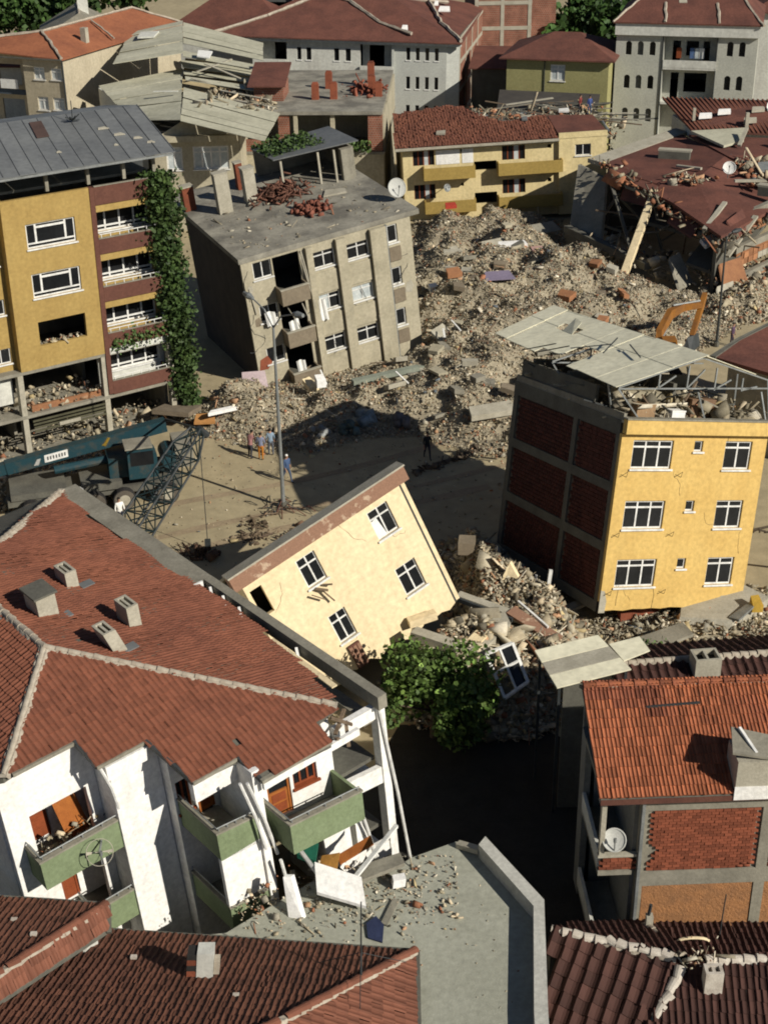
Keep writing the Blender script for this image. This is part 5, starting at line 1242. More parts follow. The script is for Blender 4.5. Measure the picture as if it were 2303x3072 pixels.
P = np.stack([rng.uniform(3.5,10,500), rng.uniform(-.4,.4,500), 5.5+rng.random(500)*.9], 1); leaves('balcony_plants', P, .26, leafm, UB)

# ------------------------------------------------------------------ collapsed house under corrugated gable roof
CG = thing('collapsed_gable_house', 'wrecked house under bent beige corrugated gable roof torn open on its right', 'house')
b = MB()
front = [(-18.9,124.6,9.0),(-17.0,125.0,9.75),(-9.5,119.8,8.9)]
rl = Vector((-16.7,123.2,9.85)); 
def strip(a0, a1, b0, b1, n, wob=.05, drop=(), nm='corrugated_sheet'):
    """n sheets between edge a (a0->a1) and edge b (b0->b1)"""
    a0, a1, b0, b1 = map(Vector, (a0, a1, b0, b1))
    for i in range(n):
        if i in drop: continue
        t0, t1 = i/n+.002, (i+1)/n-.002; q = Vector((rnd.gauss(0,wob*.3), 0, rnd.gauss(0,wob)))
        P = [a0.lerp(a1,t0)+q, a0.lerp(a1,t1)+q, b0.lerp(b1,t1)+q*.5, b0.lerp(b1,t0)+q*.5]
        MB().prism([tuple(p) for p in P], (0,0,.04)).build(nm, sheets, CG)
strip((-21.8,128.0,8.8),(-27.0,141.5,9.4),(-16.75,122.8,9.9),(-19.3,146.0,10.1),9)          # front left slope
strip((-16.75,122.8,9.9),(-18.0,136,10.2),(-9.4,118.6,9.0),(-8.6,127.5,9.4),6,.08)           # front right slope
strip((-18.1,138,10.5),(-19.4,146.5,10.8),(-10.5,134.5,9.9),(-10.8,144.0,10.2),5,.14,(1,))
strip((-25.3,141.0,11.4),(-26.3,158.0,11.6),(-18.8,143,12.0),(-20.5,158.0,12.8),8,.05)        # rear left slope
strip((-18.8,143,12.0),(-20.5,158.0,12.8),(-10.8,138.5,11.2),(-11.5,150.0,11.8),6,.09,(1,))
under = mat('pale_inner_board', (.45,.36,.2), (.34,.28,.17), sc=.5)
slab('inner_ceiling', under, CG, [(-18.6,138,9.6),(-10.2,133,8.6),(-10.6,148,9.6),(-19.5,150,10.4)], .1)
for p, q, w in (((-17.5,138,10.6),(-12.5,136,9.6),.35),((-16.5,141,11.4),(-10.8,137,9.8),.3),((-15.8,144,11.3),(-9.8,141,10.4),.3),((-13.5,133,9.6),(-9.2,129,9.6),.4),((-14.5,135.5,9.9),(-9.9,132,9.7),.35),((-17.2,139.5,10.9),(-14.0,142,11.6),.3)):
    MB().bar(p, q, w, .08).build('loose_plank', concp, CG)
n = 420; P = np.stack([rng.uniform(-16.5,-9.4,n), rng.uniform(128,139,n), rng.uniform(8.8,9.8,n)], 1); chunks('torn_roof_debris', P, sizes(n,.2,.6,.9,.5), palette(n), rub, CG, flat=.4)
MB().prism([(-24.5,152,12.05),(-22.8,152,12.1),(-22.6,154.5,12.25),(-24.5,154.5,12.2)], (0,0,.15)).build('white_roof_panel', white2, CG)
MB().prism([(-17.2,141,12.0),(-16.0,140.6,11.9),(-15.9,143,12.1),(-17.3,143.2,12.2)], (0,0,.1)).build('white_roof_panel', cloth, CG)
MB().bar((-20.5,133.5,10.3),(-18.2,133.2,10.35),.3,.06).build('loose_plank', white2, CG)
b = MB(); fx = lambda u, d, w: (-19.0+u, 123.9+.05*u+d, w)
b.T = fx; b.wall(-.6,6.9,0,8.4,[(.6,2.0,5.4,7.4),(2.9,6.0,5.4,7.4)],t=.25); b.T = ident; b.prism([(-18.8,124.1,8.4),(-12.2,124.4,8.4),(-16.75,124.2,9.6)], (0,.2,0)); b.box(-12.2,-12.0,124.6,140,0,8.4); b.box(-24,-12.2,139.8,140,0,9); b.build('wall', beige, CG)
b = MB(fx); b.box(-.8,7.0,-.5,-.005,7.9,8.4); b.build('cornice', beige, CG)
window(CG, fx, 2.9, 6.0, 5.4, 7.4, 4, .5, frame, curtain, True, fr=.14); window(CG, fx, .6, 2.0, 5.4, 7.4, 2, .5, frame, curtain, True, fr=.14)
b = MB(); b.prism([(-27.5,144,0),(-21.5,130,0),(-21.0,130.2,0),(-27,144.3,0)], (0,0,8.7)); b.build('side_wall', white2, CG)
box('inner_floor', concd, CG, -21, -12.2, 125, 139, 8.0, 8.2)

# ------------------------------------------------------------------ orange roofed house, far left
OH = thing('orange_roof_house', 'long pale house with bright orange tiled roof and four small windows', 'house', (-30.58,142.72,0), -21.1)
hl = [(-3.3,-2.05,9.65,10.85),(-1.35,-.12,9.7,10.8),(-3.2,-2.0,6.7,8.0),(-1.45,-.15,6.8,8.0)]
b = MB(TF()); b.wall(-4.45,0,0,11.7,hl,t=.25); b.T = TR(0); b.wall(.25,24,0,11.55,t=.25); b.T = TB(24); b.wall(-9,-.3,0,11.5,t=.2); b.T = TF(1.8); b.wall(-12,-4.46,0,11.7,[(-8.6,-6.0,8.6,10.6),(-8.6,-6.0,5.2,7.2)],t=.2)
b.build('wall', mat('sandy_render', (.47,.41,.29), (.40,.345,.24), sc=.4, streak=.1), OH)
for h in hl: window(OH, TF(), *h, 2, .35, frame, curtain, True, fr=.12)
box('dark_balcony', mat('slate_blue_paint', (.07,.09,.11)), OH, -9.8, -4.5, .6, .75, 7.9, 8.4); box('dark_balcony', MATS['slate_blue_paint'], OH, -9.8, -4.5, .6, .75, 4.4, 5.0); box('white_awning', cloth, OH, -7.6, -5.6, .4, .55, 8.5, 9.4)
rq = MB(); q0 = (.35,-.4,11.75); q1_ = (-11,-.3,12.3); q2_ = (.35,24.3,11.5); kz = (-4.6,4.2,13.4); kz2 = (-4.3,21.5,13.3)
for P in ([q0,q1_,(-8.5,2.5,13.0),kz],[q0,kz,kz2,q2_],[kz2,q2_,(-9.5,24.3,11.6)],[kz,kz2,(-9.5,24.3,11.6),(-11,4,12)]): rq.prism(P, (0,0,-.12))
rq.build('roof', tileof, OH)
for p, q in ((q0,kz),(kz,kz2),(kz2,q2_),(kz,(-8.5,2.5,13.0))): plain_ridge(OH, p, q, .14)
plain_ridge(OH, (.1,10,12.0),(-3.9,12.5,13.25), .1)
box('chimney', concp, OH, -1.6, -1.0, 6.4, 7.0, 12.0, 13.6); box('gutter', concd, OH, -10.5, .3, -.55, -.4, 11.62, 11.75)
MB().tube([(.12,-.1,0),(.12,-.1,11.6)], .08, 6).build('downpipe', steeld, OH)

# ------------------------------------------------------------------ olive house with hipped roof
VH = thing('olive_house', 'olive rendered house with low red hipped roof and single white window', 'house', (13.2,149.6,0), -15.8)
b = MB(TF()); b.wall(0,10.35,0,10.0,[(4.5,6.0,7.9,9.5)],t=.25); b.T = TR(10.35); b.wall(.25,10,0,10,t=.2); b.T = TL(0); b.wall(.25,10,0,10,t=.2); b.T = TB(10); b.wall(.2,10.1,0,10,t=.2); b.build('wall', mat('olive_render', (.30,.28,.125), (.26,.24,.105), sc=.5), VH)
window(VH, TF(), 4.5, 6.0, 7.9, 9.5, 2, .45, frame, curtain, True, fr=.14)
MB().tube([(3.9,-.06,0),(3.9,-.06,9.9)], .05, 6).build('downpipe', steeld, VH)
rq = MB(); c0, c1, c2_, c3 = (-.7,-.6,9.95),(11,-.6,9.95),(11,10.6,9.95),(-.7,10.6,9.95); t0_, t1_ = (4,5,11.8),(6.6,5,11.8)
for P in ([c0,c1,t1_,t0_],[c1,c2_,t1_],[c2_,c3,t0_,t1_],[c3,c0,t0_]): rq.prism(P, (0,0,.14))
rq.build('roof', redroof, VH)
CB = thing('collapsed_shed', 'collapsed dark timber roof between the olive house and the maroon roof', 'shed')
slab('roof_sheet', mat('dark_corrugated', (.07,.062,.052), (.05,.045,.04), sc=1), CB, [(12.3,146.8,7.4),(22.0,143.8,7.4),(20.4,135.5,6.6),(11.2,137.5,6.6)], .12)
for i in range(46):
    x, y = rnd.uniform(9.5,20.5), rnd.uniform(132,140); L = rnd.uniform(2,6); a = rnd.gauss(-.25,.35)
    MB().bar((x,y,7.0+rnd.random()*.7), (x+L*math.cos(a),y+L*math.sin(a),6.9+rnd.random()*.9), rnd.uniform(.12,.4), .07).build('fallen_plank', rnd.choice([concd, conc, oldwood, concd, concp]), CB)
n = 500; P = np.stack([rng.uniform(8.5,21.5,n), rng.uniform(129.5,140,n), rng.uniform(6.2,7.3,n)], 1); chunks('roof_debris', P, sizes(n,.2,.6,.9,.5), palette(n, np.array([.1,.12,.05,.15,.08,.04,.03,.18,.08,.15,0,.02])), rub, CB, flat=.4)
b = MB(); b.box(10.5,20,129.2,140.5,0,6.3); b.build('ruined_base', concd, CB)
n = 90; P = np.stack([rng.normal(21.7,.6,n), rng.normal(136,2.2,n), rng.uniform(3,7,n)], 1); chunks('broken_cream_wall', P, sizes(n,.16,.5,.5), palette(n, np.array([.1,.1,.1,.05,.05,.2,.2,.02,.03,.05,.1,0])), rub, CB)
RSm = thing('small_red_roof', 'small low red roof between the brick end wall and the olive house', 'house', (10.2,158.5,0), -10)
box('wall', concd, RSm, 0, 4, 0, 6, 0, 7.4); slab('roof', redroof, RSm, [(-.3,-.4,7.5),(4.2,-.4,7.5),(4.2,6,8.8),(-.3,6,8.8)], .12)

# ------------------------------------------------------------------ brick frame building at the top
FBk = thing('brick_frame_building', 'unfinished tall building of red brick panels in a concrete frame at the top edge', 'building', (11.6,176,-1.6), 2, sc=1.06)
b = MB(); b.box(.0,6.2,.06,.3,0,18); b.box(6.0,6.3,.06,12,0,18); b.box(6.5,10,6,6.3,0,18); b.box(0,.2,.3,12,0,18); b.build('brick_wall', brickwall, FBk)
fr_ = MB()
for x in (0,2.9,5.95): fr_.box(x,x+.4,0,.05,0,18)
for z in (6.9,9.6,12.3,15.0): fr_.box(.41,2.89,0,.055,z,z+.42); fr_.box(3.31,5.94,0,.055,z,z+.42); fr_.box(6.31,6.4,.1,11.9,z,z+.42)
for y in (5.6,11.6): fr_.box(6.31,6.42,y,y+.4,0,18)
fr_.build('concrete_frame', concp, FBk)
b = MB()
for z in (7.6,10.4,13): b.box(6.301,6.33,1.5,4.4,z,z+.6)
b.build('dark_opening', dark, FBk)
box('back_block', brickwall, FBk, 0.2, 6, 12, 12.3, 0, 18)

# ------------------------------------------------------------------ collapsed building with sliding red roof (right)
CR = thing('collapsed_red_roof_building', 'pancaked building under a wide sliding maroon roof with torn edges', 'building')
def q_(*p): return [tuple(x) for x in p]
M1 = [(18.9,119.6,6.6),(27.3,128.8,6.7),(28.8,118.5,7.2),(33.5,112.5,5.0),(29.5,107.0,5.6),(25.2,102.5,5.2),(22.8,109.4,5.9),(20.6,113.6,6.3)]
me_ = MB()
ctr = (25.5,113.5,6.7)
for a, c_ in zip(M1, M1[1:]+M1[:1]): me_.prism([ctr, a, c_], (0,0,-.22))
rr_ = me_.build('roof', redroof, CR)
MB().prism([(17.7,120.6,6.7),(27.0,130.6,6.9),(28.0,129.7,6.8),(18.9,119.3,6.6)], (0,0,-.35)).build('concrete_gutter', concp, CR)
M2 = [(27.6,127.5,7.0),(37.2,123.5,7.3),(38,112,6.0),(33.6,112.8,6.0),(29,118.4,7.25)]
ctr2 = (33,119,7.2); m2 = MB()
for a, c_ in zip(M2, M2[1:]+M2[:1]): m2.prism([ctr2, a, c_], (0,0,-.2))
m2.build('rear_roof', redroof, CR)
def litter(parent, name, n, fx, s0, mx, w=None, stick=.35, flat=.5):
    P = np.array([fx() for _ in range(n)]); return chunks(name, P, sizes(n, s0, .6, mx, stick), palette(n, w), rub, parent, flat=flat)
U = rnd.uniform
redw = np.array([.1,.1,.06,.12,.08,.05,.05,.22,.1,.1,.01,.01]); redw /= redw.sum()
def on_edge(path, sp, dz):
    def f():
        i = rnd.randrange(len(path)-1); t = rnd.random(); a, c_ = Vector(path[i]), Vector(path[i+1]); p = a.lerp(c_, t)
        return (p.x+rnd.gauss(0,sp), p.y+rnd.gauss(0,sp), p.z+U(-dz,dz*.5))
    return f
litter(CR, 'torn_roof_edge_debris', 300, on_edge([(18.6,119.4,6.9),(20.6,113.6,6.3),(22.8,109.4,5.6),(25.2,102.5,4.6),(29.5,107,5.3)], .6, .3), .17, .8, redw*np.array([.5,.9,.2,1.4,.5,.2,.15,1.5,.6,4,1,1])/(redw*np.array([.5,.9,.2,1.4,.5,.2,.15,1.5,.6,4,1,1])).sum())
litter(CR, 'roof_hole_debris', 260, on_edge([(29.5,116.5,7.0),(32,117.5,7.1),(30.5,113,6.5)], .7, .3), .18, .8, redw)
litter(CR, 'roof_hole_debris', 120, on_edge([(24.0,113.6,6.75),(25.4,112.8,6.8)], .6, .25), .16, .6, redw)
for (x, y, z, l, h_2, yw) in ((23.6,120.3,6.75,2.6,.55,-.35),(29.6,110.2,6.3,2.6,.5,-.5)):
    t_ = MB(lambda u,d,w,x=x,y=y,z=z,yw=yw: (x+u*math.cos(yw)-d*math.sin(yw), y+u*math.sin(yw)+d*math.cos(yw), z+w)); t_.box(0,l,0,.75,-.2,h_2); o = t_.build('chimney', concd, CR); sub('chimney_cap', concp, o, -.08, l+.08, .1, .9, h_2+.003, h_2+.13, t_.T)
for p, q, w in (((24.5,116.8,6.9),(26.2,115.3,7.0),.3),((31.0,112.8,6.6),(28.3,112.5,6.7),.3),((26.6,108.0,6.2),(24.3,104.2,5.2),.35),((28.6,106.2,5.6),(25.8,102.6,3.6),.4),((33.5,122,7.6),(35.5,116.5,7.3),.5),((34.2,120.5,7.8),(35.6,118.0,7.6),.4),((30.6,121.3,7.4),(31.8,124,8.3),.3)):
    MB().bar(p, q, w, .18).build('fallen_beam', concp, CR)
MB().prism([(30.6,114.2,6.9),(32.2,114.4,6.9),(32.0,115.8,7.3),(30.8,115.5,7.3)], (0,0,.12)).build('pale_blue_sheet', steel, CR)
# exposed left end: tilted wall panel, beam, column, dark slabs
MB().prism([(15.7,115.5,1.8),(17.9,112.6,.9),(18.9,117.8,5.6),(16.9,120.5,6.2)], (.25,.25,0)).build('tilted_wall_panel', conc, CR)
MB().bar((15.6,116.0,2.0),(20.8,106.8,1.6),.7,.55).build('sagging_beam', concd, CR)
MB().bar((16.8,113.3,1.4),(16.6,111.5,-.3),.5,.7).build('broken_column', concd, CR)
cm = MB(); cm.bar((21.9,112.0,6.1),(18.0,104.3,-.1),.55,.45); cm.build('leaning_cream_column', cream, CR)
MB().bar((19.0,115.5,5.8),(20.0,108.0,1.4),.25,.2).build('fallen_beam', concd, CR)
slab('floor_slab', concd, CR, [(20.5,120,3.6),(28,114,3.4),(26,108.5,3.2),(21.4,113.5,3.3)], .3)
MB().prism([(25.1,103.0,0),(27.6,106.8,0),(27.4,107.0,0),(24.9,103.2,0)], (0,0,4.9)).build('sun_blocking_wall', concd, CR)  # added wall that keeps direct sun out of the hollow
for i in range(40):
    t = rnd.random(); p = Vector((19.2+5.5*t+rnd.uniform(0,3), 117-12*t+rnd.uniform(0,3), U(.8,5))); q = p+Vector((rnd.gauss(0,1.4), rnd.gauss(0,1.6), rnd.gauss(0,1.1)))
    MB().bar(p, q, U(.08,.3), U(.06,.2)).build('fallen_beam', rnd.choice([concd, oldwood, conc, concd]), CR)
slab('fallen_slab', concd, CR, [(25.8,103.2,1.9),(23.4,105.5,2.3),(28,112,4.8),(31,110,4.6)], .25)
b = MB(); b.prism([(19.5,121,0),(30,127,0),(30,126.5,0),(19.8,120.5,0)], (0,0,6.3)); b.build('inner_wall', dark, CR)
litter(CR, 'collapse_debris', 260, lambda: (lambda t: (17.5+7*t+rnd.gauss(0,.9), 113.5-8*t+rnd.gauss(0,1.6), U(.4,2.2)))(rnd.random()), .18, .8, None)
for P in ([(20.2,115.8,6.4),(22.4,112.6,6.3),(21.6,111.4,4.9),(19.6,114.4,4.8)],[(23.4,109.8,5.9),(24.8,106.6,5.4),(23.6,105.2,4.2),(22.3,108.2,4.6)],[(26.0,104.6,5.6),(27.6,106.6,5.9),(27.9,105.2,4.9),(26.6,103.4,4.6)]):
    MB().prism(P, (.05,.1,.14)).build('torn_roof_section', redroof, CR)
slab('roof_lip', conc, CR, [(19.8,116.5,6.2),(22.5,112.2,5.9),(22.9,110.9,5.6),(20.0,114.5,5.9)], .2)
# right facade: three pancaked bands with orange brick
fa, fb_ = Vector((27.2,106.4,3.9)), Vector((37.5,114.2,5.4))
for k, (dz, h_2, off) in enumerate(((0,1.6,0),(-1.9,1.5,-.5),(-3.6,1.4,-.3))):
    a = fa+Vector((off+.4*k,-.9*k+off,dz)); c_ = fb_+Vector((off+.4*k,-.9*k+off,dz)); d = (c_-a).normalized(); nrm = Vector((d.y,-d.x,0)).normalized()
    TT = lambda u, dd, w, a=a, d=d, nrm=nrm: tuple(a+d*u-nrm*dd+Vector((0,0,w)))
    L = (c_-a).length
    o = MB(TT); o.box(0,L,0,.4,h_2-.5,h_2); o.build('edge_beam', conc, CR)
    acc = []
    w_ = MB(TT); w_.box(.2,L,.12,.35,-.2,h_2-.51); w_.build('brick_infill_backing', bricko, CR)
    for s0_, s1_ in ((.5,4.6),(5.2,10.5)):
        nb = int((s1_-s0_)/.55)
        for i in range(nb):
            for j in range(2):
                if rnd.random() < .25: continue
                box('wall_block', bricko if rnd.random() < .8 else concp, CR, s0_+i*.55+.02, s0_+i*.55+.53, .03+U(0,.05), .12, -.15+j*.5, .3+j*.5, TT)
    box('broken_column', concp, CR, 4.75, 5.1, -.05, .4, -.3, h_2-.5, TT)
litter(CR, 'facade_debris', 620, lambda: (lambda t: (24.5+9*t+rnd.gauss(0,.7), 103.2+7.5*t+rnd.gauss(0,.7), U(.2,1.8)))(rnd.random()), .11, .6, np.array([.15,.1,.1,.06,.08,.14,.12,.08,.14,.03,0,0]))
for P, m_ in (([(24.6,104.5,3.6),(26.2,105.8,3.9),(26.0,106.6,4.2),(24.3,105.4,3.9)], white),([(25.6,101.6,.9),(27.6,102.6,1.2),(27.2,104.2,2.8),(25.4,103.2,2.6)], bricko),([(22.6,103.6,.6),(23.8,104.6,.8),(23.0,106.2,2.6),(22.0,105.2,2.5)], conc),([(31.5,107.6,1.0),(33.0,108.4,1.0),(33.0,109.4,2.2),(31.4,108.8,2.2)], concp),([(25.0,100.3,.3),(26.6,101.3,.4),(26.3,102.2,1.6),(24.9,101.2,1.5)], concp)):
    MB().prism(P, (.1,.15,.2)).build('fallen_wall_piece', m_, CR)

RB = thing('rear_red_roof_house', 'house with ribbed dark red roof and pale flat band behind the collapsed building', 'house')
slab('roof', redroof, RB, [(26.6,135.6,8.6),(38.5,131.8,8.9),(38.5,124.5,7.3),(27.6,126.8,7.6)], .15)
for i in range(30):
    t = i/29; p = Vector((26.6,135.6,8.68)).lerp(Vector((38.5,131.8,8.98)), t); q = Vector((27.6,126.8,7.68)).lerp(Vector((38.5,124.5,7.38)), t); MB().bar(p, q, .13, .07).build('roof_rib', tilem, RB)
slab('flat_band', sheets, RB, [(27.4,125.9,7.7),(32.3,126.6,7.75),(31.4,123.0,7.5),(29.3,121.3,7.45)], .2)
b = MB(); b.prism([(27.4,134.5,0),(38,131,0),(38,125,0),(28,127.2,0)], (0,0,7.3)); b.build('wall', white2, RB)
for (x, y, z) in ((28.6,128.6,8.1),(30.4,129.2,8.3),(32.2,126.9,8.0),(33.5,129.5,8.4)):
    MB().prism([(x,y,z),(x+1.2,y+.2,z+.02),(x+1.3,y+.8,z+.15),(x+.2,y+.7,z+.15)], (0,0,.25)).build('roof_fragment', white if x < 31 else concp, RB)
box('chimney', concp, RB, 32.3, 32.6, 126.6, 126.9, 7.6, 9.0); box('chimney', concp, RB, 28.0, 28.25, 128.4, 128.65, 8.0, 9.1)

RM = thing('maroon_roof_house', 'maroon roofed house behind the torn metal roof at the right edge', 'house')
slab('roof', redroof, RM, [(19.3,77.6,5.5),(21.2,79.6,5.7),(26.5,84.4,6.0),(30,80,5.2),(24.5,73.2,5.2)], .2)
slab('roof_edge', concd, RM, [(19.1,77.6,5.56),(21.2,79.9,5.76),(26.5,84.8,6.06),(26.6,84.5,6.06),(21.3,79.6,5.76),(19.4,77.4,5.56)], .25)
b = MB(); b.prism([(20.2,77.4,0),(26.3,83.6,0),(29,79.6,0),(24,74,0)], (0,0,5.0)); b.build('wall', conc, RM)

# ------------------------------------------------------------------ houses and trees along the top edge
def simple_house(name, label, loc, yaw, W, D, zw, zr, wm, rm, wins=(), hip=True):
    t = thing(name, label, 'house', loc, yaw)
    b = MB(TF()); b.wall(0,W,0,zw,[w for w in wins],t=.25); b.T = TR(W); b.wall(.25,D,0,zw,t=.2); b.T = TL(0); b.wall(.25,D,0,zw,t=.2); b.T = TB(D); b.wall(.2,W-.2,0,zw,t=.2); b.build('wall', wm, t)
    e = .5; c0, c1, c2, c3 = (-e,-e,zw),(W+e,-e,zw),(W+e,D+e,zw),(-e,D+e,zw); h = min(W,D)/2 if hip else .01
    if W >= D: k0, k1 = (h,D/2,zr),(W-h,D/2,zr); F = ([c0,c1,k1,k0],[c1,c2,k1],[c2,c3,k0,k1],[c3,c0,k0])
    else: k0, k1 = (W/2,h,zr),(W/2,D-h,zr); F = ([c0,c1,k0],[c1,c2,k1,k0],[c2,c3,k1],[c3,c0,k0,k1])
    q = MB()
    for P in F: q.prism(P, (0,0,.13))
    q.build('roof', rm, t)
    for w in wins: window(t, TF(), *w, 2, 0, frame, glass, True, fr=.12)
    plain_ridge(t, k0, k1, .12)
    return t
simple_house('red_roof_house', 'far house with plain dark red roof behind the orange tiled roof', (-25.5,176,0), -14, 16, 10, 8.5, 12.2, white2, redroof)
t = simple_house('grey_gable_house', 'small grey gabled house with fat chimney behind the orange roof', (-38.5,172,0), 12, 8.5, 9, 9.0, 11.6, white2, conc, hip=False)
box('chimney', white2, t, 4.2, 5.4, 3, 4, 10.4, 13.0); box('chimney_cap', white2, t, 3.9, 5.7, 2.8, 4.2, 13.0, 13.35)
t = simple_house('dark_red_roof_house', 'low house with dull red roof under the trees at the far left', (-46,160,0), -8, 9, 8, 8.2, 10.4, white2, redroof)
t = thing('pale_pillar_house', 'dark fronted house with two pale pillars left of the big hipped roof', 'house', (-19.5,182,0), -8)
b = MB(TF()); b.wall(0,11,0,14,[(1.5,4,4,9.6),(5,9.8,5,11.5)],t=.3); b.T = TR(11); b.wall(.3,9,0,14,t=.2); b.T = TB(9); b.wall(0,10.8,0,14,t=.2); b.T = TL(0); b.wall(.3,9,0,14,t=.2); b.build('wall', mat('slate_render', (.10,.105,.10)), t)
for x in (4.4,9.9): box('pillar', white2, t, x-.3, x+.3, -.5, -.01, 0, 13)
box('balcony_edge', white2, t, .2, 10.8, -1.0, -.51, 6.6, 7.4); slab('roof', concd, t, [(-.5,-.8,14.1),(11.5,-.8,14.1),(11.5,9.5,14.1),(-.5,9.5,14.1)], .2)
t = simple_house('red_roof_house', 'red roofed grey house partly hidden behind the arched window house', (43,170,0), -12, 11, 10, 11.0, 13.7, white2, redroof)
for i, (x, y, h, r) in enumerate(((-60,205,15,7),(-53,198,14,6),(-47,196,13,5.5),(-41.5,199,14,6),(-58,188,13,6),(-52,181,11,4.5),(-35,210,15,6),(-64,195,16,6))):
    tree('%s tall dark leafy tree in the clump at the far upper left' % ('backmost','second row left','middle','right hand','front left','low front','rearmost right','leftmost')[i], (x,y,0), h, r, 1500, .75, group='trees at the far upper left', trunk=.3, tint=(.62,.7,.6))
for i, (x, y, h, r) in enumerate(((24.5,184,11,4.2),(28.5,181,11.5,4.5),(32.5,184,12,4.6),(36,181,10.5,4),(27,190,12,4.6),(22.5,178,8.5,3.0))):
    tree('%s dark round tree in the row behind the olive house' % ('first','second','third','fourth','rear','small left end')[i], (x,y,0), h, r, 1500, .65, group='trees behind the olive house', trunk=.28, tint=(.6,.72,.6))
for x, y, h, r in ((-8,196,13,5),(-2,198,12,5)): tree('dark tree at the top edge behind the big hipped roof, %s one' % ('left' if x < -5 else 'right'), (x,y,0), h, r, 1000, .7, group='trees behind the hipped roof', trunk=.25, tint=(.6,.7,.6))
# ------------------------------------------------------------------ crane truck
TC = thing('crane_truck', 'teal mobile crane truck parked with its thick boom lowered', 'crane truck')
wht = frame
BA, BC = Vector((-20.6,70.2,2.55)), Vector((-11.9,73.2,3.75))
bx = MB(); bx.bar(BA, BA.lerp(BC,.97), .6, .68); o = bx.build('main_boom', teal, TC)
d_ = (BC-BA).normalized()
q = MB(); q.bar(BA-d_*.9+Vector((0,0,-.05)), BA+d_*.02, .5, .6); q.build('boom_head', teal, o)
TBm = lambda u, dd, w: tuple(BA+d_*u+Vector((d_.y,-d_.x,0)).normalized()*dd+Vector((0,0,1))*w)
sp = MB(TBm); sp.box(2.1,3.4,.31,.325,-.2,.24); sg = sp.build('white_sign_plate', wht, o)
tx = MB(TBm)
for i, x in enumerate(np.linspace(2.25,3.2,7)): tx.box(x,x+.07,.326,.335,-.08,.12)
tx.build('sign_lettering', steeld, o)
lg = MB(TBm); lg.prism([(1.5,.32,-.2),(1.75,.32,-.24),(1.9,.32,.1),(1.7,.32,.1)], (0,.0,.02)); lg.build('white_logo_mark', wht, o)
fl_ = MB(TBm); fl_.prism([(5.3,.32,-.1),(5.5,.32,-.2),(5.8,.32,.22),(5.65,.32,.25),(5.45,.32,0)], (0,0,.02)); fl_.build('yellow_logo_mark', mat('yellow_mark', (.5,.33,.05)), o)
cy = MB(); cy.tube([tuple(BA.lerp(BC,.28)+Vector((.1,-.5,-.7))), tuple(BA.lerp(BC,.68)+Vector((0,-.5,-1.0)))], .24, 10); cy.build('lift_cylinder', teal, TC)
TK = lambda u, dd, w: (-20.4+u*.962-dd*.27, 68.9+u*.27+dd*.962, w)
ch = MB(TK); ch.box(0,9.5,-.1,2.4,.75,1.15); ch.box(.2,3.2,-.2,2.5,1.151,1.5); ch.box(4.0,6.2,-.3,2.6,1.151,1.6); ch.build('chassis', concd, TC)
tb_ = MB(TK); tb_.box(5.6,8.0,.1,2.3,1.61,2.7); tb_.build('turntable', teal, TC)
cb_ = MB(TK)
cb_.prism([(6.6,-.55,1.7),(8.2,-.55,1.7),(8.2,-.55,3.0),(7.9,-.55,3.5),(6.6,-.55,3.5)], (0,1.2,0)); cab = cb_.build('cab', teal, TC)
sub('cab_window', glass, cab, 6.75, 8.0, -.575, -.552, 2.5, 3.3, TK); sub('windscreen', glass, cab, 8.201, 8.22, -.4, .5, 2.3, 2.95, TK); sub('cab_roof', conc, cab, 6.5, 8.0, -.65, .75, 3.502, 3.6, TK)
wn2 = MB(TK); wn2.tube([(9.0,.2,2.2),(9.0,1.9,2.2)], .5, 14); wn2.build('winch_drum', teal, TC)
eb = MB(TK); eb.box(9.3,10.3,.2,2.2,1.7,3.0); eb.build('counterweight', conc, TC)
def wheel(parent, T, x, y, r=.62, w=.42):
    b = MB(T); b.tube([(x,y,r),(x,y+w,r)], r, 20); o = b.build('wheel', rubber, parent)
    c = MB(T); c.tube([(x,y-.02,r),(x,y+.02,r)], r*.93, 20); c.build('tyre_wall', tyred, o)
    c = MB(T); c.tube([(x,y-.04,r),(x,y-.015,r)], r*.5, 14); c.build('rim', concp, o)
    return o
for x in (4.6,6.2,1.2,8.6):
    wheel(TC, TK, x, -.75); wheel(TC, TK, x, 2.6)
og = MB(TK); og.box(3.2,3.6,-1.6,-.2,.7,.95); og.box(3.25,3.55,-1.9,-1.6,0,.95); og.build('outrigger', concd, TC)
# lattice jib
LJ = [(Vector((-9.25,64.9,6.9)), .55), (Vector((-9.75,63.9,6.3)), 1.1), (Vector((-13.6,56.8,2.3)), 1.35)]
def lattice(segs, nb, r=.06):
    b = MB(); rows = []
    tot = sum((segs[i+1][0]-segs[i][0]).length for i in range(len(segs)-1))
    for i in range(len(segs)-1):
        (p, w0), (q, w1) = segs[i], segs[i+1]; n = max(1, int((q-p).length/.85)); d = (q-p).normalized(); a = d.cross(Vector((0,0,1))).normalized(); c = a.cross(d)
        for k in range(n+1):
            t = k/n; w = (w0+(w1-w0)*t)/2; m = p.lerp(q, t)
            if rows and k == 0: continue
            rows.append([m+a*w+c*w, m-a*w+c*w, m-a*w-c*w, m+a*w-c*w])
    for j in range(4):
        b2 = MB(); b2.tube([r_[j] for r_ in rows], r, 6); b2.build('jib_chord', steeld, TC)
    for A_, B_ in zip(rows, rows[1:]):
        for j in range(4):
            k = (j+1) % 4
            b.tube([A_[j], A_[k]], r*.6, 5); b.tube([A_[j], B_[k]], r*.6, 5); b.tube([A_[k], B_[j]], r*.6, 5)
    b.build('jib_lacing', mat('dark_teal_steel', (.012,.024,.025)), TC)
lattice(LJ, 10)
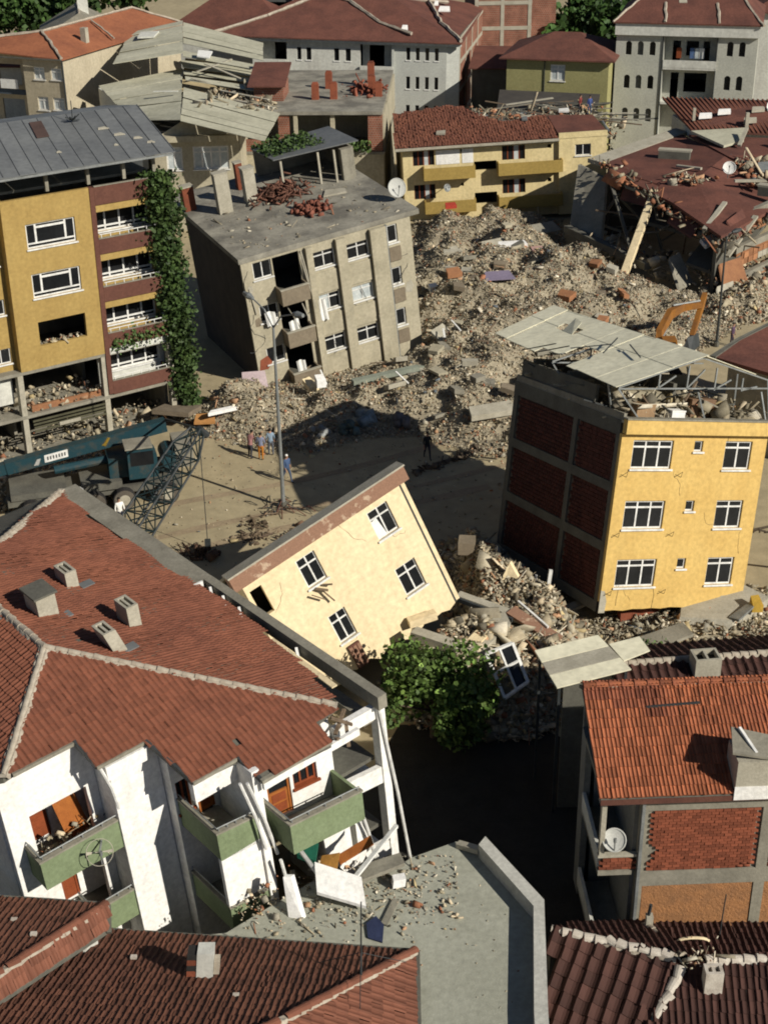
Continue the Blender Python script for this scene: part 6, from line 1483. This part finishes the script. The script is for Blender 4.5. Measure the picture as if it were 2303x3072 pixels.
rp = MB(); rp.tube([(-9.2,65.1,6.9),(-9.2,65.1,.6)], .022, 5); rp.build('hoist_rope', steeld, TC)
hk = MB(); hk.tube([(-9.2,65.1,6.95),(-8.9,65.6,6.4)], .2, 8); hk.build('jib_tip_sheave', steeld, TC)
hb_ = MB(); hb_.box(-9.35,-9.05,65.0,65.2,.25,.65); hb_.tube([(-9.2,65.1,.25),(-9.2,65.1,.08),(-9.1,65.1,.03)], .05, 6); hb_.build('hook_block', steeld, TC)
bs = MB(); bs.bar((-12.2,73.4,3.9),(-9.4,65.2,7.0),.09); bs.build('jib_stay', steeld, TC)

# ------------------------------------------------------------------ excavator behind the metal roof
EX = thing('excavator', 'orange excavator with bent arm reaching over the rubble', 'excavator', (18.3,88.8,0), sc=.86)
for s in (-1, 1):
    b = MB(lambda u,d,w,s=s: (u, d+s*1.2, w)); b.prism([(-1.7,-.3,.15),(-1.4,-.3,0),(1.4,-.3,0),(1.7,-.3,.15),(1.8,-.3,.5),(1.5,-.3,.85),(-1.5,-.3,.85),(-1.8,-.3,.5)], (0,.6,0)); b.build('track', rubber, EX)
b = MB(); b.box(-1.6,1.5,-1.2,1.2,.9,2.1); b.build('body', orange, EX)
b = MB(); b.prism([(.2,-1.2,2.101),(1.4,-1.2,2.101),(1.25,-1.2,3.1),(.2,-1.2,3.1)], (0,1.0,0)); o = b.build('cab', orange, EX); sub('cab_window', glass, o, .35, 1.15, -1.225, -1.202, 2.3, 2.95)
def beam(name, pts, w, hs, parent):
    b = MB(); rows = []
    for i, (p, h) in enumerate(zip(pts, hs)):
        p = Vector(p); d = (Vector(pts[min(i+1,len(pts)-1)])-Vector(pts[max(i-1,0)])).normalized(); a = Vector((d.y,-d.x,0)).normalized(); c = a.cross(d)
        rows.append([b.P(tuple(p+a*x*w/2+c*y*h/2)) for x, y in ((-1,-1),(1,-1),(1,1),(-1,1))])
    for A_, B_ in zip(rows, rows[1:]):
        for k in range(4): b.f.append([A_[k],A_[(k+1)%4],B_[(k+1)%4],B_[k]]); b.m.append(0)
    b.f.append(rows[0][::-1]); b.m.append(0); b.f.append(rows[-1]); b.m.append(0)
    return b.build(name, orange, parent)
beam('boom', [(.0,-.4,1.9),(.2,.5,3.1),(1.3,2.3,4.0),(2.4,3.0,4.3),(3.9,3.4,4.3)], .45, [.6,.75,.8,.6,.4], EX)
beam('stick', [(4.5,5.0,4.6),(4.0,3.7,4.1),(3.1,2.1,2.2)], .38, [.4,.6,.35], EX)
b = MB(); b.tube([(1.5,2.5,4.6),(3.8,3.5,4.6)], .09, 8); b.tube([(.3,.3,2.2),(1.2,2.0,3.6)], .1, 8); b.build('hydraulic_ram', steel, EX)
b = MB(); b.prism([(2.6,1.5,2.3),(3.2,1.9,2.3),(3.3,1.5,1.4),(2.8,.9,1.2),(2.3,1.2,1.6)], (.5,.6,0)); b.build('bucket', steeld, EX)

# ------------------------------------------------------------------ lamp posts
def lamp(label, x, y, h, arms, r=.085, m=steel):
    t = thing('lamp_post', label, 'lamp post', (x,y,0), group='street lamp posts')
    b = MB(); b.tube([(0,0,-.1),(0,0,1.2),(-.02,0,h*.6),(-.04,0,h)], [r*1.5,r*1.35,r*1.05,r*.75], 10); b.build('pole', m, t)
    b = MB(); b.tube([(0,0,0),(0,0,.35)], .2, 8); b.build('base', concd, t)
    for ax, ay, az in arms:
        e = Vector((-.04+ax, ay, h+az)); b = MB(); b.tube([(-.04,0,h-.15),(-.04+ax*.4,ay*.4,h+az*.65),tuple(e)], r*.5, 6); o = b.build('arm', m, t)
        d = Vector((ax, ay, az*.25)).normalized(); l = MB(); l.tube([tuple(e-d*.1), tuple(e+d*.25), tuple(e+d*.7)], [.09,.19,.1], 8); l.build('lamp_head', m, o)
    return t
lamp('tall grey double arm lamp post beside the blue clothed person in the street', -5.55, 69.95, 10.6, ((-1.15,1.35,1.05),(1.2,-1.3,1.05)))
lamp('thin dark lamp post at the street end beyond the torn metal roof', 23.4, 93.5, 7.9, ((.5,.3,.2),), .07, steeld)
tr_ = thing('tangled_cable', 'tangle of bent rebar and branches around the lamp post foot', 'debris', (-5.6,70.1,0))
for i in range(26):
    a = U(0,6.28); L = U(.4,1.7); p = (rnd.gauss(-.2,.5), rnd.gauss(-.3,.4), U(.02,.2)); MB().tube([p, (p[0]+L*.5*math.cos(a), p[1]+L*.5*math.sin(a), U(.1,.5)), (p[0]+L*math.cos(a), p[1]+L*math.sin(a), .05)], .03, 4).build('bent_rod', rnd.choice([oldwood, steeld, brown]), tr_)
# small heaps on the street
def small_heap(name, label, cat, x, y, n, s, cols, hz=.35, st=.4):
    P = np.stack([rng.normal(x,s,n), rng.normal(y,s,n), np.abs(rng.normal(0,hz*.6,n))], 1)
    o = chunks(name, P, sizes(n,.1,.5,.4,st), np.array(cols)[rng.integers(0,len(cols),n)]*rng.uniform(.7,1.2,(n,1)), rub, kind=None); return tag(o, label, cat)
for i in range(14): small = None
P = np.stack([rng.uniform(0,1,220)]*3, 1)*np.array([4.6,3.5,0])+np.array([1.8,73.9,.05])+rng.normal(0,.16,(220,3))*np.array([1,1,.25])
tag(chunks('spoil_strip', P, sizes(220,.12,.5,.4,.3), np.array([(.13,.10,.07)])*rng.uniform(.6,1.3,(220,1)), rub, kind=None), 'low dark strip of spoil crossing the street behind the toppled house', 'spoil strip')
small_heap('twig_heap', 'heap of dark twigs on the street below the hanging crane rope', 'debris heap', -9.6, 64.6, 110, .45, [(.09,.055,.035),(.12,.07,.045)])
small_heap('timber_heap', 'brown splintered timber heap by the peeling eave of the toppled house', 'debris heap', -4.5, 66.2, 160, .7, [(.17,.10,.06),(.22,.14,.09),(.1,.07,.05)])
small_heap('soil_heap', 'low clump of dark soil in the middle of the street', 'soil clump', -7.0, 67.9, 60, .35, [(.11,.08,.05)], .1, .1)
small_heap('soil_heap', 'flat brown soil patch between lamp post foot and twig heap', 'soil clump', -6.9, 66.6, 80, .45, [(.15,.11,.07)], .06, .1)
small_heap('white_bundle', 'two pale bundles on the street behind the toppled house roof', 'bundle', -.75, 72.0, 10, .3, [(.4,.36,.31)], .25, 0)
def plank(label, p, q, w, h, m, name='plank', cat='plank', group=None):
    o = MB().bar(p, q, w, h).build(name, m); return tag(o, label, cat, group)
zz_ = lambda x, y: float(HZ(np.array([x]), np.array([y]))[0])
# pieces of the main heap that can be told apart
def onheap(name, label, cat, x, y, sx, sy, yaw, tilt, t, m, group=None, dz=.3, fn=None):
    z = (fn or zz_)(x, y)+dz; c_, s_ = math.cos(yaw), math.sin(yaw)
    f = lambda u, v: (x+c_*u-s_*v, y+s_*u+c_*v, z+tilt*v)
    P = [f(-sx,-sy), f(sx,-sy*U(.8,1.1)), f(sx*U(.8,1),sy), f(-sx*U(.7,1.05),sy*U(.8,1.05))]
    o = MB().prism(P, (0,0,t)).build(name, m); return tag(o, label, cat, group)
onheap('purple_blanket', 'pale purple blanket spread on the rubble heap', 'blanket', 8.6, 99.6, 1.1, .8, .1, .1, .06, mat('lilac_cloth', (.24,.20,.27), (.19,.16,.22)))
onheap('concrete_slab', 'pale grey slab tipped against the ochre rubble below the cream block', 'slab', 9.4, 112.5, 1.5, .5, .5, .5, .2, concp)
onheap('white_slab', 'long white slab lying on top of the rubble heap', 'slab', 10.6, 111.0, 1.2, .35, .1, .15, .25, white)
onheap('white_block', 'small bright white block left of the lilac blanket', 'block', 3.9, 101.5, .35, .3, .4, .2, .4, white)
onheap('tan_slab', 'tan concrete slab by the shadow corner at the foot of the heap', 'slab', 6.6, 79.3, 1.5, .45, .35, .25, .35, concp)
onheap('pale_wall_piece', 'pale wall piece leaning at the foot of the grey tilted block', 'wall piece', 4.2, 91.6, .9, .5, 1.0, .7, .2, concp)
onheap('pink_mattress', 'pale pink mattress propped at the left corner of the grey tilted block', 'mattress', -8.1, 84.6, .8, .5, .1, .7, .25, mat('pink_mattress', (.50,.40,.40), (.42,.33,.33)), dz=.5)
onheap('cardboard_box', 'orange tan cardboard sheet on the rubble left of the lamp post', 'cardboard', -11.0, 80.8, .65, .4, .1, .3, .15, mat('cardboard', (.42,.21,.07), (.36,.17,.055)), dz=.5)
onheap('white_beam', 'white beam lying next to the orange tan cardboard', 'beam', -9.6, 80.9, 1.3, .16, .5, .1, .2, white, dz=.6)
onheap('ribbed_slab', 'ribbed brown slab lying in front of the ivy corner', 'slab', -12.6, 82.0, 1.2, 1.6, -.3, -.2, .3, mat('ribbed_slab', (.21,.17,.12), (.15,.12,.085), sc=3), dz=.7)
onheap('white_chair', 'white plastic chair upside down on the rubble below the balconies', 'chair', -3.9, 84.0, .3, .3, .3, .3, .5, white, dz=.5)
onheap('cream_board', 'cream panel beside the white chair on the rubble', 'panel', -4.6, 84.6, .4, .4, .8, .5, .3, cream, dz=.5)
onheap('green_grey_beam', 'long green grey beam lying across the rubble in front of the grey tilted block', 'beam', .4, 85.5, 2.6, .2, .5, .1, .3, mat('green_grey', (.22,.24,.19)), dz=.4)
onheap('red_cushion', 'bright red cushion near the foot of the cream balcony block', 'cushion', 6.2, 122.5, .5, .3, .2, .2, .3, mat('red_cloth', (.40,.05,.03)), dz=.4)
onheap('grey_sheet', 'bent grey sheet under the cream balcony block in shadow', 'sheet', 13.2, 118.0, 2.2, .7, .45, .3, .1, conc)
onheap('pink_rag', 'pink rag on the middle of the rubble heap', 'rag', 12.2, 107.0, .5, .4, .2, .2, .1, mat('pink_rag', (.45,.28,.24)))
for i in range(90):
    x, y = U(-2,20), U(80,116)
    if polydist(np.array([x]), np.array([y]), [(-6,79),(6,78),(10,80),(24,100),(20,110),(15,116),(5,116),(4,101),(3,92)])[0] < .5: continue
    w_, m_ = rnd.choice([('grey concrete', conc), ('pale concrete', concp), ('sandy plastered', beige), ('dull brown', beiged), ('orange brick', bricko)])
    onheap('wall_chunk', 'jagged %s wall chunk lying tilted in the big rubble heap' % w_, 'wall chunk', x, y, U(.3,.75), U(.2,.45), U(0,3.1), U(-.5,.5), U(.12,.4), m_, '%s chunks in the rubble heap' % w_, .15)
for i in range(26):
    x, y = U(-10,12), U(79.5,92)
    if polydist(np.array([x]), np.array([y]), [(-12,81),(-4,79),(6,78),(12,82),(8,92),(3,91),(-7,87)])[0] < .3: continue
    a = U(0,3.1); L = U(.6,1.6); z = zz_(x,y)+.3
    plank('thin splintered timber sticking out of the rubble heap', (x,y,z), (x+L*math.cos(a),y+L*math.sin(a),z+U(-.1,.6)), U(.06,.14), .05, rnd.choice([oldwood, cloth, concp, oldwood]), 'timber', 'timber', 'timbers in the rubble heap')
# shadowed bulky things at the heap foot
for i, (x, y, s, c_, lb) in enumerate(((-.9,80.6,.8,(.24,.30,.33),'pale blue grey sheet crumpled in the shadowed foot of the heap'),(-2.2,79.6,.6,(.10,.14,.13),'dark green bundle in the shadowed foot of the heap'),(1.2,80.4,.7,(.16,.15,.15),'grey sack at the shadowed foot of the heap'),(-3.6,79.0,.5,(.26,.27,.26),'light grey sack nearest the group of people'))):
    P = np.stack([rng.normal(x,.3,7), rng.normal(y,.25,7), rng.uniform(.2,.7,7)], 1); o = chunks('cloth_bundle', P, rng.uniform(.25,.5,(7,3))*s, np.array([c_])*rng.uniform(.8,1.2,(7,1)), rub, kind=None); tag(o, lb, 'bundle')

# ------------------------------------------------------------------ debris beside the toppled house
z2 = lambda x, y: float(HZ2(np.array([x]), np.array([y]))[0])
piece('cream_wall_fragment', 'pointed cream wall fragment standing in the rubble beside the toppled house', 'wall fragment', [(5.3,57.2,1.0),(6.2,57.0,.9),(6.2,57.3,2.6),(5.8,57.5,3.3),(5.5,57.4,2.7)], (.1,.2,0), cream)
plank('long pale beam reaching from the toppled house corner toward the yellow house', (3.3,55.6,2.7), (6.3,54.2,2.2), .45, .3, concp, 'beam', 'beam')
plank('brown wooden board lying beside the long pale beam', (5.6,54.6,2.5), (7.6,53.0,1.9), .7, .12, brownband, 'board', 'board')
plank('white pole lying on the brown board', (6.0,55.2,2.6), (7.2,53.6,2.2), .1, .1, frame, 'pole', 'pole')
plank('upright white post among the rubble nearest the brick wall', (7.4,57.0,.6), (7.7,57.3,3.0), .16, .16, frame, 'post', 'post')
plank('shorter tilted white post left of the upright white post', (6.9,57.6,.8), (7.1,57.9,2.4), .1, .1, frame, 'post', 'post')
plank('dark rail stretching from the toppled house corner', (3.2,55.0,2.9), (5.6,53.6,2.6), .12, .2, steeld, 'rail', 'rail')
piece('cream_topped_slab', 'thick slab with cream plaster patch behind the leafy tree', 'slab', [(3.0,51.6,2.2),(3.9,50.9,2.1),(5.4,52.7,2.5),(5.2,53.6,2.6)], (.05,.1,.45), concp)
piece('cream_plaster_patch', 'cream plaster piece on the thick slab behind the tree', 'plaster', [(3.5,51.8,2.72),(4.1,51.6,2.72),(4.9,52.6,2.9),(4.4,53.0,2.95)], (0,0,.08), cream)
plank('stout tan beam lying under the broken edge of the toppled house', (1.2,52.3,2.8), (3.1,51.2,2.7), .55, .45, concp, 'beam', 'beam')
plank('cream lintel piece at the left end of the stout tan beam', (1.0,53.0,2.9), (2.2,53.4,3.1), .4, .35, cream, 'lintel', 'lintel')
piece('broken_slab', 'grey slab half buried between cream house corner and yellow house', 'slab', [(5.0,59.6,1.0),(6.6,59.0,1.1),(6.8,60.2,1.4),(5.4,60.9,1.3)], (0,0,.3), conc)
piece('brown_block', 'brown rubble block on top of the mound by the brick wall', 'block', [(3.6,61.0,1.8),(4.4,60.9,1.8),(4.5,61.6,1.9),(3.7,61.7,1.9)], (0,.1,.6), beiged)
piece('grey_plank', 'long grey plank at the edge of the dark brick wall corner', 'plank', [(8.3,57.2,.5),(9.6,58.0,.6),(9.5,58.4,.7),(8.2,57.6,.6)], (0,0,.15), conc)
WF = thing('white_window_frame', 'loose white window frame with dark panes leaning beside the tree', 'window frame')
Fq = [Vector((4.2,50.3,3.0)),Vector((5.35,50.9,3.15)),Vector((5.9,49.5,2.1)),Vector((4.85,48.5,2.0))]
for a, c_ in zip(Fq, Fq[1:]+Fq[:1]): MB().bar(a, c_, .13, .1).build('frame_bar', frame, WF)
MB().bar(Fq[0].lerp(Fq[1],.5), Fq[3].lerp(Fq[2],.5), .09, .09).build('frame_bar', frame, WF); MB().bar(Fq[0].lerp(Fq[3],.45), Fq[1].lerp(Fq[2],.45), .09, .09).build('frame_bar', frame, WF)
MB().prism([tuple(p+Vector((0,0,-.06))) for p in (Fq[0].lerp(Fq[1],.5), Fq[1], Fq[2], Fq[3].lerp(Fq[2],.5))], (0,0,.02)).build('pane', glass, WF)
tree('bushy green tree growing behind the leaning white house', (1.9,48.6,0), 3.9, 2.85, 7000, .19, squash=.56, trunk=.14, tint=(1.3,1.25,1.0))
# ground in front of the yellow house
piece('concrete_walkway', 'flat grey concrete walkway running in front of the yellow house', 'walkway', [(6.4,51.9,1.1),(9.0,52.9,1.1),(13.6,55.4,1.1),(13.9,54.4,1.1),(9.5,51.6,1.1),(6.8,50.6,1.1)], (0,0,.14), conc)
piece('brick_step', 'row of broken red bricks at the yellow house base', 'bricks', [(11.0,57.6,.1),(13.0,58.5,.1),(13.1,58.2,.1),(11.1,57.3,.1)], (0,0,.45), brickr)
piece('plaster_mound', 'pale broken plaster mound below the yellow house', 'mound', [(14.0,58.2,.1),(17.2,59.3,.2),(18.2,58.2,.1),(16,56.2,.1),(13.6,56.6,.1)], (.2,.2,.55), concp)
piece('white_sack', 'white sack by the low dark ribbed roof', 'sack', [(13.0,53.0,.7),(13.6,53.2,.7),(13.6,53.6,.8),(13.0,53.4,.8)], (.05,.05,.4), cloth)
piece('orange_cloth', 'orange cloth by the low dark ribbed roof', 'cloth', [(12.2,53.2,.7),(13.0,53.2,.7),(12.9,53.8,.75),(12.3,53.8,.75)], (0,0,.2), mat('orange_cloth', (.42,.20,.07)))
piece('yellow_cloth', 'small yellow cloth at the right corner of the yellow house base', 'cloth', [(17.2,57.0,.7),(17.7,57.0,.7),(17.6,57.7,.9),(17.2,57.6,.9)], (.05,.1,.3), mat('yellow_cloth', (.45,.28,.04)))
piece('blue_grey_sheet', 'crumpled blue grey sheet below the right corner of the yellow house', 'sheet', [(16.0,56.6,.6),(17.2,57.6,.8),(17.4,57.2,.9),(16.4,56.2,.7)], (0,0,.12), steel)
sb = thing('low_bush', 'low dark bush beside the low ribbed roof', 'bush', (11.9,53.0,.6)); P = rng.normal(0,.38,(600,3))*np.array([1.3,.8,.6]); P[:,2] += .45; leaves('foliage', P, .16, leafm, sb)
MB().tube([(0,0,-.3),(.05,0,.4)], .04, 5).build('stem', bark, sb)
br_ = thing('bare_branch', 'bare dangling branch in front of the yellow house lower right window', 'branch', (18.0,60.2,3.3))
for i in range(7):
    MB().tube([(-1.3+i*.3,-.2,.1+.1*math.sin(i*2)),(-1.2+i*.3+.25,-.25,.25+.15*math.sin(i)),(-.9+i*.3,-.2,.05)], .05, 5).build('twig', bark, br_)
MB().tube([(-1.4,-.2,.0),(-.3,-.2,.2),(.5,-.15,.35),(.9,-.1,.15)], .06, 6).build('stem', bark, br_); MB().tube([(.9,-.1,.15),(1.6,1.2,-1.6),(2.2,2.0,-3.2)], .09, 6).build('trunk', bark, br_)

# ------------------------------------------------------------------ satellite dishes
def dish(label, loc, r, aim, m=dishm, wire=False, group=None, stand=None, name='satellite_dish'):
    t = thing(name, label, 'satellite dish', loc)
    a = Vector(aim).normalized(); x = a.cross(Vector((0,0,1))).normalized(); y = x.cross(a); b = MB(); rings = []
    for k in range(5):
        rad = r*k/4; dep = .22*r*(k/4)**2
        rings.append([b.P(tuple(x*rad*math.cos(q)+y*rad*math.sin(q)+a*dep)) for q in [2*math.pi*i/24 for i in range(24)]] if k else [b.P((0,0,0))]*24)
    for k_r, (A_, B_) in enumerate(zip(rings, rings[1:])):
        for i in range(24):
            if wire and i % 12: continue
            b.f.append([A_[i],A_[(i+1)%24],B_[(i+1)%24],B_[i]] if len(set(A_)) > 1 else [A_[0],B_[(i+1)%24],B_[i]]); b.m.append(0)
    o = b.build('bowl', m, t, smooth=True)
    rm = MB(); rm.tube([tuple(x*r*math.cos(q)+y*r*math.sin(q)+a*.22*r) for q in [2*math.pi*i/24 for i in range(25)]], .012 if wire else .02+r*.015, 5, cap=False); rm.build('rim', m, o)
    f = MB(); f.tube([tuple(-y*r*.9+a*.2*r), tuple(a*r*.85)], .025, 5); f.tube([tuple(a*r*.8-y*.06), tuple(a*r*.95+y*.06)], .06, 6); f.build('feed_arm', steel, t)
    if stand: s = MB(); s.tube([(0,0,0), tuple(Vector(stand)*.6+Vector((0,.05,0))), tuple(stand)], .035, 6); s.build('stand', steel, t)
    return t
p = G11 @ Vector((12.3,2.3,9.95)); dish('large pale satellite dish on the corner of the grey tilted block roof', tuple(p), .62, (.35,-.85,.4), stand=(0,.35,-.9))
p = D5 @ Vector((.42,.05,-1.55)); dish('grey satellite dish on the brick balcony below the orange roof', tuple(p), .37, (-.05,-.8,.6), stand=(0,.35,-.5))
dish('small white satellite dish on the sliding maroon roof', (27.9,113.0,7.6), .5, (-.2,-.85,.5), cloth, stand=(0,.3,-.9))
dish('small grey satellite dish on the cream balcony block wall', (6.0,125.0,3.2), .33, (.5,-.8,.3), steel, stand=(0,.9,-.1))
p = WM[WH.name] @ Vector((-9.35,2.9,-1.9)); dish('mesh satellite dish hung on the front of the left green balcony', tuple(p), .42, (.3,-.75,.5), concp, wire=True, stand=(0,.45,.1))
dish('white satellite dish on the roof of the arched window house', (37.3,152.5,14.7), .6, (0,-.8,.5), cloth, stand=(.1,.4,-1.2)); dish('white satellite dish at the right edge beside the arched window house', (35.6,130.0,8.8), .65, (-.2,-.8,.4), cloth, stand=(.3,.8,-1.0))

# ------------------------------------------------------------------ people
shirtm = {}
def person(label, x, y, z, face, shirt, trous, hair=hairm, h=1.74, pose=0, bend=0.0, group=None):
    """one continuous skinned body; face = heading angle; zones of cloth by height"""
    t = thing('person', label, 'person', (x,y,z), math.degrees(face))
    s = h/1.74; V = []; Ed = []; Rr = []
    def v(p, r, par=None):
        V.append(tuple(c*s for c in p)); Rr.append(r*s)
        if par is not None: Ed.append((par, len(V)-1))
        return len(V)-1
    L = .09+.1*(pose == 1)
    pel = v((0,0,.93), .135); ab = v((0,-.02-bend*.1,1.08), .125, pel); ch = v((0,-.03-bend*.3,1.30), .145, ab); nk = v((0,-.02-bend*.45,1.47), .06, ch); hd = v((0,-.04-bend*.5,1.60), .098, nk); tp = v((0,-.03-bend*.52,1.70), .075, hd)
    v((0,-.145-bend*.5,1.59), .018, hd)
    for sd in (-1, 1):
        hp = v((sd*.095,0,.86), .10, pel); st = sd*(.16 if pose == 1 else .03)
        kn = v((sd*.11,-st-.02,.49), .065, hp); an = v((sd*.115,-st*1.9+.03,.09), .042, kn); v((sd*.13,-st*1.9-.13,.04), .04, an)
        sh1 = v((sd*.18,-.03-bend*.3,1.40), .065, ch); el = v((sd*(.25),-.03-bend*.35+st*.5,1.13), .046, sh1); wr = v((sd*.25,-.14-bend*.3+st*.9,.90), .03, el); pm = v((sd*.25,-.16-bend*.3+st,.82), .034, wr)
        for k in range(4): v((sd*.25,-.19-bend*.3+st+.022*k,.745+.012*abs(k-1)), .009, pm)
        v((sd*.22,-.20-bend*.3+st,.80), .01, pm)
    me = bpy.data.meshes.new('body'); me.from_pydata(V, Ed, []); o = bpy.data.objects.new('body', me); COL.objects.link(o)
    sk = o.modifiers.new('skin', 'SKIN'); sk.use_smooth_shade = True
    for i, r in enumerate(Rr): me.skin_vertices[0].data[i].radius = (r, r)
    me.skin_vertices[0].data[0].use_root = True
    ss = o.modifiers.new('sub', 'SUBSURF'); ss.levels = 1; ss.render_levels = 1
    dg = bpy.context.evaluated_depsgraph_get(); m2 = bpy.data.meshes.new_from_object(o.evaluated_get(dg)); o.modifiers.clear(); o.data = m2
    for m_ in (skin, shirt, trous, hair, rubber): m2.materials.append(m_)
    for p_ in m2.polygons:
        c = p_.center/s; r_ = math.hypot(c.x, 0)
        k = 0
        if c.z > 1.665 or (c.z > 1.56 and c.y > -.03-bend*.5): k = 3
        elif c.z > 1.47: k = 0
        elif c.z < .09: k = 4
        elif r_ > .185 and c.z < 1.02: k = 0
        elif c.z > .92 or r_ > .19: k = 1
        else: k = 2
        p_.material_index = k; p_.use_smooth = True
    o.parent = t
    ey = MB(); 
    for sd in (-1, 1): ey.box(sd*.035*s-.012*s, sd*.035*s+.012*s, (-.137-bend*.5)*s, (-.13-bend*.5)*s, 1.615*s, 1.63*s)
    ey.build('eyes', hairm, t)
    hr_ = MB(); hr_.tube([(0,(-.02-bend*.52)*s,1.66*s),(0,(-.02-bend*.52)*s,1.735*s)], [.1*s,.06*s], 10); hr_.build('hair' if hair is hairm else 'cap', hair, t, smooth=True)
    return t
cm_ = lambda n, c: mat(n, c, tuple(x*.8 for x in c), sc=6, bump=0)
person('person in blue overalls and white cap walking at the lamp post shadow edge', -5.5, 73.1, 0, .7, cm_('blue_overall', (.06,.10,.19)), cm_('blue_trousers', (.05,.08,.14)), cloth, pose=1)
person('person in grey blue shirt and orange trousers facing the rubble', -7.2, 76.1, 0, 3.0, cm_('grey_blue_shirt', (.20,.22,.30)), cm_('orange_trousers', (.45,.17,.02)))
person('person in dusty pink shirt bending over at the rubble edge', -7.85, 76.3, 0, 2.6, cm_('pink_shirt', (.34,.17,.16)), cm_('dark_trousers', (.04,.04,.05)), bend=.5)
person('person in pale blue shirt at the right of the group by the rubble', -6.65, 76.7, 0, 3.4, cm_('pale_blue_shirt', (.22,.29,.36)), cm_('grey_trousers', (.09,.10,.12)))
person('person in white shirt and dark trousers beside the crane wheel', -14.2, 68.0, 0, .5, cloth, cm_('navy_trousers', (.03,.03,.05)))
person('person in dark clothes standing at the shadow edge before the heap', 2.6, 75.9, 0, .2, cm_('dark_shirt', (.025,.028,.03)), cm_('dark_trousers', (.04,.04,.05)), pose=1)
person('person in dark purple clothes by the thin lamp post', 24.45, 93.5, 0, 1.0, cm_('purple_shirt', (.10,.06,.10)), cm_('purple_trousers', (.05,.04,.06)))
W12 = WM[BB.name]
person('person in blue clothes standing on the maroon roof of the cream block', *(W12 @ Vector((15.5,4.2,7.5))), .4, cm_('blue_shirt', (.05,.08,.22)), cm_('blue_trousers', (.05,.08,.14)))
person('person in dark red clothes on the maroon roof of the cream block', *(W12 @ Vector((14.7,4.6,7.55))), .9, cm_('red_shirt', (.20,.04,.035)), cm_('dark_trousers', (.04,.04,.05)))
